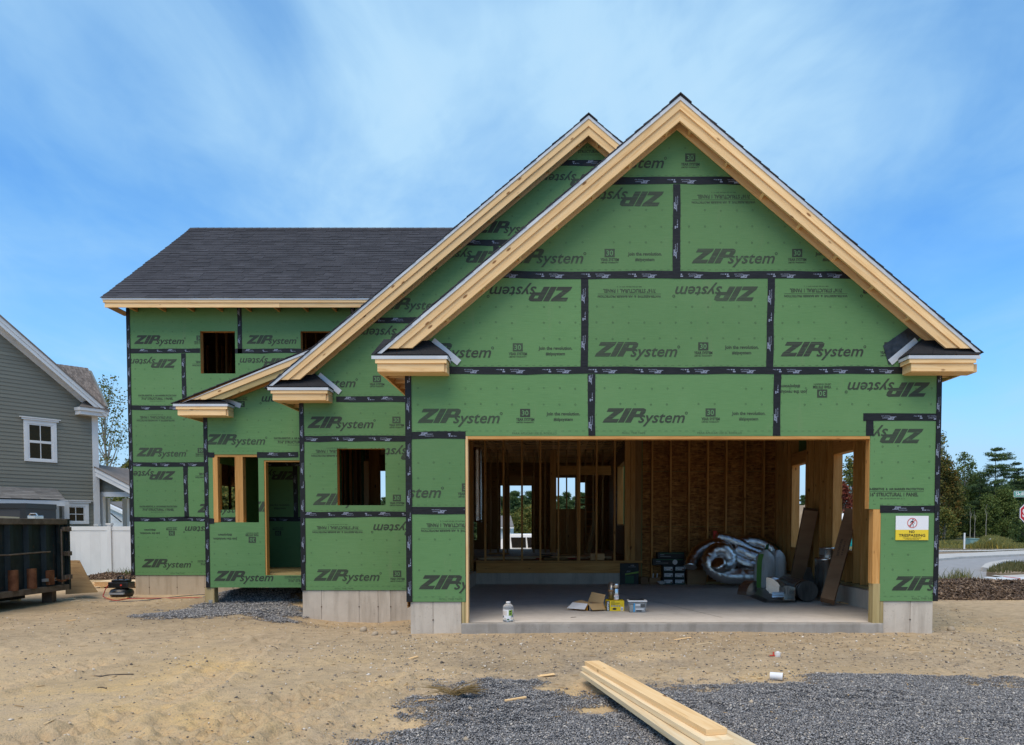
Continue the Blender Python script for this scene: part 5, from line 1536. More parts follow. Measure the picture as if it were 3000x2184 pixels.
mb = MB(); mb.obox((-.055, 0, .012), (.06, 0, .0), (0, .02, 0), (0, 0, .008)); mb.obox((-.045, 0, .03), (.012, 0, 0), (0, .012, 0), (0, 0, .04)); mb.build('red_tab', 'sign_red', t, world=False)

# ---- dumpster
DXX = -9.66; dY1 = 15.85; dY0 = 9.8; dzt = E + .13; dzb = .19
dm = thing('dumpster', (DXX - 1.2, 13, 0), 'black rusty roll-off dumpster beside the house', 'dumpster')
MB().box(DXX - 2.4, DXX - .085, dY0, dY1 - .02, dzb + .05, dzt - .10).build('body', 'rusty_paint', dm)
MB().box(DXX - 2.42, DXX + .02, dY0, dY1, dzt - .11, dzt).build('top_rail', 'rusty_steel', dm, bevel=.012)
MB().box(DXX - 2.42, DXX + .03, dY0, dY1 - .05, dzb - .02, dzb + .09).build('bottom_rail', 'rusty_steel', dm, bevel=.012)
yy = [-DXX * F / (CX - p) for p in (35, 90, 140)]
yr = yy[0]; ribs = []
while yr > dY0 + .2: ribs.append(yr); yr -= .5
for y in ribs + yy[1:]:
    MB().prism([(DXX - .08, y - .09, dzb + .09), (DXX - .005, y - .045, dzb + .09), (DXX - .005, y + .045, dzb + .09), (DXX - .08, y + .09, dzb + .09)], (0, 0, dzt - .11 - dzb - .09)).build('rib', 'rusty_paint', dm)
for y in ribs + yy[1:2]:
    m1 = MB(); m1.tube([(DXX + .0, y, dzb + .09), (DXX + .0, y, dzb + .46)], .085, 14); m1.build('roller_guard', 'rust', dm, smooth=False)
m1 = MB(); m1.box(DXX - .01, DXX + .06, yy[2] - .08, yy[2] + .09, dzb + .12, dzb + .40); m1.build('latch_plate', 'rust', dm, bevel=.01)
m1 = MB(); m1.tube([(DXX + .025, 10 + i * .5, E - .515 + .012 * math.sin(i * 2.1)) for i in range(11)] + [(DXX + .02, yy[2] + .03, E - .505)], .014, 8); m1.build('tarp_rod', 'rusty_steel', dm)
for k in (0, 1, 2): MB().box(DXX - .06, DXX - .0, dY1 - .30 + k * .10, dY1 - .25 + k * .10, dzb + .1, dzt - .11).build('door_post', 'rusty_paint', dm)
MB().box(DXX - .08, DXX + .03, dY1 - .06, dY1 + .0, dzb - .02, dzt - .0).build('corner_post', 'rusty_paint', dm)
for py in (1551, 1622, 1690):
    z = Z(py, dY1); MB().box(DXX - .02, DXX + .055, dY1 - .22, dY1 + .02, z - .04, z + .045).build('hinge', 'rusty_steel', dm, bevel=.008)
    MB().tube([(DXX + .06, dY1 - .10, z - .05), (DXX + .06, dY1 - .10, z + .055)], .02, 10).build('hinge_pin', 'rusty_steel', dm)
MB().tube([(DXX + .03, dY1 - .28, dzb + .1), (DXX + .03, dY1 - .28, dzt - .2)], .016, 8).build('lock_rod', 'rusty_steel', dm)
m1 = MB()
for k in range(9): m1.obox((DXX + .05, dY1 - .52 + k * .055, dzb + .22 - .05 * math.sin(k * .4)), (.02, .05, 0) if k % 2 else (0, .05, .02), (.012, 0, 0), (0, 0, .03))
tag(m1.build('chain', 'rust', dm), kind='stuff')
MB().box(DXX - .01, DXX + .05, dY1 - .85, dY1 - .5, dzb + .19, dzb + .245).build('latch_arm', 'grey_meter', dm)
for y in (dY0 + .5, dY1 - .35):
    MB().box(DXX - .34, DXX - .14, y, y + .14, gzf(DXX, y) - .05, dzb - .021).build('skid_block', 'rusty_steel', dm)
MB().box(DXX - 1.9, DXX - .7, dY0 + .3, dY1 - .3, .02, dzb - .02).build('undercarriage', 'rusty_paint', dm)
m1 = MB(); m1.board((DXX - .4, 13.0, dzt + .05), (DXX - .25, 14.6, dzt + .01), .25, .03); tag(m1.build('waste_board', 'pine_pale'), 'pale board lying on top of the dumpster load', 'board')
# plywood sheet leaning behind it
b0, b1 = P(192, 1742, 16.15), P(286, 1736, 16.15); t0, t1 = P(192, 1643, 16.75), P(232, 1643, 16.75)
n0 = P(270, 1702, 16.42); n1 = P(261, 1700, 16.42)
mb = MB(); mb.prism([b0, b1, n1, t1, t0], (0, .018, .006))
tag(mb.build('plywood_sheet', 'plywood'), 'brown plywood offcut leaning behind the end of the dumpster', 'plywood')
# compressor with hoses
cp = at_px(359, 1754); cy = 16.35; cxx = X(357, cy, 1740); cz = gzf(cxx, cy)
c_ = thing('air_compressor', (cxx, cy, cz), 'black portable air compressor beside the corner of the house', 'compressor')
m1 = MB(); m1.lathe([(.12, .02), (.20, .04), (.228, .10), (.228, .14), (.20, .19), (.12, .215)], n=24); m1.build('tank', 'black_plastic', c_, True, world=False)
m1 = MB(); m1.box(-.205, .205, -.15, .15, .225, .345); m1.box(-.16, .16, -.11, .11, .346, .392); m1.build('shroud', 'black_plastic', c_, world=False, bevel=.022)
m1 = MB(); m1.tube([(-.075, 0, .37), (-.07, 0, .44), (-.03, 0, .465), (.03, 0, .465), (.06, 0, .37)], .016, 8); m1.build('handle', 'black_plastic', c_, True, world=False)
m1 = MB(); m1.box(-.14, .16, -.236, -.18, .10, .135); m1.build('label_strip', 'grey_print', c_, world=False)
m1 = MB(); m1.lathe([(.018, -.006), (.018, .006)], n=10); o = m1.build('red_knob', 'sign_red', c_, world=False); o.rotation_euler = (R(90), 0, 0); o.location = (.07, -.155, .285)
m1 = MB()
for x, y in ((-.12, -.12), (.12, -.12), (0, .15)): m1.lathe([(.02, 0), (.02, .05)], (x, y, 0), 8)
m1.build('feet', 'rubber', c_, world=False)
m1 = MB(); m1.tube([(.17, -.02, .25), (.21, -.02, .5), (.25, -.02, .62)], .008, 6); m1.build('power_cord', 'black_plastic', c_, world=False)
def hose(name, pts, r, mat, lab):
    q = []
    for p in pts:
        if len(p) == 2: q.append(at_px(*p) + Vector((0, 0, r)))
        else: q.append(Vector(p))
    s_ = []
    for i in range(len(q) - 1):
        a, b2 = q[i], q[i + 1]; am = q[max(i - 1, 0)]; bm_ = q[min(i + 2, len(q) - 1)]
        for k in range(5):
            t = k / 5
            s_.append(.5 * ((2 * a) + (b2 - am) * t + (2 * am - 5 * a + 4 * b2 - bm_) * t * t + (3 * a - am - 3 * b2 + bm_) * t ** 3))
    s_.append(q[-1])
    mb = MB(); mb.tube(s_, r, 7); return tag(mb.build(name, mat, smooth=True), lab, 'hose')
hose('air_hose', [(cxx - .18, cy - .02, cz + .36), (cxx - .26, cy - .08, cz + .25), (cxx - .30, cy - .12, cz + .12), (cxx - .26, cy - .2, cz + .05), (338, 1761), (375, 1757), (430, 1755), (500, 1754), (570, 1753), (606, 1752)], .009, 'red_hose', 'red air hose running from the compressor to the porch post')
hose('air_hose', [(320, 1765), (365, 1763), (420, 1758), (470, 1755), (530, 1748), (600, 1743)], .007, 'blue_hose', 'dark blue hose lying along the ground beside the red hose')
hose('air_hose', [(628, 1746), (640, 1736), (652, 1725)], .008, 'red_hose', 'short red hose end rising behind the front porch post')
# stack of new boards behind the compressor
st = thing('lumber_stack', (X(330, 19), 19, gzf(-10.5, 19)), 'low stack of thin pine boards behind the compressor', 'lumber stack')
z0 = gzf(-10.5, 19.2)
zt_ = Z(1704, 18.9); nl = 9
for k in range(nl):
    a, b2 = z0 + .05 + (zt_ - z0 - .05) * k / nl, z0 + .05 + (zt_ - z0 - .05) * (k + 1) / nl - .003
    MB().box(X(262, 18.9) + .03 * (k % 3), X(408, 18.9), 18.9 + .012 * (k % 2), 19.6, a, b2).build('board', 'pine' if k < nl - 1 else 'pine_pale', st)
for px in (285, 360): MB().box(X(px, 18.9), X(px, 18.9) + .09, 18.92, 19.6, z0 - .03, z0 + .048).build('bearer', 'post_wood', st)
# meter box on the side of the house
mx_ = thing('meter_box', (HX0 - .08, 19.2, 0), 'grey electric meter cabinet on the side wall at the left corner', 'meter')
MB().box(HX0 - .11, HX0 - .002, 18.2, 18.6, Z(1655, 18.2), Z(1538, 18.2)).build('cabinet', 'grey_meter', mx_, bevel=.006)
m1 = MB(); m1.tube([(HX0 - .112, 18.4, Z(1572, 18.4)), (HX0 - .20, 18.4, Z(1572, 18.4))], [.085, .08], 14); m1.build('meter_dial', 'white_paint', mx_)

# ================================================================== LEFT BACKGROUND
# white vinyl fence
FY = 24.0
fz0, fz1 = Z(1690, FY), Z(1543, FY)
fn = thing('vinyl_fence', (X(300, FY), FY, fz0), 'white vinyl privacy fence between the dumpster and the house', 'fence')
fx0, fx1 = X(100, FY), X(470, FY)
zr_ = Z(1555, FY)
MB().box(fx0, fx1, FY - .025, FY + .025, zr_, fz1).build('top_rail', 'white_vinyl', fn, bevel=.004)
MB().box(fx0, fx1, FY - .025, FY + .025, fz0 - .1, fz0 + .06).build('bottom_rail', 'white_vinyl', fn)
xpost = X(318.5, FY); pz = [xpost - 1.85, xpost, xpost + 1.85]
x = fx0
while x < fx1:
    MB().box(x + .0004, x + .1506, FY - .011 - .0012 * (int(x * 100) % 2), FY + .011, fz0 + .061, zr_ - .001).build('fence_board', 'white_vinyl', fn); x += .151
for xx in pz:
    MB().box(xx - .064, xx + .064, FY - .064, FY + .064, fz0 - .2, Z(1538, FY)).build('post', 'white_vinyl', fn, bevel=.005)
    MB().prism([(xx - .08, FY - .08, Z(1538, FY) + .001), (xx + .08, FY - .08, Z(1538, FY) + .001), (xx + .08, FY + .08, Z(1538, FY) + .001), (xx - .08, FY + .08, Z(1538, FY) + .001)], (0, 0, .045)).build('post_cap', 'white_vinyl', fn)
yb_ = 26.0; xb_ = X(282, yb_)
fp = thing('fence_post', (xb_, yb_, 0), 'capped white post standing behind the fence near the porch column', 'post')
MB().box(xb_ - .064, xb_ + .064, yb_ - .064, yb_ + .064, -.3, Z(1541, yb_)).build('shaft', 'white_vinyl', fp)
MB().box(xb_ - .08, xb_ + .08, yb_ - .08, yb_ + .08, Z(1541, yb_) + .001, Z(1536, yb_)).build('cap', 'white_vinyl', fp)
# mulch and weeds at its foot
def heap(name, x0, x1, y0, y1, hh, n, mat, lab, size, seed):
    r2 = np.random.RandomState(seed); x = r2.uniform(x0, x1, n); y = r2.uniform(y0, y1, n)
    u = 2 * (y - y0) / (y1 - y0) - 1; v_ = 2 * (x - x0) / (x1 - x0) - 1
    prof = np.clip(1 - u * u, 0, 1) * np.clip(1 - v_ ** 8, 0, 1)
    z = hgt(x, y) + hh * prof * (.75 + .5 * vnoise(x, y, .5, seed)) * r2.uniform(.55, 1.0, n)
    me = slivers(name, x, y, z, r2.uniform(.4, 1, n) * size, r2.uniform(.12, .3, n) * size, r2.uniform(.08, .2, n) * size, r2.uniform(0, 6.28, n), mat, r2.normal(0, .45, n))
    return tag(link(name, me), lab, 'mulch', kind='stuff')
heap('mulch_bed', X(255, 22.6), X(420, 22.6), 22.0, 23.7, .12, 3500, 'mulch_chip', 'dark mulch bed along the foot of the white fence', .07, 21)
def blades(name, x, y, h, wd, mat, lab, cat, bend=.35, z=None, seed=1, seg=2):
    n = len(x); r2 = np.random.RandomState(seed); a = r2.uniform(0, 6.28, n); z0 = hgt(x, y) if z is None else z
    bx, by_ = np.cos(a) * h * bend * r2.rand(n), np.sin(a) * h * bend * r2.rand(n); f = r2.uniform(0, 6.28, n); sx, sy = np.cos(f) * wd, np.sin(f) * wd
    P0 = np.stack([x - sx, y - sy, z0], 1); P1 = np.stack([x + sx, y + sy, z0], 1)
    P2 = np.stack([x + sx * .8 + bx * .35, y + sy * .8 + by_ * .35, z0 + h * .6], 1); P3 = np.stack([x - sx * .8 + bx * .35, y - sy * .8 + by_ * .35, z0 + h * .6], 1)
    P4 = np.stack([x + sx * .1 + bx, y + sy * .1 + by_, z0 + h], 1); P5 = np.stack([x - sx * .1 + bx, y - sy * .1 + by_, z0 + h], 1)
    vv = np.stack([P0, P1, P2, P3, P4, P5], 1).reshape(-1, 3)
    ff = (np.array([(0, 1, 2, 3), (3, 2, 4, 5)])[None] + (np.arange(n) * 6)[:, None, None]).reshape(-1, 4)
    return tag(link(name, np_mesh(name, vv, ff, mat)), lab, cat, kind='stuff')
x = X(355, 22.5) + rs.normal(0, .30, 260); y = rs.uniform(22.6, 23.6, 260)
blades('weeds', x, y, rs.uniform(.06, .34, 260), np.full(260, .007), 'weed_green', 'green weeds growing on the mulch by the fence', 'weeds', .6)

# neighbouring house
ang = R(57); dr = Vector((-math.cos(ang), -math.sin(ang), 0)); nn = Vector((math.sin(ang), -math.cos(ang), 0))
NC = P(287, 1300, 27.0); NC.z = 0
nb = thing('neighbouring_house', (NC.x - 2, NC.y, 0), 'finished grey clapboard house with white trim behind the fence', 'house')
def tz(px, py):
    p = PW(px, py, NC, dr); return ((p - NC).dot(dr), p.z)
def LP(t, z, o=0.0): return Vector((NC.x, NC.y, z)) + dr * t + nn * o
def line_on(o, a, b2):        # rake line through two pixels on the plane o in front of the wall: t, z, slope
    c = NC + nn * o
    p, q = PW(*a, c, dr), PW(*b2, c, dr); t0, t1 = (p - NC).dot(dr), (q - NC).dot(dr)
    return t0, p.z, (q.z - p.z) / (t1 - t0)
rt0, rz0, rsl = line_on(0, (250, 1190), (0, 980))
def rake_t(z): return rt0 + (z - rz0) / rsl
z = E - 1.7; ex = .118
while z < rz0 + rsl * (6 - rt0):
    t0 = max(.0, rake_t(z + ex) - .10)
    if t0 < 7:
        mb = MB()
        vs = [LP(t0, z, .0), LP(7, z, .0), LP(7, z, .018), LP(t0, z, .018), LP(t0, z + ex, .0), LP(7, z + ex, .0), LP(7, z + ex, .004), LP(t0, z + ex, .004)]
        mb.add(vs, [(0, 1, 2, 3), (3, 2, 6, 7), (4, 7, 6, 5), (0, 3, 7, 4), (1, 5, 6, 2), (0, 4, 5, 1)])
        mb.build('siding_board', 'siding_grey', nb)
    z += ex
mb = MB(); mb.prism([LP(0, E - 1.7, -.02), LP(7, E - 1.7, -.02), LP(7, rz0 + rsl * (7 - rt0), -.02), LP(0, rz0 - rsl * rt0, -.02)], -nn * .2); mb.build('wall_core', 'siding_grey', nb)
mb = MB(); mb.prism([LP(0, E - 1.7, -.02), LP(0, rz0 - rsl * rt0, -.02), LP(0, rz0 - rsl * rt0, -6), LP(0, E - 1.7, -6)], dr * .15); mb.build('side_wall', 'siding_grey', nb)
OV = .36
ft0, fz_, fsl = line_on(OV, (318, 1206), (0, 928))
def rband(ref, a, b2, o0, o1, nm, mat, t0, tend=7.2):   # strip following a rake line, a..b2 above it
    r0, z0_, s_ = ref
    q = [LP(t0, z0_ + s_ * (t0 - r0) + a, o0), LP(tend, z0_ + s_ * (tend - r0) + a, o0), LP(tend, z0_ + s_ * (tend - r0) + b2, o0), LP(t0, z0_ + s_ * (t0 - r0) + b2, o0)]
    return MB().prism(q, nn * (o1 - o0)).build(nm, mat, nb)
WL, FLn = (rt0, rz0, rsl), (ft0, fz_, fsl)
rband(WL, .0, .30, .019, .045, 'frieze_board', 'white_paint', rt0)
rband(FLn, -.27, -.13, OV - .02, OV, 'rake_trim', 'white_paint', ft0 + .04); rband(FLn, -.135, .0, OV - .02, OV + .02, 'rake_trim', 'white_paint', ft0)
rband(FLn, .001, .045, -6, OV + .045, 'roof', 'shingle_brown', ft0 - .03)
qa, qb = LP(rt0 + .1, rz0 + rsl * .1 + .30, .0), LP(7, rz0 + rsl * (7 - rt0) + .30, .0); qc, qd = LP(7, fz_ + fsl * (7 - ft0) - .24, OV - .021), LP(ft0 + .1, fz_ + fsl * .1 - .24, OV - .021)
for k in range(28):
    MB().prism([qa.lerp(qb, k / 28), qa.lerp(qb, (k + .96) / 28), qd.lerp(qc, (k + .96) / 28), qd.lerp(qc, k / 28)], (0, 0, .02)).build('soffit_panel', 'white_siding', nb)
# eave return of the neighbour
def tzo(px, py, o):
    p = PW(px, py, NC + nn * o, dr); return ((p - NC).dot(dr), p.z)
ct, cz2 = tzo(236, 1206, OV); ct2, cz3 = tzo(316, 1222, OV)
MB().prism([LP(ct, cz3, .0), LP(ct2, cz3, .0), LP(ct2, cz3, OV - .03), LP(ct, cz3, OV - .03)], (0, 0, .13)).build('eave_return', 'white_paint', nb)
MB().prism([LP(ct + .03, cz3 + .131, .0), LP(ct2 - .03, cz3 + .131, .0), LP(ct2 - .03, cz3 + .131, OV + .02), LP(ct + .03, cz3 + .131, OV + .02)], (0, 0, .10)).build('return_cornice', 'white_paint', nb)
MB().prism([LP(ct + .05, cz3 + .233, OV + .04), LP(ct2 - .04, cz3 + .233, OV + .04), LP(ct2 + .2, cz3 + .48, .02), LP(ct - .3, cz3 + .48, .02)], (0, 0, .02)).build('return_roof', 'shingle_brown', nb)
MB().prism([LP(.0, E - 1.7, .0), LP(.20, E - 1.7, .0), LP(.20, cz3 - .002, .0), LP(.0, cz3 - .002, .0)], nn * .04).build('corner_board', 'white_paint', nb)
def nwindow(px0, px1, py0, py1, lites=2):
    (ta, za), (tb, zb_) = tz(px1, py1), tz(px0, py0)
    f_, g_, s_, r_ = .110, .11, .052, .040       # casing and sash widths along the wall and up it
    def slab(t0, t1, z0, z1, o0, o1, mb): mb.prism([LP(t0, z0, o0), LP(t1, z0, o0), LP(t1, z1, o0), LP(t0, z1, o0)], nn * (o1 - o0))
    wd = MB()
    slab(ta, ta + f_, za, zb_, .02, .05, wd); slab(tb - f_, tb, za, zb_, .02, .05, wd)
    slab(ta + f_, tb - f_, zb_ - g_, zb_, .02, .05, wd); slab(ta + f_, tb - f_, za, za + g_ * .6, .02, .052, wd)
    win = wd.build('window', 'white_paint', nb)
    m1 = MB(); slab(ta - .06, tb + .06, zb_ + .001, zb_ + .06, .02, .08, m1); slab(ta - .11, tb + .11, zb_ + .061, zb_ + .09, .02, .10, m1); m1.build('window_head', 'white_paint', win)
    a, b2, c, d_ = ta + f_, tb - f_, za + g_ * .6, zb_ - g_
    mid = (c + d_) / 2; tm = (a + b2) / 2
    for z0, z1 in ([(c, mid), (mid, d_)] if lites == 2 else [(c, d_)]):
        m1 = MB(); slab(a, a + s_, z0, z1, .02, .038, m1); slab(b2 - s_, b2, z0, z1, .02, .038, m1); slab(a + s_, b2 - s_, z0, z0 + r_, .02, .038, m1); slab(a + s_, b2 - s_, z1 - r_, z1, .02, .038, m1)
        m1.build('sash', 'white_paint', win)
        m1 = MB(); slab(tm - .011, tm + .011, z0 + r_, z1 - r_, .024, .036, m1)
        if lites == 1: zc_ = (z0 + z1) / 2; slab(a + s_, tm - .0115, zc_ - .011, zc_ + .011, .024, .036, m1); slab(tm + .0115, b2 - s_, zc_ - .011, zc_ + .011, .024, .036, m1)
        m1.build('muntin', 'white_paint', win)
        m1 = MB(); slab(a + s_, b2 - s_, z0 + r_, z1 - r_, .020, .023, m1); m1.build('pane', 'window_glass', win)
nwindow(67, 166, 1229, 1357); nwindow(181, 259, 1473, 1536, 1)
# porch roof in front of the wall at left
(pa, pz0), (pb, _) = tz(166, 1434), tz(0, 1434)
pa2, ez2 = tzo(193, 1466, 1.0)
nsh = 7
for k in range(nsh):
    t0, t1 = k / nsh, (k + 1) / nsh
    za, zb_ = ez2 + (pz0 - ez2) * t0, ez2 + (pz0 - ez2) * (t1 + .05)
    oa, ob = 1.0 - .98 * t0, 1.0 - .98 * (t1 + .05)
    x = pa2 + (pa - pa2) * t0
    while x < 5.2:
        w_ = random.choice((.22, .3, .36))
        MB().prism([LP(x, za + .012, oa), LP(min(x + w_ - .004, 5.4), za + .012, oa), LP(min(x + w_ - .004, 5.4), zb_, ob), LP(x, zb_, ob)], (0, 0, .01)).build('shingle', 'shingle_grey', nb); x += w_
MB().prism([LP(pa2 + .02, ez2 - .02, .98), LP(5.4, ez2 - .02, .98), LP(5.4, ez2 - .19, .98), LP(pa2 + .02, ez2 - .19, .98)], -nn * .12).build('porch_fascia', 'white_paint', nb)
MB().prism([LP(pa2 + .03, ez2 - .05, .0), LP(5.4, ez2 - .05, .0), LP(5.4, ez2 - .05, .85), LP(pa2 + .03, ez2 - .05, .85)], (0, 0, .03)).build('porch_soffit', 'white_paint', nb)
for px in (158, 188):
    (tc_, _) = tz(px, 1500)
    MB().prism([LP(tc_ - .08, E - 1.7, .02), LP(tc_ + .08, E - 1.7, .02), LP(tc_ + .08, ez2 - .05, .02), LP(tc_ - .08, ez2 - .05, .02)], nn * .15).build('pilaster', 'white_paint', nb)
# side porch at the right
SY = 27.2
sx0, sx1 = X(283, SY), X(430, SY)
zA_, zB_ = Z(1364, SY), Z(1416, SY)
slp = (zB_ - zA_) / (X(380, SY) - sx0)
ztop = lambda x: zA_ + slp * (x - sx0)
z = Z(1442, SY)
while z < zA_ - .1:
    xr2 = min(sx1, sx0 + (z + .118 + .2 - zA_) / slp)
    if xr2 > sx0 + .1:
        mb = MB(); mb.add([(sx0, SY, z), (xr2, SY, z), (xr2, SY - .018, z), (sx0, SY - .018, z), (sx0, SY, z + ex), (xr2, SY, z + ex), (xr2, SY - .004, z + ex), (sx0, SY - .004, z + ex)],
                          [(0, 1, 2, 3), (3, 2, 6, 7), (4, 7, 6, 5), (0, 3, 7, 4), (1, 5, 6, 2)]); mb.build('siding_board', 'siding_grey', nb)
    z += ex
MB().xzprism([(sx0 - .06, zA_ - .28), (sx1, ztop(sx1) - .28), (sx1, ztop(sx1) - .12), (sx0 - .06, zA_ - .12)], SY - .32, SY - .29).build('porch_rake_trim', 'white_paint', nb)
MB().xzprism([(sx0 - .06, zA_ - .125), (sx1, ztop(sx1) - .125), (sx1, ztop(sx1)), (sx0 - .06, zA_)], SY - .345, SY - .29).build('porch_rake_trim', 'white_paint', nb)
MB().xzprism([(sx0 - .06, zA_ + .001), (sx1, ztop(sx1) + .001), (sx1, ztop(sx1) + .04), (sx0 - .06, zA_ + .04)], SY - .37, SY + 2.5).build('porch_roof', 'shingle_brown', nb)
MB().box(sx0 + .03, sx1, SY - .03, SY + .15, Z(1456, SY), Z(1442, SY) - .001).build('porch_beam', 'white_paint', nb)
MB().box(sx0 + .03, sx1, SY + .16, SY + 2.4, Z(1456, SY) + .05, Z(1456, SY) + .08).build('porch_ceiling', 'white_siding', nb)
for px, y in ((293.5, SY), (308, SY + 1.3), (364, SY + 1.9)):
    x = X(px, y); MB().box(x - .085, x + .085, y - .02, y + .15, -.6, Z(1456, SY) - .001).build('porch_column', 'white_paint', nb, bevel=.008)
# brown roof of the wing behind
q = [P(140, 1064, 29.0), P(258, 1080, 31.0), P(312, 1192, 28.6), P(205, 1192, 27.6)]
wing = MB().prism(q, Vector((-.06, .09, -.06))).build('wing_roof', 'shingle_brown', nb)
nr = 13
for k in range(nr):
    t0, t1 = k / nr, (k + 1.15) / nr
    A, B = q[3].lerp(q[0], t0), q[2].lerp(q[1], t0); C2, D2_ = q[3].lerp(q[0], min(t1, 1)), q[2].lerp(q[1], min(t1, 1))
    nw = 24; off = (k % 3) / 3 / nw
    for m_ in range(nw):
        u0, u1 = m_ / nw, (m_ + 1) / nw - .004
        MB().prism([A.lerp(B, u0), A.lerp(B, u1), C2.lerp(D2_, u1), C2.lerp(D2_, u0)], Vector((.009, -.013, .009)) * (1.4 if (m_ + k) % 3 else .9)).build('shingle', 'shingle_brown', wing)
MB().prism([P(262, 1085, 31.1), P(312, 1192, 28.7), P(300, 1200, 28.9), P(262, 1200, 30.5)], (.0, .15, 0)).build('wing_wall', 'siding_grey', nb)
# dark container and a metal hood in front of it
sb = thing('storage_container', (X(20, 24), 24.0, 0), 'dark grey panelled container showing above the dumpster', 'container')
cy_ = 23.4; x0, x1 = X(-70, cy_), X(75, cy_)
MB().box(x0, x1, cy_, cy_ + 1.4, -.3, Z(1478, cy_)).build('box', 'dark_container', sb)
MB().box(x0, x1 + .02, cy_ - .04, cy_ + 1.4, Z(1490, cy_), Z(1475, cy_)).build('rim', 'black_plastic', sb)
MB().box(X(58, cy_), x1 + .01, cy_ - .03, cy_, -.3, Z(1490, cy_)).build('corner_panel', 'black_plastic', sb)
gh = thing('grill_hood', (X(94, 23), 23.0, 0), 'small steel hood with a handle above the dumpster rim', 'grill')
MB().box(X(83, 23), X(106, 23), 22.9, 23.3, Z(1530, 23), Z(1511, 23)).build('hood', 'galvanised', gh, bevel=.02)
m1 = MB(); a, b2 = X(82, 22.85), X(107, 22.85); zq = Z(1505, 22.85); m1.tube([(a, 22.85, zq - .06), (a + .04, 22.85, zq), (b2 - .04, 22.85, zq), (b2, 22.85, zq - .06)], .018, 8); m1.build('handle', 'galvanised', gh)
# far white house seen through the porch
fw = thing('far_house', (X(345, 62), 62, 0), 'far white house with a dark roof seen through the porch columns', 'house')
fy = 62
x0, x1 = X(280, fy), X(395, fy); pk = (X(312, fy), Z(1484, fy)); ev = (X(372, fy), Z(1512, fy))
MB().xzprism([(x0, -1), (x1, -1), (x1, Z(1512, fy)), pk, (x0, pk[1])], fy, fy + 6).build('wall', 'white_siding', fw)
MB().xzprism([pk, (ev[0], ev[1]), (ev[0], ev[1] + .25), (pk[0], pk[1] + .25)], fy - .3, fy + .2).build('rake_board', 'white_paint', fw)
MB().prism([(pk[0], fy + .3, pk[1] + .25), (ev[0], fy + .3, ev[1] + .25), (x1 + 1, fy + .9, ev[1] + .3), (x1 + 1, fy + 5.5, pk[1] + .4), (pk[0] + .3, fy + 5.5, pk[1] + .5)], (0, 0, .12)).build('roof', 'shingle_grey', fw)
m1 = MB(); m1.board(P(322, 1503, fy - .4), P(356, 1530, fy - .4), .07, .07); m1.build('brace', 'black_plastic', fw)

# ================================================================== RIGHT BACKGROUND
def sheet(name, pts, z, mat, lab=None, kind='structure', th_=0.0):
    mb = MB(); q = [G(a, b2, z) for a, b2 in pts]; q = [Vector((p.x, p.y, z)) for p in q]
    if th_: mb.prism(q, (0, 0, -th_))
    else:
        for tr in tessellate_polygon([q]): mb.add([q[i] for i in tr], [(0, 1, 2)] if (q[tr[1]] - q[tr[0]]).cross(q[tr[2]] - q[tr[0]]).z > 0 else [(0, 2, 1)])
    o = mb.build(name, mat); tag(o, lab, name.replace('_', ' '), kind=kind); return o
sheet('road', [(2560, 1652), (2745, 1641), (3000, 1629), (3400, 1610), (3700, 1625), (3700, 1725), (3100, 1725), (2745, 1722), (2560, 1722)], .045, 'asphalt', 'pale asphalt street bending past the right of the house')
def kerb(pts, z, w, h, nm, lab):
    q = [G(a, b2, z) for a, b2 in pts]; k = tag(bpy.data.objects.new(nm, None), lab, 'kerb', kind='structure'); COL.objects.link(k)
    for a, b2 in zip(q[:-1], q[1:]):
        mb = MB(); mb.board(Vector((a.x, a.y, z + h / 2)), Vector((b2.x, b2.y, z + h / 2)), w, h); mb.build('kerb_stone', 'kerb_concrete', k)
kerb([(2560, 1650), (2660, 1645), (2745, 1638), (2830, 1634), (2915, 1630), (3000, 1625), (3100, 1620), (3250, 1612)], .0, 2.2, .13, 'kerb', 'pale concrete kerb along the far side of the street')
sheet('verge', [(2560, 1640), (2745, 1630), (3000, 1617), (3400, 1602), (3400, 1595), (2900, 1600), (2560, 1615)], .10, 'dirt_brown', 'strip of bare brown earth beyond the street')
sheet('pavement', [(2560, 1620), (2745, 1616.5), (2900, 1615), (2965, 1612), (3300, 1600), (3300, 1598), (2900, 1611.5), (2745, 1613), (2560, 1616)], .13, 'kerb_concrete', 'thin pale footpath beyond the brown earth')
# grass island with its kerb
isl = [(2890, 1677), (2912, 1662), (2950, 1653), (3000, 1649), (3300, 1640), (3300, 1678), (3000, 1678), (2930, 1681)]
sheet('traffic_island', isl, .15, 'dirt_brown', 'grassy island at the street corner', th_=.16)
kerb([(2930, 1682), (2893, 1679), (2905, 1666), (2922, 1660), (2960, 1654)], .0, .35, .17, 'island_kerb', 'curved pale kerb round the tip of the grass island')
sheet('apron', [(2905, 1686), (2960, 1681), (3200, 1681), (3200, 1700), (3000, 1696), (2950, 1693)], .10, 'kerb_concrete', 'pale concrete apron in front of the grass island')
n = 9000; x = rs.uniform(0, 1, n); ip = [tuple(G(a, b2, .15).xy) for a, b2 in isl]
xs2 = np.array([p[0] for p in ip]); ys2 = np.array([p[1] for p in ip])
x = rs.uniform(xs2.min(), min(xs2.max(), 18.5), n); y = rs.uniform(ys2.min(), ys2.max(), n); k_ = poly_mask(ip, x, y); x, y = x[k_], y[k_]
blades('island_grass', x, y, rs.uniform(.05, .16, len(x)), np.full(len(x), .012), 'turf', 'short dry grass on the traffic island', 'grass', .5, z=np.full(len(x), .15))
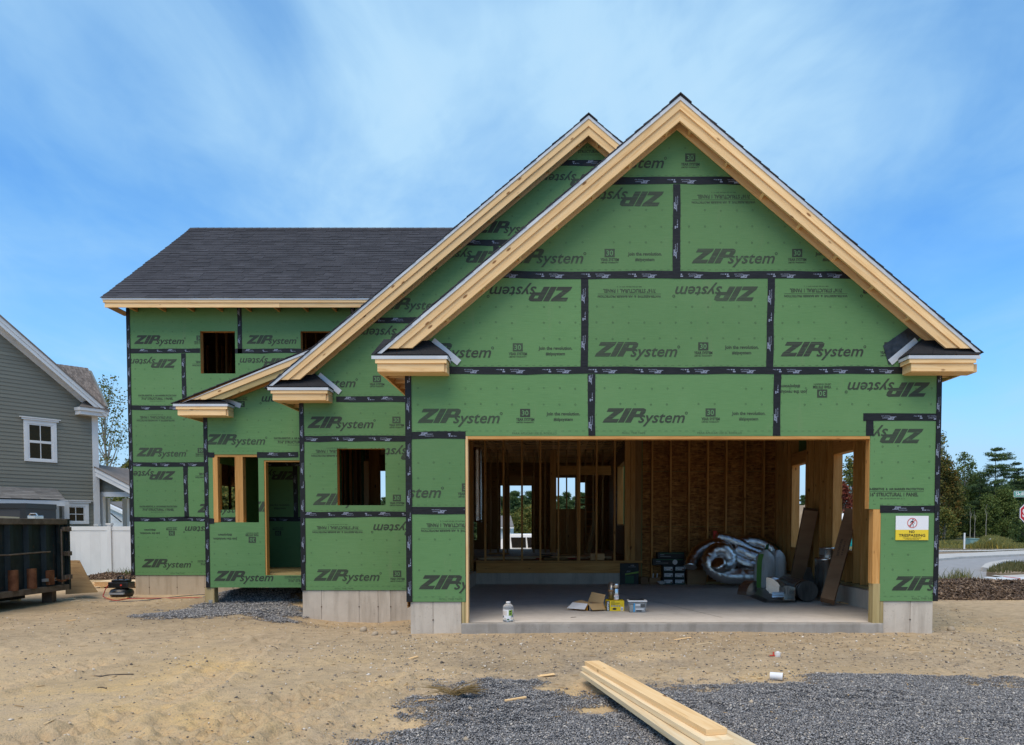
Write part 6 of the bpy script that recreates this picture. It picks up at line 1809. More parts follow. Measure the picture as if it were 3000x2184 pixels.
# meadow of tall weeds in front of the trees
n = 34000; y = rs.uniform(46, 66, n); x = y * rs.uniform((2700 - CX) / F, (3060 - CX) / F, n)
hh = (.10 + .26 * vnoise(x, y, 2.0, 31) ** 1.5 + .42 * np.exp(-((x / y - (2905 - CX) / F) / .02) ** 2)) * rs.uniform(.5, 1.15, n)
blades('meadow', x, y, hh, rs.uniform(.010, .028, n), 'weed', 'tall yellow green weeds along the edge of the trees', 'weeds', .5)
n = 9000; y = rs.uniform(40, 47, n); x = y * rs.uniform((2700 - CX) / F, (3060 - CX) / F, n)
blades('verge_grass', x, y, rs.uniform(.05, .14, n), np.full(n, .02), 'turf', 'mown grass strip before the weeds', 'grass', .4)
# low mulch berm with a few weeds, sand side towards the house
b0 = at_px(2745, 1757)
heap('mulch_berm', 5.3, 12.5, 15.3, 19.0, .22, 26000, 'mulch_chip', 'long low heap of brown mulch right of the house', .075, 33)
berm = MB(); nb_ = 24
for k in range(nb_):
    xa, xb = 5.2 + 7.3 * k / nb_, 5.2 + 7.3 * (k + 1) / nb_
    pr_ = [(15.35, 0), (16.0, .08), (17.0, .13), (18.0, .09), (18.9, 0)]
    for (ya, za), (yb2, zb2) in zip(pr_[:-1], pr_[1:]):
        berm.add([(xa, ya, za - .0), (xb, ya, za - .0), (xb, yb2, zb2), (xa, yb2, zb2)], [(0, 1, 2, 3)])
tag(berm.build('mulch_mound', 'mulch_chip'), 'brown mulch mound under the chips', 'mulch', kind='structure')
for px, py, n, h_ in ((2828, 1700, 260, .42), (2775, 1706, 90, .35), (2900, 1715, 130, .28), (2925, 1722, 160, .2)):
    p = G(px, py, .2); x = p.x + rs.normal(0, .14, n); y = 18.3 + rs.normal(0, .25, n)
    blades('roadside_weeds', x, y, rs.uniform(.25, 1, n) * h_, np.full(n, .007), 'weed', {2828: 'clump of tall weeds behind the mulch beside the house', 2775: 'sparse weeds on the mulch next to the corner of the house', 2900: 'small weeds on the mulch left of the siding bundle', 2925: 'low green weeds at the end of the siding bundle'}[px], 'weeds', .6, z=np.full(n, .08), seed=px)
# bundle of white siding on timber blocks
by0 = 17.6; bx0 = X(2913, by0, 1705)
bd = thing('siding_bundle', (bx0 + 1.5, by0 + .3, .1), 'strapped bundle of white siding lying on timber behind the mulch', 'siding bundle')
zt2, zb3 = Z(1696, by0), Z(1715, by0)
for k in range(4):
    for m_ in range(2):
        a = zb3 + (zt2 - zb3) * k / 4
        MB().box(bx0 + .02 * (k % 2), bx0 + 3.6, by0 + .26 * m_ + .01 * k, by0 + .26 * (m_ + 1) - .01 + .01 * k, a, a + (zt2 - zb3) / 4 - .004).build('siding_strip', 'white_vinyl', bd)
xs3 = X(2993, by0); m1 = MB(); m1.box(xs3 - .02, xs3 + .02, by0 - .012, by0 - .002, zb3 - .10, zt2 + .01); m1.box(xs3 - .02, xs3 + .02, by0 - .012, by0 + .6, zt2 + .006, zt2 + .014); m1.build('red_strap', 'sign_red', bd)
m1 = MB(); m1.box(X(2934, by0), bx0 + 3.4, by0 - .01, by0 + .55, zb3 - .12, zb3 - .005); m1.build('timber_block', 'pine', bd)
# stop sign with the street name above it
SYY = 26.5; spx = 3023
sg_ = thing('stop_sign', (X(spx, SYY), SYY, 0), 'red stop sign and green street name sign at the street corner', 'sign')
sxx = X(spx, SYY); szz = Z(1504, SYY); rO = .375 / math.cos(R(22.5))
oct_ = lambda r_: [(sxx + r_ * math.cos(R(22.5 + 45 * k)), szz + r_ * math.sin(R(22.5 + 45 * k))) for k in range(8)]
MB().tube([(sxx, SYY + .04, -.1), (sxx, SYY + .04, Z(1438, SYY))], .03, 8).build('pole', 'galvanised', sg_)
MB().xzprism(oct_(rO + .03), SYY + .002, SYY + .006).build('backing', 'black_print', sg_)
MB().xzprism(oct_(rO), SYY - .001, SYY + .001).build('white_border', 'white_print', sg_)
MB().xzprism(oct_(rO - .03), SYY - .004, SYY - .002).build('red_face', 'stop_red', sg_)
MB().tris(move(centred('STOP', .58, -.12, .25, .03), sxx, szz), SYY - .006).build('lettering', 'white_print', sg_)
nx0 = X(2971, SYY); nz0, nz1 = Z(1457, SYY), Z(1439, SYY)
pl_ = MB().box(nx0, nx0 + 1.0, SYY - .004, SYY + .004, nz0, nz1).build('name_plate', 'street_green', sg_)
m1 = MB(); m1.tris([rect(nx0, nx0 + 1.0, nz1 - .012, nz1), rect(nx0, nx0 + 1.0, nz0, nz0 + .012), rect(nx0, nx0 + .012, nz0 + .012, nz1 - .012)], SYY - .0055); m1.build('name_border', 'white_print', pl_)
MB().tris(fit(text2d('Skillings', .02), nx0 + .05, .60, nz0 + .055, .115, .7), SYY - .0065).build('lettering', 'white_print', pl_)
# utility box, marker post
p = G(2856, 1592, .3); ub = thing('utility_box', (p.x, p.y, .2), 'pale green utility cabinet in the weeds before the trees', 'utility box')
s_ = p.y / F; MB().box(p.x - 12.5 * s_, p.x + 12.5 * s_, p.y, p.y + .8, -.1, Z(1580, p.y)).build('cabinet', 'pale_green_metal', ub, bevel=.03)
MB().box(p.x - 13 * s_, p.x + 13 * s_, p.y - .03, p.y + .85, Z(1580, p.y) + .001, Z(1579, p.y) + .02).build('lid', 'pale_green_metal', ub)
p = G(2825, 1607, .15); mb = MB(); mb.box(p.x - .035, p.x + .035, p.y - .03, p.y + .03, 0, Z(1562, p.y)); tag(mb.build('marker_post', 'white_paint'), 'thin white marker post standing in the weeds', 'post')
p = G(2886, 1603, .15); mb = MB(); mb.board((p.x - .35, p.y, .15), (p.x + .35, p.y, .65), .10, .05); tag(mb.build('leaning_stake', 'white_paint'), 'pale leaning stake in the weeds left of the tall grass', 'stake')
# portable toilet, seen through the garage window
tY = 47.0; tx0, tx1 = X(2463, tY, 1540), X(2505, tY, 1540); tz0 = .2; tz1 = Z(1524, tY)
pt = thing('portable_toilet', ((tx0 + tx1) / 2, tY, tz0), 'teal portable toilet with a white roof seen through the garage window', 'portable toilet')
MB().box(tx0, tx1, tY, tY + 1.1, tz0, tz1).build('cabin', 'teal_plastic', pt, bevel=.03)
MB().box(tx0 + .12, tx1 - .12, tY - .02, tY - .001, tz0 + .1, tz1 - .15).build('door', 'teal_plastic', pt, bevel=.006)
cx_ = (tx0 + tx1) / 2
m1 = MB(); m1.lathe([(.66, 0), (.64, .08), (.50, .25), (.28, .36), (.08, .40)], (cx_, tY + .55, tz1), 16); m1.build('roof', 'white_paint', pt, True)
for xx in (tx0 + .04, tx0 + .40): MB().box(xx, xx + .3, tY - .03, tY - .021, tz1 - .30, tz1 - .12).build('vent', 'black_plastic', pt)
# heap of earth seen through the other window
mb = MB(); c0 = P(2385, 1530, 60); rr = 5.0; top_ = Z(1474, 60)
prof = [(rr, 0), (rr * .8, top_ * .35), (rr * .5, top_ * .72), (rr * .22, top_ * .95), (.3, top_)]
mb.lathe(prof, (c0.x + .6, c0.y + 2, 0), 40)
me_v = mb.v; mb.v = [(a + .5 * (float(vnoise(a, c, 1.1, 40)) - .5), b2, max(0, c + .5 * (float(vnoise(a + b2, c, .9, 41)) - .5))) for a, b2, c in me_v]
tag(mb.build('earth_mound', 'dirt_brown', smooth=True), 'mound of brown earth beyond the street', 'earth mound', kind='structure')
# van and small house behind the building
vY = 38.0; vg = gzf(X(1530, vY), vY); vx0, vx1 = X(1462, vY), X(1640, vY); vz1 = Z(1565, vY)
vn = thing('white_van', ((vx0 + vx1) / 2, vY + .9, vg), 'white van with dark windows parked behind the house', 'van')
m1 = MB(); zw0 = vg + .35
m1.prism([(vx0, vY, zw0), (vx1, vY, zw0), (vx1, vY, vz1 - .62), (vx1 - .1, vY + .08, vz1 - .1), (vx1 - .3, vY + .12, vz1), (vx0 + .35, vY + .12, vz1), (vx0 + .08, vY + .08, vz1 - .3), (vx0, vY, vz1 - .7)], (0, 1.75, 0)); m1.build('body', 'car_white', vn)
for a, b2 in ((1496, 1541), (1543, 1575), (1578, 1620)):
    xa, xb = X(a, vY), X(b2, vY)
    m1 = MB(); m1.prism([(xa + .06, vY - .006, Z(1605, vY)), (xb, vY - .006, Z(1605, vY)), (xb - .02, vY + .045, Z(1575, vY)), (xa, vY + .045, Z(1575, vY))], (0, .01, .0)); m1.build('window', 'car_glass', vn)
for xx in (vx0 + .6, vx1 - .6):
    m1 = MB(); m1.tube([(xx, vY - .01, vg + .33), (xx, vY + .2, vg + .33)], .33, 18); w_ = m1.build('wheel', 'rubber', vn)
    m1 = MB(); m1.tube([(xx, vY - .02, vg + .33), (xx, vY - .011, vg + .33)], .19, 14); m1.build('rim', 'galvanised', w_)
    MB().box(vx0 + .3, vx1 - .3, vY + 1.6, vY + 1.7, vg + .2, vg + .36).build('underbody', 'rubber', vn)
hY = 72.0
h2 = thing('small_house', (X(1480, hY), hY, -.9), 'small grey roofed house behind the white van', 'house')
hx0, hx1 = X(1440, hY), X(1500, hY)
MB().box(hx0, hx1 - .15, hY, hY + 6, -1, Z(1544, hY)).build('wall', 'white_siding', h2)
MB().prism([(hx0 - 1, hY - .3, Z(1546, hY)), (hx1 + .15, hY - .3, Z(1546, hY)), (hx1 - .25, hY + 2.4, Z(1516, hY)), (hx0 - 1, hY + 2.4, Z(1516, hY))], (0, .1, .18)).build('roof', 'shingle_grey', h2)
MB().box(hx0 - 1, hx1 + .17, hY - .36, hY - .31, Z(1549, hY), Z(1545, hY)).build('gutter', 'white_paint', h2)
MB().box(hx1 - .25, hx1 - .14, hY - .03, hY - .001, -1, Z(1549, hY)).build('corner_board', 'white_paint', h2)
# ================================================================== TREES
def leaf_quads(c, size, rs_, flatten=0.0, aspect=.6):
    n = len(c); a = rs_.normal(0, 1, (n, 3)); a[:, 2] *= (1 - flatten); a /= np.linalg.norm(a, axis=1)[:, None]
    b_ = rs_.normal(0, 1, (n, 3)); b_[:, 2] *= (1 - flatten); b_ -= a * (a * b_).sum(1)[:, None]; b_ /= np.linalg.norm(b_, axis=1)[:, None]
    s_ = (size * rs_.uniform(.6, 1.3, n))[:, None]
    v = np.stack([c - a * s_, c + b_ * s_ * aspect, c + a * s_, c - b_ * s_ * aspect], 1).reshape(-1, 3)
    return v, np.arange(n * 4).reshape(-1, 4)
def tree_root(name, base, label, group=None): return thing(name, base, label, 'tree', group)
def deciduous(name, base, h, cw, nleaf, lsz, leaf, bark, seed, label, group=None, low=.25, clumps=34, sparse=.2, lean=0.0, trunk=.012, round_=1.0):
    r2 = np.random.RandomState(seed); t = tree_root(name, base, label, group)
    mb = MB(); nseg = 9
    tp = [Vector((lean * h * (i / nseg) ** 1.3 + .02 * h * math.sin(i * 1.7 + seed) * (i / nseg), .02 * h * math.cos(i * 1.3 + seed) * (i / nseg), h * .93 * i / nseg)) for i in range(nseg + 1)]
    mb.tube(tp, [h * trunk * (1 - .88 * i / nseg) + .006 for i in range(nseg + 1)], 7)
    cs = []
    for k in range(clumps):
        u = low + (1 - low) * (k + .5) / clumps
        a = k * 2.4 + r2.uniform(-.5, .5)
        s_ = (u - low) / (1 - low); rad = cw * max(.1, (math.sin(math.pi * min(1, s_ ** .75 * .93 + .07)) ** (.7 * round_))) * r2.uniform(.45, 1.0)
        f_ = min(len(tp) - 1, int(max(.08, u - .20) * nseg)); b0 = tp[f_]
        e_ = Vector((tp[min(nseg, int(u * nseg))].x + math.cos(a) * rad, math.sin(a) * rad, h * u))
        m_ = b0.lerp(e_, .55) + Vector((0, 0, -.02 * h + r2.uniform(-.01, .02) * h))
        mb.tube([b0, m_, e_], [h * trunk * .32, h * trunk * .18, .006], 5)
        cs.append((e_, cw * r2.uniform(.16, .34)))
        cs.append((b0.lerp(e_, .7), cw * r2.uniform(.12, .24)))
    mb.build('trunk', bark, t, world=False)
    w = np.array([c[1] for c in cs]) ** 2; w /= w.sum(); idx = r2.choice(len(cs), nleaf, p=w)
    C = np.array([tuple(c[0]) for c in cs])[idx]; S = np.array([c[1] for c in cs])[idx][:, None]
    pts = C + r2.normal(0, 1, (nleaf, 3)) * S * np.array([.55, .55, .42])
    v, f = leaf_quads(pts, np.full(nleaf, lsz), r2)
    link('crown', np_mesh('crown', v, f, leaf), t, world=False)
    return t
def pine(name, base, h, cw, seed, label, group=None, low=.38, leaf='needle', dens=1.0, tall=True, lsz=.14):
    r2 = np.random.RandomState(seed); t = tree_root(name, base, label, group)
    mb = MB(); mb.tube([(0, 0, h * i / 8) for i in range(9)], [h * .013 * (1 - .9 * i / 8) + .008 for i in range(9)], 7)
    P_, S_ = [], []
    nl = int(11 if tall else 20)
    for i in range(nl):
        s_ = i / (nl - 1); z = h * (low + (1 - low) * s_ ** .92 + (r2.uniform(-.025, .025) if tall and 0 < i < nl - 1 else 0))
        for k in range(r2.randint(3, 6)):
            a = r2.uniform(0, 6.28); L = cw * ((1 - s_) ** .50 * (.72 + .28 * math.cos(a - 2.6 + 2.2 * s_)) * r2.uniform(.30, 1.25) if tall else (1 - s_) ** .9 * r2.uniform(.45, 1.1)) + .14 * cw
            up = r2.uniform(.0, .16) if tall else r2.uniform(-.05, .22)
            e_ = Vector((math.cos(a) * L, math.sin(a) * L, z + L * up)); b0 = Vector((0, 0, z - .03 * h * (1 - s_)))
            mb.tube([b0, b0.lerp(e_, .5) + Vector((0, 0, -.05 * L)), e_], [.012 * h * .35 * (1 - .6 * s_), .008 * h * .3, .006], 4)
            nn_ = int(dens * 26 * (.4 + L / cw))
            tt = r2.uniform(.28, 1.05, nn_)
            for q in tt:
                p = b0.lerp(e_, q); P_.append((p.x + r2.normal(0, .10 * L), p.y + r2.normal(0, .10 * L), p.z + r2.normal(.02 * L, .035 * L + .03)))
    mb.build('trunk', 'bark', t, world=False)
    c = np.array(P_); c = np.repeat(c, 9, 0) + r2.normal(0, 1, (len(c) * 9, 3)) * np.array([.20, .20, .05 if tall else .085]) * cw * .36
    v, f = leaf_quads(c, np.full(len(c), lsz), r2, .35, .22)
    link('crown', np_mesh('crown', v, f, leaf), t, world=False)
    return t
def copy_tree(t, base, s_, rz, label, group=None):
    c = t.copy(); COL.objects.link(c); c.location = base; c.scale = (s_, s_, s_) if isinstance(s_, (int, float)) else s_; c.rotation_euler = (0, 0, rz)
    c['label'] = label
    if group: c['group'] = group
    elif 'group' in c: del c['group']
    for ch in t.children:
        d_ = ch.copy(); COL.objects.link(d_); d_.parent = c
    return c
def gb(px, Y): x = X(px, Y, 1580); return (x, Y, gzf(x, Y) - .05)
def hh_(top, Y, base): return Z(top, Y) - base[2]
# right hand wood edge
b_ = gb(2912, 78); pine('pine_tree', b_, hh_(1318, 78, b_), 2.9, 11, 'tall pine with layered branches rising above the trees at the wood edge', low=.36, dens=1.5)
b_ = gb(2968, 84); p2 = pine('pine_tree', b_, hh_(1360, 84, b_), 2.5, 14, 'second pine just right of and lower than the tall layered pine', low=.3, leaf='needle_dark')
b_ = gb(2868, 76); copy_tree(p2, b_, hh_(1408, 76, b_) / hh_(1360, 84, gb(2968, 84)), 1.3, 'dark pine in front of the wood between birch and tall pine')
b_ = gb(2822, 80); deciduous('birch_tree', b_, hh_(1332, 80, b_), 1.5, 2600, .11, 'leaf_green', 'bark_pale', 3, 'slender airy birch standing above the wood left of the tall pine', low=.38, clumps=30)
b_ = gb(2764, 74); deciduous('maple_tree', b_, hh_(1345, 74, b_), 1.9, 7500, .12, 'leaf_autumn', 'bark', 4, 'full maple turning rusty beside the corner of the house', low=.2)
b_ = gb(2752, 83); deciduous('birch_tree', b_, hh_(1272, 83, b_), 1.2, 1500, .11, 'leaf_olive', 'bark_pale', 6, 'tallest thin crown peeking out beside the right edge of the house', low=.5)
b_ = gb(2852, 86); d1 = deciduous('maple_tree', b_, hh_(1402, 86, b_), 2.3, 9000, .13, 'leaf_green', 'bark', 8, 'rounded dark green maple filling the middle of the wood edge', low=.12)
b_ = gb(2800, 79); copy_tree(d1, b_, hh_(1432, 79, b_) / hh_(1402, 86, gb(2852, 86)), 2.0, 'lower green maple between the rusty maple and the birch')
b_ = gb(2942, 76); copy_tree(d1, b_, hh_(1436, 76, b_) / hh_(1402, 86, gb(2852, 86)), 4.1, 'lower green maple under the tall layered pine')
b_ = gb(2893, 75); copy_tree(d1, b_, hh_(1455, 75, b_) / hh_(1402, 86, gb(2852, 86)), 5.0, 'small round green tree left of the foot of the tall pine')
b_ = gb(2985, 88); copy_tree(d1, b_, 1.0, 3.2, 'green maple behind the stop sign')
b_ = gb(2768, 68); deciduous('young_tree', b_, hh_(1492, 68, b_), 1.15, 2600, .10, 'leaf_olive', 'bark_pale', 9, 'small yellow green sapling in front of the wood beside the house', low=.1)
b_ = gb(2996, 58); deciduous('shrub', b_, hh_(1488, 58, b_), 1.0, 3000, .09, 'weed_green', 'bark', 10, 'bright green bush below the stop sign in front of the wood', low=.05)
for px, top, lab in ((2842, 1478, 'pale straight trunk left of the pine in the wood'), (2855, 1490, 'thin pale trunk right of the pale straight trunk'), (2888, 1470, 'pale bare trunk nearest the tall pine')):
    b_ = gb(px, 72); deciduous('birch_tree', b_, hh_(top, 72, b_), .35, 260, .09, 'leaf_green', 'bark_pale', px, lab, low=.9, clumps=2, trunk=.010)
# dark wood interior behind them reads as one mass
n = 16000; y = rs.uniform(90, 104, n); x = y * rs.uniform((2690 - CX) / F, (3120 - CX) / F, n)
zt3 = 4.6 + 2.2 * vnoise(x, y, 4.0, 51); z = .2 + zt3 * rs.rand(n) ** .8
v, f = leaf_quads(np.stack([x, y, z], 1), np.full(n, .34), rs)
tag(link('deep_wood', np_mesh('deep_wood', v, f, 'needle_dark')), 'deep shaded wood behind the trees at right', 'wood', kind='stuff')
# red and green trees behind the portable toilet
b_ = gb(2472, 58); deciduous('red_maple', b_, hh_(1418, 58, b_), 1.0, 2600, .10, 'leaf_red', 'bark', 15, 'small red maple behind the portable toilet', low=.12)
b_ = gb(2492, 66); deciduous('maple_tree', b_, hh_(1345, 66, b_), 1.5, 3600, .11, 'leaf_olive', 'bark', 16, 'green and yellow maple seen through the garage window above the toilet', low=.15)
b_ = gb(2352, 78); pine('small_pine', b_, hh_(1456, 78, b_), 1.0, 17, 'small pine top seen through the rear garage window above the earth mound', low=.1, tall=False)
# wood behind the house, seen through its openings
wb = 'trees of the wood behind the house'
b_ = gb(1508, 96); f1 = pine('pine_tree', b_, hh_(1446, 96, b_), 2.3, 21, 'dark pine in the wood behind the house', wb, low=.08, tall=False, dens=1.4, lsz=.17)
b_ = gb(1545, 92); f2 = deciduous('maple_tree', b_, hh_(1486, 92, b_), 2.2, 5200, .14, 'leaf_olive', 'bark', 22, 'leafy yellow green tree in the wood behind the house', wb, low=.05)
hp, hd = hh_(1446, 96, gb(1508, 96)), hh_(1486, 92, gb(1545, 92))
k = 0
for px in range(1350, 1740, 17):
    Y = 100 + (k * 7) % 13; b_ = gb(px, Y); top = 1442 + (k * 23) % 34
    copy_tree(f1, b_, hh_(top, Y, b_) / hp, k * 1.3, 'dark pine in the wood behind the house', wb); k += 1
for px in (1478, 1512, 1532, 1562, 1640, 1680, 1705):
    Y = 88 + (k * 5) % 7; b_ = gb(px, Y); copy_tree(f2, b_, hh_(1495 + (k * 11) % 25, Y, b_) / hd, k * 1.9, 'leafy yellow green tree in the wood behind the house', wb); k += 1
wl = 'trees of the wood behind the left side of the house'
for px, Y, top, src in ((1095, 90, 1478, f1), (1112, 94, 1468, f1), (1128, 92, 1462, f1), (1145, 90, 1470, f1), (620, 60, 1400, f2), (645, 58, 1420, f2), (662, 62, 1405, f2), (690, 60, 1410, f2)):
    b_ = gb(px, Y); copy_tree(src, b_, hh_(top, Y, b_) / (hp if src is f1 else hd), k * 1.1, 'tree of the wood glimpsed through the front windows', wl); k += 1
# left: thin tree by the neighbour, bushes beyond
b_ = gb(300, 46); deciduous('thin_tree', b_, hh_(1108, 46, b_), 1.75, 2300, .075, 'leaf_olive', 'bark_pale', 31, 'tall thin tree with sparse yellowing leaves between the two houses', low=.42, clumps=30, lean=.045, trunk=.011, round_=.6)
b_ = gb(378, 46); deciduous('small_tree', b_, hh_(1350, 46, b_), .55, 900, .08, 'leaf_olive', 'bark', 32, 'small leafy tree above the porch roof of the neighbouring house', low=.75, clumps=12)
bl = 'trees behind the far white house'
for px, Y, top in ((322, 84, 1462), (345, 88, 1456), (366, 86, 1462), (385, 84, 1466)):
    b_ = gb(px, Y); copy_tree(f2, b_, hh_(top, Y, b_) / hd * 1.0, px, 'dull green tree beyond the roof of the far white house', bl)

# ================================================================== THINGS IN THE GARAGE
def yb(py): return 1.285 * F / (py - 1540.0)      # depth of a floor point seen at pixel row py
# NO TRESPASSING board
sy = YG - .012
x0, x1 = X(2624, sy, 1545), X(2720, sy, 1545); z0, z1 = Z(1583, sy), Z(1512, sy)
w_, h_ = x1 - x0, z1 - z0; xm = (x0 + x1) / 2
nt_ = thing('warning_sign', (xm, sy, z0), 'white and yellow no trespassing sign fixed to the right pier of the garage', 'sign')
zs_ = z0 + h_ * .425
MB().box(x0, x1, sy - .002, sy + .003, zs_ + .0005, z1).build('white_panel', 'white_print', nt_)
MB().box(x0, x1, sy - .002, sy + .003, z0, zs_).build('yellow_panel', 'sign_yellow', nt_)
MB().tris(move(centred('NO', w_ * .165, h_ * .295, h_ * .105, .02), xm - .002, z0) + move(centred('TRESPASSING', w_ * .81, h_ * .145, h_ * .108, .02), xm, z0), sy - .004).build('lettering', 'black_print', nt_)
MB().tris(move(centred('THIS AREA IS A RESTRICTED', w_ * .57, h_ * .075, h_ * .032, .01) + centred('CONSTRUCTION SITE', w_ * .42, h_ * .025, h_ * .032, .01), xm, z0), sy - .004).build('small_lettering', 'black_print', nt_)
cx_, cz_ = xm, z0 + h_ * .71; r_ = h_ * .205
fig = []
S_ = lambda pts: [(cx_ + a * r_, cz_ + b2 * r_) for a, b2 in pts]
fig.append(circ2d(cx_ + .13 * r_, cz_ + .63 * r_, .14 * r_, 12))
fig += tess(S_([(-.12, .42), (.16, .42), (.22, .30), (.10, -.10), (-.16, -.10), (-.14, .1)]))
for q in ([(-.12, .42), (-.40, .20), (-.30, .14), (-.05, .28)], [(-.40, .20), (-.44, -.05), (-.34, -.05), (-.30, .16)], [(.14, .36), (.34, .06), (.28, .0), (.06, .2)], [(.30, .08), (.54, -.02), (.50, -.12), (.26, .0)],
          [(-.16, -.08), (-.02, -.10), (-.28, -.78), (-.40, -.74)], [(-.04, -.10), (.10, -.08), (.26, -.36), (.15, -.42)], [(.15, -.38), (.26, -.34), (.24, -.78), (.12, -.78)]): fig += tess(S_(q))
MB().tris(fig, sy - .004).build('walking_figure', 'black_print', nt_)
dg_ = []
for s1 in ((-.70, -.62), (-.62, -.70)): dg_.append(s1)
MB().tris(ring2d(cx_, cz_, r_ * .88, r_, 32) + [S_([(-.70, -.60), (-.60, -.70), (.70, .60), (.60, .70)])], sy - .006).build('prohibition_ring', 'sign_red', nt_)
# jug
Y = yb(1822); x = X(1489, Y, 1800)
j = thing('plastic_jug', (x, Y, S0), 'empty clear plastic jug with a torn label on the front of the slab', 'jug')
m1 = MB(); m1.lathe([(.066, .0), (.073, .008), (.073, .05), (.070, .056), (.073, .062), (.073, .165), (.069, .175), (.073, .185), (.066, .215), (.036, .238), (.027, .243), (.027, .262)], n=24); m1.build('bottle', 'clear_plastic', j, True, world=False)
m1 = MB(); m1.lathe([(.030, .245), (.030, .268)], n=16); m1.build('cap', 'white_vinyl', j, True, world=False)
def wrap(pts, r_, nm, mat, par):            # curved label: (angle deg, z) polygon rows
    m1 = MB()
    for (a0, a1, z0, z1) in pts:
        k = 6
        for i in range(k):
            b0, b1 = R(a0 + (a1 - a0) * i / k), R(a0 + (a1 - a0) * (i + 1) / k)
            m1.add([(r_ * math.sin(b0), -r_ * math.cos(b0), z0), (r_ * math.sin(b1), -r_ * math.cos(b1), z0), (r_ * math.sin(b1), -r_ * math.cos(b1), z1), (r_ * math.sin(b0), -r_ * math.cos(b0), z1)], [(0, 1, 2, 3)])
    return m1.build(nm, mat, par, world=False)
lb = wrap([(-80, 25, .085, .162), (-45, 30, .055, .084), (-15, 28, .02, .054)], .0745, 'torn_label', 'white_paper', j)
wrap([(-78, -12, z, z + .004) for z in (.092, .104, .116, .128, .140)], .0752, 'fine_print', 'cardboard_tan', lb)
wrap([(8, 45, .085, .158)], .0758, 'green_patch', 'lime_print', lb); wrap([(14, 36, .10, .115), (14, 36, .13, .147)], .0764, 'dark_symbol', 'black_print', lb); wrap([(-10, 14, .026, .042)], .0756, 'green_spot', 'dark_green_print', lb)
# yellow nail box and the flask standing on it
Y = yb(1791.5); bx0, bx1 = X(1776, Y, 1780), X(1829, Y, 1780); hB = .155
yb_ = thing('nail_box', ((bx0 + bx1) / 2, Y, S0), 'closed yellow nail carton with a black end panel on the slab', 'box')
w_ = bx1 - bx0; X_ = lambda u: -w_ / 2 + w_ * u
m1 = MB(); m1.box(-w_ / 2, w_ / 2, 0, .26, 0, hB); cb = m1.build('carton', 'yellow_print', yb_, world=False, bevel=.003)
m1 = MB(); m1.tris([rect(X_(0.003), X_(.19), .001, hB - .001)], -.0012); o = m1.build('black_band', 'black_print', cb, world=False)
def vert_text(s, x_, z0_, L, h_): return [[(x_ - (p[1]), z0_ + p[0]) for p in q] for q in fit(text2d(s, .03), 0, L, -h_ / 2, h_)]
m1 = MB(); m1.tris(vert_text('BOSTITCH', X_(.10), .012, hB * .83, .026), -.0026); m1.build('brand_lettering', 'white_print', cb, world=False)
m1 = MB(); m1.tris([rect(X_(.26), X_(.48), hB - .022, hB - .014), rect(X_(.26), X_(.76), hB - .038, hB - .033), rect(X_(.26), X_(.70), hB - .050, hB - .046), rect(X_(.26), X_(.5), hB - .058, hB - .055), rect(X_(.26), X_(.92), hB - .066, hB - .064), [(X_(.46) + .032 * math.cos(.5236 * k), .032 + .017 * math.sin(.5236 * k)) for k in range(12)]], -.0014)
m1.build('printed_lines', 'black_print', cb, world=False)
m1 = MB(); m1.tris([rect(X_(.27), X_(.35), .066, .086), rect(X_(.40), X_(.52), .066, .086), rect(X_(.56), X_(.65), .066, .086), rect(X_(.69), X_(.77), .066, .086)], -.0018); m1.build('printed_icons', 'grey_print', cb, world=False)
m1 = MB(); m1.tris([rect(X_(.80), X_(.94), .008, .062)], -.0018); bc = m1.build('barcode_label', 'white_print', cb, world=False)
m1 = MB(); m1.tris([rect(X_(.815 + .016 * k), X_(.815 + .016 * k + (.008 if k % 2 else .005)), .014, .05) for k in range(7)], -.0026); tag(m1.build('barcode_bars', 'black_print', bc, world=False), kind='stuff')
fx_ = X(1805.5, Y + .06, 1740)
fl_ = thing('steel_flask', (fx_, Y + .06, S0 + hB + .001), 'shiny steel flask with a black ring standing on the yellow carton', 'flask')
m1 = MB(); m1.lathe([(.038, 0), (.042, .006), (.042, .175), (.040, .178)], n=24); m1.build('body', 'galvanised', fl_, True, world=False)
m1 = MB(); m1.lathe([(.0405, .1785), (.0405, .187)], n=24); m1.build('black_ring', 'black_print', fl_, True, world=False)
m1 = MB(); m1.lathe([(.042, .1875), (.042, .250), (.038, .256)], n=24); m1.build('cup', 'galvanised', fl_, True, world=False)
l2 = wrap([(-55, 50, .015, .085)], .0432, 'paper_label', 'white_paper', fl_); wrap([(-50, 46, .079, .083), (-50, 46, .017, .020)], .0438, 'red_line', 'sign_red', l2); wrap([(-48, -20, .03, .048), (-10, 40, .042, .046), (-40, 30, .062, .066)], .0438, 'print', 'black_print', l2)
fr = thing('steel_roll', (X(1792, Y + .15, 1740), Y + .17, S0 + hB + .001), 'dull rolled sheet of metal tied with tape behind the flask', 'metal roll')
m1 = MB(); m1.lathe([(.048, 0), (.048, .265)], n=20); m1.build('roll', 'dull_steel', fr, True, world=False)
m1 = MB(); m1.lathe([(.051, .12), (.051, .155)], n=20); m1.build('tape_band', 'cardboard', fr, True, world=False)
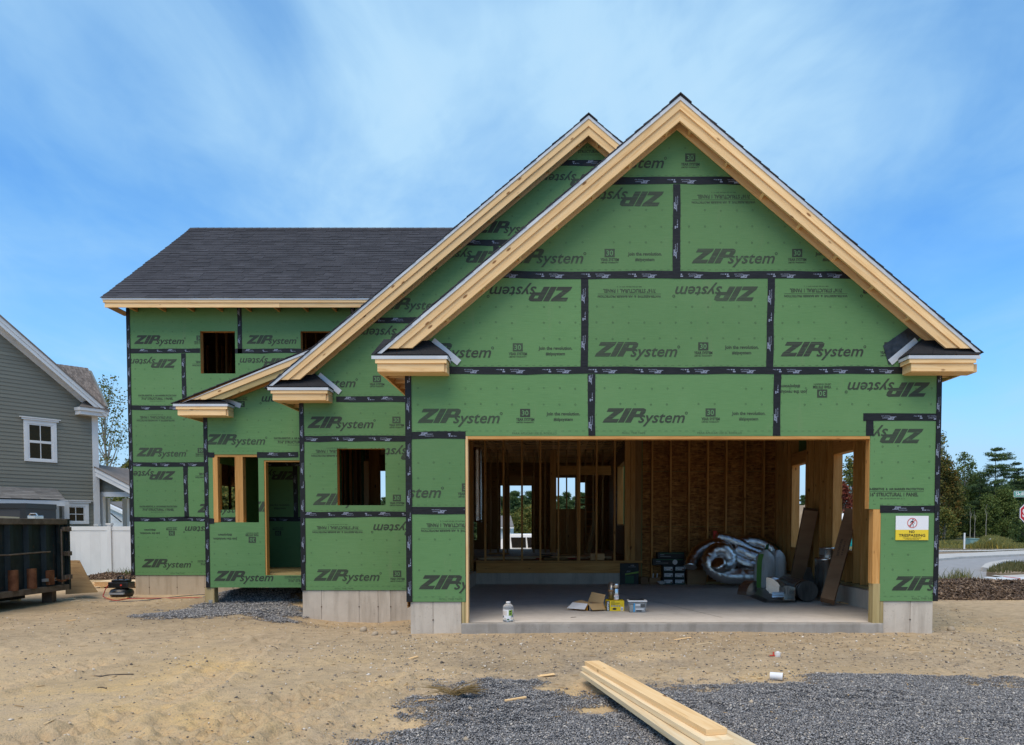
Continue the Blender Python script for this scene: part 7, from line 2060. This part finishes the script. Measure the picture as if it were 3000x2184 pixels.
# open carton with flaps
Y = yb(1791); ox = X(1716, Y, 1780)
ob = thing('open_carton', (ox, Y, S0), 'opened yellow nail carton with brown and white flaps spread wide', 'box')
m1 = MB(); Lh = .105
A_, B_, C_, D_ = Vector((-.19, .22, 0)), Vector((.03, .0, 0)), Vector((.27, .10, 0)), Vector((.05, .34, 0))
for q, nm, mt in (((A_, B_), 'front_side', 'orange_print'), ((B_, C_), 'right_side', 'orange_print'), ((C_, D_), 'back_side', 'cardboard'), ((D_, A_), 'left_side', 'cardboard')):
    m1 = MB(); d_ = (q[1] - q[0]).normalized(); n_ = Vector((d_.y, -d_.x, 0)); m1.prism([q[0], q[1], q[1] + Vector((0, 0, Lh)), q[0] + Vector((0, 0, Lh))], -n_ * .004); m1.build(nm, mt, ob, world=False)
m1 = MB(); m1.prism([A_ + Vector((.01, 0, .004)), B_ + Vector((0, .01, .004)), C_ + Vector((-.01, 0, .004)), D_ + Vector((0, -.01, .004))], (0, 0, .003)); m1.build('bottom', 'cardboard', ob, world=False)
bn = (C_ - B_).normalized(); m1 = MB(); n_ = Vector((bn.y, -bn.x, 0)) * .0015; m1.prism([B_ + bn * .0 + n_, B_ + bn * .075 + n_, B_ + bn * .075 + n_ + Vector((0, 0, Lh)), B_ + n_ + Vector((0, 0, Lh))], n_); bp = m1.build('black_band', 'black_print', ob, world=False)
m1 = MB()
for q in fit(text2d('BOSTITCH', .03), .008, .09, -.011, .022): m1.add([tuple(B_ + bn * (.037 - p[1]) + n_ * 3 + Vector((0, 0, p[0]))) for p in q], [(0, 1, 2)])
m1.build('brand_lettering', 'white_print', bp, world=False)
up = lambda v, z: Vector((v.x, v.y, Lh + z))
def flap(q, nm, mt, bend=None): m1 = MB(); m1.prism([Vector(a) for a in q], (0, .0, .004)); return m1.build(nm, mt, ob, world=False)
flap([up(A_, 0), up(B_, 0), up(B_, -.075) + Vector((-.05, -.10, 0)), up(A_, -.075) + Vector((-.09, -.12, 0))], 'white_flap', 'white_paper')
flap([up(A_, .0), up(A_, .03) + Vector((.13, .08, 0)), up(B_, .006) + Vector((.05, .07, 0)), up(B_, .0)], 'inner_flap', 'cardboard_tan')
flap([up(B_, .0), up(C_, .0), up(C_, -.085) + Vector((.03, -.10, 0)), up(B_, -.08) + Vector((.06, -.12, 0))], 'right_flap', 'cardboard_tan')
flap([up(D_, .0) + Vector((0, 0, 0)), up(C_, 0), up(C_, .125) + Vector((.035, .02, 0)), up(D_, .145) + Vector((.06, .06, 0))], 'back_flap', 'cardboard_tan')
m1 = MB()
for k in range(16): m1.obox((.02 + random.uniform(-.08, .10), .17 + random.uniform(-.08, .08), Lh - .01 + random.uniform(-.02, .02)), (.05, random.uniform(-.02, .02), .01), (0, .01, 0), (0, 0, .006))
tag(m1.build('nails', 'galvanised', ob, world=False), kind='stuff')
# lidded tub
Y = yb(1796); tx = X(1868, Y, 1780)
tb = thing('plastic_tub', (tx, Y + .09, S0), 'clear lidded tub with a blue edged label on the slab', 'tub')
m1 = MB(); a, b2 = .115, .135
m1.add([(-a, -.075, 0), (a, -.075, 0), (a, .075, 0), (-a, .075, 0), (-b2, -.095, .165), (b2, -.095, .165), (b2, .095, .165), (-b2, .095, .165)], [(3, 2, 1, 0), (0, 1, 5, 4), (1, 2, 6, 5), (2, 3, 7, 6), (3, 0, 4, 7)]); m1.build('tub', 'clear_plastic', tb, world=False)
m1 = MB(); m1.box(-.142, .142, -.102, .102, .160, .178); m1.build('lid', 'white_vinyl', tb, world=False, bevel=.006)
m1 = MB(); m1.box(-.115, .10, -.05, .085, .1785, .19); m1.build('handle', 'black_plastic', tb, world=False, bevel=.004)
m1 = MB(); m1.box(-.108, .108, -.06, .07, .004, .11); tag(m1.build('contents', 'dull_steel', tb, world=False), kind='stuff')
tl = lambda z: -.0765 - .02 * z / .165 - .002
def tubpanel(x0, x1, z0, z1, nm, mt, par, lift=0.0): m1 = MB(); m1.add([(x0, tl(z0) - lift, z0), (x1, tl(z0) - lift, z0), (x1, tl(z1) - lift, z1), (x0, tl(z1) - lift, z1)], [(0, 1, 2, 3)]); return m1.build(nm, mt, par, world=False)
lp = tubpanel(-.055, .112, .012, .135, 'label', 'grey_print', tb); tubpanel(-.060, -.042, .008, .138, 'blue_edge', 'blue_print', lp, .0012)
tubpanel(-.03, .04, .105, .122, 'title_strip', 'white_print', lp, .0012); tubpanel(-.03, .09, .045, .058, 'white_strip', 'white_print', lp, .0012)
for k in range(5): tubpanel(.045 + k * .013, .054 + k * .013, .075, .128, 'picture_bar', 'black_print', lp, .0012)
tubpanel(-.02, .06, .016, .032, 'dark_strip', 'black_print', lp, .0012)
# things along the back wall
def carton(nm, px0, px1, py0, py1, dep, mat, lab, group=None, Yf=None, zb_=None, bev=.004):
    Y = Yf or yb(py1); x0, x1 = X(px0, Y, 1680), X(px1, Y, 1680); zb_ = S0 if zb_ is None else zb_
    t = thing(nm, ((x0 + x1) / 2, Y, zb_), lab, 'box', group); h_ = Z(py0, Y) - zb_
    m1 = MB(); m1.box(-(x1 - x0) / 2, (x1 - x0) / 2, 0, dep, 0, h_); m1.build('carton', mat, t, world=False, bevel=bev)
    return t, (x1 - x0) / 2, h_
t, hw, hh2 = carton('black_carton', 1816.5, 1871, 1651, 1712.5, .3, 'black_carton', 'tall black carton with a green stripe by the open stud wall')
m1 = MB(); m1.tris([[(-hw * .45, .20), (hw, .245), (hw, .285), (-hw * .45, .235)]], -.0015); m1.build('green_stripe', 'lime_print', t, world=False)
m1 = MB(); m1.tris(move(fit(text2d('ZIP', .03, .3), -hw * .35, .10, 0, .03), 0, .265) + [rect(-hw * .1, hw * .7, .375, .385), rect(hw * .1, hw * .5, .41, .422)], -.0018); m1.build('lettering', 'grey_print', t, world=False)
m1 = MB(); m1.tris([rect(-hw * .45, hw * .5, .02, .19)], -.0013); m1.build('picture_panel', 'dark_green_print', t, world=False)
carton('small_carton', 1877, 1899, 1692, 1713, .2, 'cardboard_dark', 'small plain brown carton beside the tall black carton')
t, hw, hh2 = carton('open_tube_carton', 1903, 1935, 1693.5, 1713, .2, 'cardboard_dark', 'small carton with an orange flap and white sticks in it')
m1 = MB(); m1.prism([(-hw, -.002, hh2), (hw, -.002, hh2), (hw * .95, -.03, hh2 - .095), (-hw * .9, -.03, hh2 - .095)], (0, -.003, 0)); m1.build('flap', 'cardboard', t, world=False)
for k in (-.3, .45): m1 = MB(); m1.tube([(hw * k, .1, hh2 - .02), (hw * k + .01, .1, hh2 + .09)], .012, 8); m1.build('stick', 'white_paper', t, world=False)
gL = 'stacked black cartons with white labels'
names = {(0, 0): 'bottom left', (0, 1): 'bottom right', (1, 0): 'middle left', (1, 1): 'middle right', (2, 0): 'upper left', (2, 1): 'upper right'}
Yf = yb(1713.5); zr3 = [S0, Z(1695.5, Yf), Z(1676.5, Yf), Z(1657.5, Yf)]
for r3 in range(3):
    for c3 in range(2):
        px0, px1 = ((1941, 1972.5), (1973.5, 2006.5))[c3]; j_ = (r3 * 2 + c3) % 3
        x0, x1 = X(px0 + j_, Yf, 1680), X(px1 + j_ - .5, Yf, 1680); zb_ = zr3[r3] + .0015
        t = thing('labelled_carton', ((x0 + x1) / 2, Yf + .02 * j_, zb_), f'black carton with a white label, {names[(r3, c3)]} of its stack', 'box', gL)
        h_ = zr3[r3 + 1] - zr3[r3] - .003; hw = (x1 - x0) / 2
        m1 = MB(); m1.box(-hw, hw, 0, .28, 0, h_); m1.build('carton', 'black_carton', t, world=False, bevel=.003)
        m1 = MB(); m1.tris([rect(-hw * .74, hw * .86, h_ * .22, h_ * .80)], -.0015); l_ = m1.build('label', 'white_paper', t, world=False)
        m1 = MB(); m1.tris([rect(-hw * .74, hw * .86, h_ * .12, h_ * .2)], -.0015); m1.build('green_strip', 'dark_green_print', t, world=False)
        m1 = MB(); m1.tris([rect(-hw * .55, hw * .2, h_ * .58, h_ * .64), rect(-hw * .6, -hw * .3, h_ * .3, h_ * .4)], -.0025); m1.build('print', 'grey_print', l_, world=False)
        m1 = MB(); m1.tris([rect(hw * .5, hw * .8, h_ * .28, h_ * .46)], -.0025); m1.build('red_print', 'rust', l_, world=False)
for i, (px0, px1, py0, py1, lab) in enumerate(((1912, 2004, 1637.5, 1657, 'wide dark green carton lying directly on the labelled stack'), (1926, 2005, 1619, 1637, 'topmost dark green carton on the labelled stack'))):
    zb_ = Z(py1, Yf) + .001; t, hw, hh2 = carton('green_carton', px0, px1, py0, py1 - .3, .3, 'black_carton', lab, Yf=Yf + .01, zb_=zb_)
    m1 = MB(); m1.tris([rect(-hw * .8, hw * .95, hh2 * .80, hh2 * .95)], -.0015); m1.build('green_strip', 'dark_green_print', t, world=False)
    m1 = MB(); m1.tris([rect(-hw * .8, -hw * .5, hh2 * .55, hh2 * .66), rect(-hw * .8, hw * .0, hh2 * .3, hh2 * .38)], -.0017); m1.build('print', 'grey_print', t, world=False)
    if i == 0:
        m1 = MB(); m1.tris([circ2d(hw * .42, hh2 * .48, .055, 14)], -.0018); m1.build('picture', 'white_paper', t, world=False)
m1 = MB(); p = Vector((X(1938, Yf - .1, 1700), Yf - .1, S0)); me = rocks('plastic_scrap', np.array([0.]), np.array([12.]), np.array([.09]), 'bag_white', ICO, ICF, .6, .0, .35)
for v in me.vertices: v.co = Vector((v.co.x * 1.2, (v.co.y - 12) * .7, v.co.z * .8))
zmn = min(v.co.z for v in me.vertices)
o = link('plastic_scrap', me); o.location = (p.x, p.y, S0 - zmn); tag(o, 'crumpled white plastic on the floor before the labelled cartons', 'litter')
t, hw, hh2 = carton('brown_carton', 2014, 2068.5, 1672, 1714, .3, 'cardboard', 'brown carton with a folded front flap beside the silver ducts')
m1 = MB(); m1.prism([(-hw - .006, -.002, hh2 + .002), (hw + .006, -.002, hh2 + .002), (hw + .012, -.035, hh2 * .53), (-hw + .01, -.035, hh2 * .53)], (0, -.004, 0)); m1.build('front_flap', 'cardboard', t, world=False)
# silver flexible duct
def duct(pts, r_, lab, squash=1.0):
    q = [P(a, b2, Y) for a, b2, Y in pts]; s_ = []
    for i in range(len(q) - 1):
        a, b2 = q[i], q[i + 1]; am = q[max(i - 1, 0)]; bm_ = q[min(i + 2, len(q) - 1)]; k = max(4, int((b2 - a).length / .032))
        for j_ in range(k):
            t = j_ / k; s_.append(.5 * ((2 * a) + (b2 - am) * t + (2 * am - 5 * a + 4 * b2 - bm_) * t * t + (3 * a - am - 3 * b2 + bm_) * t ** 3))
    s_.append(q[-1]); rr = random.Random(len(lab))
    rad = [r_ * (1.0 if i % 2 else .87) * rr.uniform(.96, 1.04) for i in range(len(s_))]
    rad[0] *= .75; rad[-1] *= .75
    mb = MB(); mb.tube(s_, rad, 26)
    mb.v = [(a + rr.uniform(-.004, .004), b2 + rr.uniform(-.004, .004), max(S0 + .002, c + rr.uniform(-.004, .004))) for a, b2, c in mb.v]
    return tag(mb.build('flexible_duct', 'duct_foil', smooth=True), lab, 'duct', 'silver flexible ducts heaped by the back wall')
duct([(2222, 1690, 16.3), (2170, 1690, 16.3), (2125, 1688, 16.3), (2088, 1668, 16.3), (2078, 1640, 16.35), (2092, 1616, 16.4), (2118, 1612, 16.4), (2136, 1632, 16.4), (2134, 1656, 16.35), (2112, 1662, 16.25), (2102, 1648, 16.1)], .168, 'silver duct coiled into a spiral in front of the heap')
duct([(2022, 1664, 16.6), (2028, 1640, 16.7), (2050, 1612, 16.8), (2090, 1595, 16.85), (2122, 1604, 16.8), (2150, 1634, 16.75), (2185, 1652, 16.7), (2225, 1660, 16.7)], .145, 'silver duct arching over the spiral duct')
duct([(2098, 1574, 17.0), (2128, 1580, 17.0), (2165, 1594, 17.0), (2200, 1612, 17.0), (2235, 1622, 17.0)], .125, 'short silver duct sloping down across the top of the heap')
duct([(2150, 1610, 16.85), (2180, 1620, 16.85), (2210, 1632, 16.8), (2240, 1645, 16.8)], .14, 'silver duct squeezed under the sloping one')
duct([(2160, 1592, 17.15), (2195, 1588, 17.15), (2230, 1594, 17.15), (2262, 1610, 17.1), (2275, 1640, 17.1)], .155, 'silver duct bulging along the back of the heap')
m1 = MB(); m1.tube([P(2095, 1556, 17.0), P(2091, 1576, 17.0)], [.05, .02], 8); tag(m1.build('duct_liner', 'sign_red'), 'dark red liner sticking out of the sloping duct end', 'liner')
# sacks
def sack(px0, px1, py0, py1, Y, lab, seed, mat='bag_white', lean=0.0):
    x = X((px0 + px1) / 2, Y, 1660); hw = (X(px1, Y, 1660) - X(px0, Y, 1660)) / 2; h_ = Z(py0, Y) - S0
    t = thing('white_sack', (x, Y, S0), lab, 'sack', 'white sacks in front of the ducts'); r2 = np.random.RandomState(seed)
    n = 28; prof = [(0.85, 0), (1.04, .05), (1.1, .2), (1.12, .42), (1.06, .66), (.93, .82), (.66, .92), (.34, .965), (.22, 1.0)]
    vs = []
    for i, (r_, z_) in enumerate(prof):
        for k in range(n):
            a = 6.2832 * k / n; rr = r_ * (1 + .035 * math.sin(a * 7 + seed + i * .4) + r2.normal(0, .012))
            ca, sa = math.cos(a), math.sin(a); e = .92
            vs.append((hw * rr * abs(ca) ** e * math.copysign(1, ca) + lean * z_, hw * .75 * rr * abs(sa) ** e * math.copysign(1, sa), h_ * z_ + r2.normal(0, .006) * (0 < i < 8)))
    fs = [(i * n + k, i * n + (k + 1) % n, (i + 1) * n + (k + 1) % n, (i + 1) * n + k) for i in range(len(prof) - 1) for k in range(n)] + [tuple(range(n - 1, -1, -1)), tuple((len(prof) - 1) * n + k for k in range(n))]
    m1 = MB().add(vs, fs); b_ = m1.build('bag', mat, t, True, world=False)
    return t, hw, h_
t, hw, h_ = sack(2213, 2265, 1611, 1700, 16.0, 'plump white plastic sack with a green stripe before the ducts', 3, lean=.02)
m1 = MB()
for k in range(10):
    z0, z1 = h_ * (.04 + .086 * k), h_ * (.04 + .086 * (k + 1)); f_ = lambda z: (-hw * (1.05 - .9 * max(0, z / h_ - .70)) + .02 * z / h_, -hw * .50)
    a, b2 = f_(z0), f_(z1); m1.add([(a[0] - .0, a[1] - .02, z0), (a[0] + .085, a[1] - hw * .36, z0), (b2[0] + .085, b2[1] - hw * .36, z1), (b2[0], b2[1] - .02, z1)], [(0, 1, 2, 3)])
m1.build('green_stripe', 'lime_stripe', t, world=False)
m1 = MB(); m1.prism([(.0, -.05, h_), (.07, -.05, h_ + .01), (.08, -.05, h_ + .13), (.02, -.05, h_ + .10)], (0, .01, 0)); m1.build('green_tie', 'dark_green_print', t, world=False)
sack(2258, 2301, 1612, 1696, 16.25, 'white woven sack standing behind the striped sack', 8)
# sheet metal pieces
def metal_box_elbow(px, py, Y, s_, rz, lab):
    p = P(px, py, Y); t = thing('duct_elbow', (p.x, p.y, p.z), lab, 'duct fitting', 'sheet metal elbows on the floor', rz=rz)
    k = 6; m1 = MB(); r0, r1, w = .05 * s_, .24 * s_, .22 * s_
    a_ = [R(90 * i / k) for i in range(k + 1)]
    for rr, nm, mt in ((r1, 'outer_cheek', 'galvanised'), (r0, 'inner_cheek', 'dull_steel')):
        m1 = MB()
        for i in range(k):
            c0, s0, c1, s1 = math.cos(a_[i]), math.sin(a_[i]), math.cos(a_[i + 1]), math.sin(a_[i + 1])
            m1.add([(rr * c0, -w / 2, rr * s0), (rr * c1, -w / 2, rr * s1), (rr * c1, w / 2, rr * s1), (rr * c0, w / 2, rr * s0)], [(0, 1, 2, 3)])
        m1.build(nm, mt, t, world=False)
    for yy, nm in ((-w / 2, 'side_plate'), (w / 2, 'side_plate')):
        m1 = MB()
        for i in range(k):
            c0, s0, c1, s1 = math.cos(a_[i]), math.sin(a_[i]), math.cos(a_[i + 1]), math.sin(a_[i + 1])
            m1.add([(r0 * c0, yy, r0 * s0), (r1 * c0, yy, r1 * s0), (r1 * c1, yy, r1 * s1), (r0 * c1, yy, r0 * s1)], [(0, 1, 2, 3)])
        m1.build(nm, 'galvanised', t, world=False)
    return t
ft = thing('sheet_metal_stack', (X(2270, 13.2, 1765), 13.6, S0), 'flat stack of bent steel sheets lying on the slab', 'sheet metal')
for k in range(4):
    q = [G(a, b2, S0) for a, b2 in ((2178 + 6 * k, 1741), (2240 + 3 * k, 1766), (2331, 1765), (2334, 1738), (2230, 1730))]
    MB().prism([Vector((p.x, p.y, S0 + .003 + .012 * k)) for p in q], (0, 0, .006)).build('steel_sheet', 'dull_steel', ft)
zt4 = S0 + .055
metal_box_elbow(2203, 1742, 13.6, 1.0, R(-150), 'sheet metal elbow at the left end of the stack')
metal_box_elbow(2252, 1738, 13.5, 1.15, R(-35), 'larger sheet metal elbow in the middle of the stack')
Y = 13.0; rc = thing('metal_channel', (X(2312, Y, 1735), Y, zt4), 'open rectangular steel duct piece at the right of the stack', 'duct fitting')
x0, x1 = X(2296, Y, 1740), X(2329, Y, 1740); m1 = MB(); z0, z1 = zt4 + .001, Z(1722, Y)
for q in ((x0, x0 + .004, Y, Y + .4, z0, z1), (x1 - .004, x1, Y, Y + .4, z0, z1), (x0 + .005, x1 - .005, Y + .002, Y + .4, z0, z0 + .004)): MB().box(*q).build('side_plate', 'galvanised', rc)
MB().box(x0 + .006, x1 - .006, Y + .40, Y + .404, z0, z1).build('back_plate', 'dull_steel', rc)
Y = 12.75; hs = thing('strap_bracket', (X(2280, Y, 1745), Y, zt4), 'pair of perforated steel strips leaning on the sheet stack', 'bracket')
for k, (a, b2, c, d_) in enumerate(((2262, 1751, 2298, 1744), (2263, 1743, 2297, 1735))):
    p0, p1 = P(a, b2, Y + .04 * k), P(c, b2 - 1, Y + .04 * k); m1 = MB(); m1.prism([p0, p1, p1 + Vector((0, .01, .04)), p0 + Vector((0, .01, .04))], (0, .004, 0)); st_ = m1.build('steel_strip', 'galvanised', hs)
    tr = []
    for i in range(9):
        q = p0.lerp(p1, (i + .5) / 9); m1 = None; tr.append(rect(q.x - .006, q.x + .006, q.z + .026, q.z + .034))
    MB().tris(tr, Y + .04 * k - .002).build('punched_slots', 'black_print', st_)
# wrapped pipe lying on its side
pY = yb(1765); rr = X(2402, pY, 1735) - X(2371, pY, 1735)
c0 = Vector((X(2369, pY, 1735), pY + .05, S0 + rr + .002)); c1 = Vector((X(2300, pY + 1.5, 1700), pY + 1.45, S0 + rr + .002))
pp = thing('wrapped_pipe', (c0.x, c0.y, S0), 'round steel duct wrapped in dark plastic lying on the slab', 'pipe')
m1 = MB(); nq = 16; m1.tube([c0.lerp(c1, i / nq) for i in range(nq + 1)], [rr * (1 - .02 * (i % 2)) for i in range(nq + 1)], 24); m1.build('pipe', 'plastic_wrap', pp, True)
m1 = MB(); m1.tube([c0.lerp(c1, -.004), c0.lerp(c1, -.001)], [rr * .93, rr * .97], 24); m1.build('end_film', 'plastic_wrap', pp)
m1 = MB(); m1.tube([c0.lerp(c1, .12), c0.lerp(c1, .15)], rr * 1.012, 24, False); m1.build('strap', 'cardboard', pp)
# tall reducer with a collar on it, and a fan-shaped plate beside
Y = 14.0; cxr = X(2420, Y, 1680); r1 = X(2452, Y, 1680) - cxr
du = thing('duct_drum', (cxr, Y, S0), 'large shiny round duct standing upright by the right wall', 'duct fitting')
hD = Z(1634, Y) - S0
m1 = MB(); m1.lathe([(r1 * .98, 0), (r1, .02), (r1, hD - .05), (r1 * 1.02, hD - .045), (r1 * 1.02, hD)], n=32); m1.build('drum', 'galvanised', du, True, world=False)
co = thing('duct_collar', (cxr + .05, Y, S0 + hD + .001), 'shorter round steel collar sitting on the large duct', 'duct fitting')
m1 = MB(); m1.lathe([(r1 * .84, 0), (r1 * .88, .02), (r1 * .88, .155), (r1 * .9, .16), (r1 * .9, .18)], n=32); m1.build('collar', 'galvanised', co, True, world=False)
m1 = MB(); m1.lathe([(r1 * .90, .03), (r1 * .90, .045)], n=32); m1.build('bead', 'galvanised', co, True, world=False)
Y = 13.9; q = [P(2343, 1722, Y), P(2389, 1722, Y + .2), P(2376, 1662, Y + .15), P(2364, 1662, Y)]
m1 = MB(); m1.prism(q, (0, .004, 0)); tag(m1.build('metal_plate', 'dull_steel'), 'dark tapering steel plate leaning beside the large duct', 'sheet metal')
# long cartons leaning on the right wall
def leaning(b0, b1, w, dp, lab, mat, side):
    b0, b1 = Vector(b0), Vector(b1); a = (b1 - b0); m1 = MB(); d_ = a.normalized(); sd = Vector(side); sd = (sd - d_ * sd.dot(d_)).normalized(); u_ = d_.cross(sd)
    m1.obox((b0 + b1) / 2, a, sd * w, u_ * dp); o = m1.build('long_carton', mat, bevel=.004); return tag(o, lab, 'box', 'long cartons leaning on the garage wall'), d_, sd, u_
leaning(P(2341, 1694, 14.9) + Vector((0, .1, .02)), P(2388, 1492, 14.3) + Vector((.02, .3, 0)), .25, .19, 'long brown carton leaning against the wall between the windows', 'cardboard_dark', (1, -.25, 0))
oB, d_, sd, u_ = leaning(P(2424, 1762, 12.55), P(2502, 1498, 12.95) + Vector((.06, .25, 0)), .21, .17, 'long brown carton leaning across the front garage window', 'cardboard_dark', (1, -.35, 0))
cB = (P(2424, 1762, 12.55) + P(2502, 1498, 12.95) + Vector((.06, .25, 0))) / 2
fn_ = u_ if u_.y < 0 else -u_
ps = MB(); tr = fit(text2d('DUCT BOOT ROLL', .02), -.16, .32, .012, .03) + fit(text2d('16 X 48 X 60 C 9', .02), -.14, .26, -.045, .026)
xa, ya = d_, (sd if d_.cross(sd).dot(fn_) > 0 else -sd)
for q in tr: ps.add([tuple(cB + fn_ * .0875 + xa * (p[0] + .1) + ya * p[1]) for p in q], [(0, 1, 2)])
pt_ = ps.build('carton_lettering', 'black_print', oB); 
pt_.matrix_parent_inverse = Matrix.Translation(-oB.location)
m1 = MB(); a, b2 = G(2456, 1766, S0), G(2520, 1776, S0); m1.board((a.x, a.y, S0 + .009), (b2.x, b2.y, S0 + .009), .07, .016); tag(m1.build('wood_offcut', 'pine'), 'flat strip of wood on the slab at the foot of the right wall', 'wood scrap')
m1 = MB(); a, b2 = G(1672, 1810, S0), G(1688, 1809, S0); m1.tube([(a.x, a.y, S0 + .003), (b2.x, b2.y, S0 + .003)], .003, 6); tag(m1.build('bent_nail', 'black_plastic'), 'dark nail lying on the slab below the open carton', 'nail')
# clutter on the first floor deck inside
for k, (pa, pb, w, y, lab, mt) in enumerate(((1425, 1725, .09, 18.6, 'long pale board lying across the inner floor', 'pine'), (1400, 1520, .14, 17.9, 'short white board on the left of the inner floor', 'pine_pale'), (1480, 1600, .12, 18.1, 'pale board in the middle of the inner floor', 'pine_pale'), (1590, 1660, .2, 17.8, 'dark wide offcut on the inner floor', 'plywood'), (1690, 1790, .25, 18.4, 'broad plywood offcut on the right of the inner floor', 'pine_pale'))):
    m1 = MB(); xa, xb = X(pa, y), X(pb, y); m1.board((xa, y, FL + .02 + .001 * k), (xb, y + .15, FL + .02 + .001 * k), w, .036); tag(m1.build('lumber_offcut', mt), lab, 'board')
m1 = MB(); m1.box(X(1730, 17.7), X(1771, 17.7), 17.6, 17.9, FL + .001, Z(1622, 17.7)); tag(m1.build('wood_block', 'pine', bevel=.004), 'pale wooden block on the inner floor by the right studs', 'wood scrap')
m1 = MB(); m1.tube([(X(1430 + 18 * i, 18.3), 18.3 + .25 * math.sin(i * 1.3), FL + .012) for i in range(16)], .01, 6); tag(m1.build('air_hose', 'red_hose'), 'red hose lying on the inner floor behind the studs', 'hose')
m1 = MB(); m1.tube([(X(1600, 18) + .1 * math.cos(i * .5) * 1.6, 18 + .16 * math.sin(i * .5), FL + .03 + .004 * i) for i in range(22)], .008, 6); tag(m1.build('power_cable', 'black_plastic'), 'black cable coiled on the inner floor', 'cable')
m1 = MB(); m1.tube([(X(1397, 17.9), 17.9, FL + .85 + .045 * i) for i in range(38)], [.115 * (1 if i % 2 else .95) for i in range(38)], 20); tag(m1.build('hanging_duct', 'duct_foil', smooth=True), 'silver duct hanging behind the left studs', 'duct')
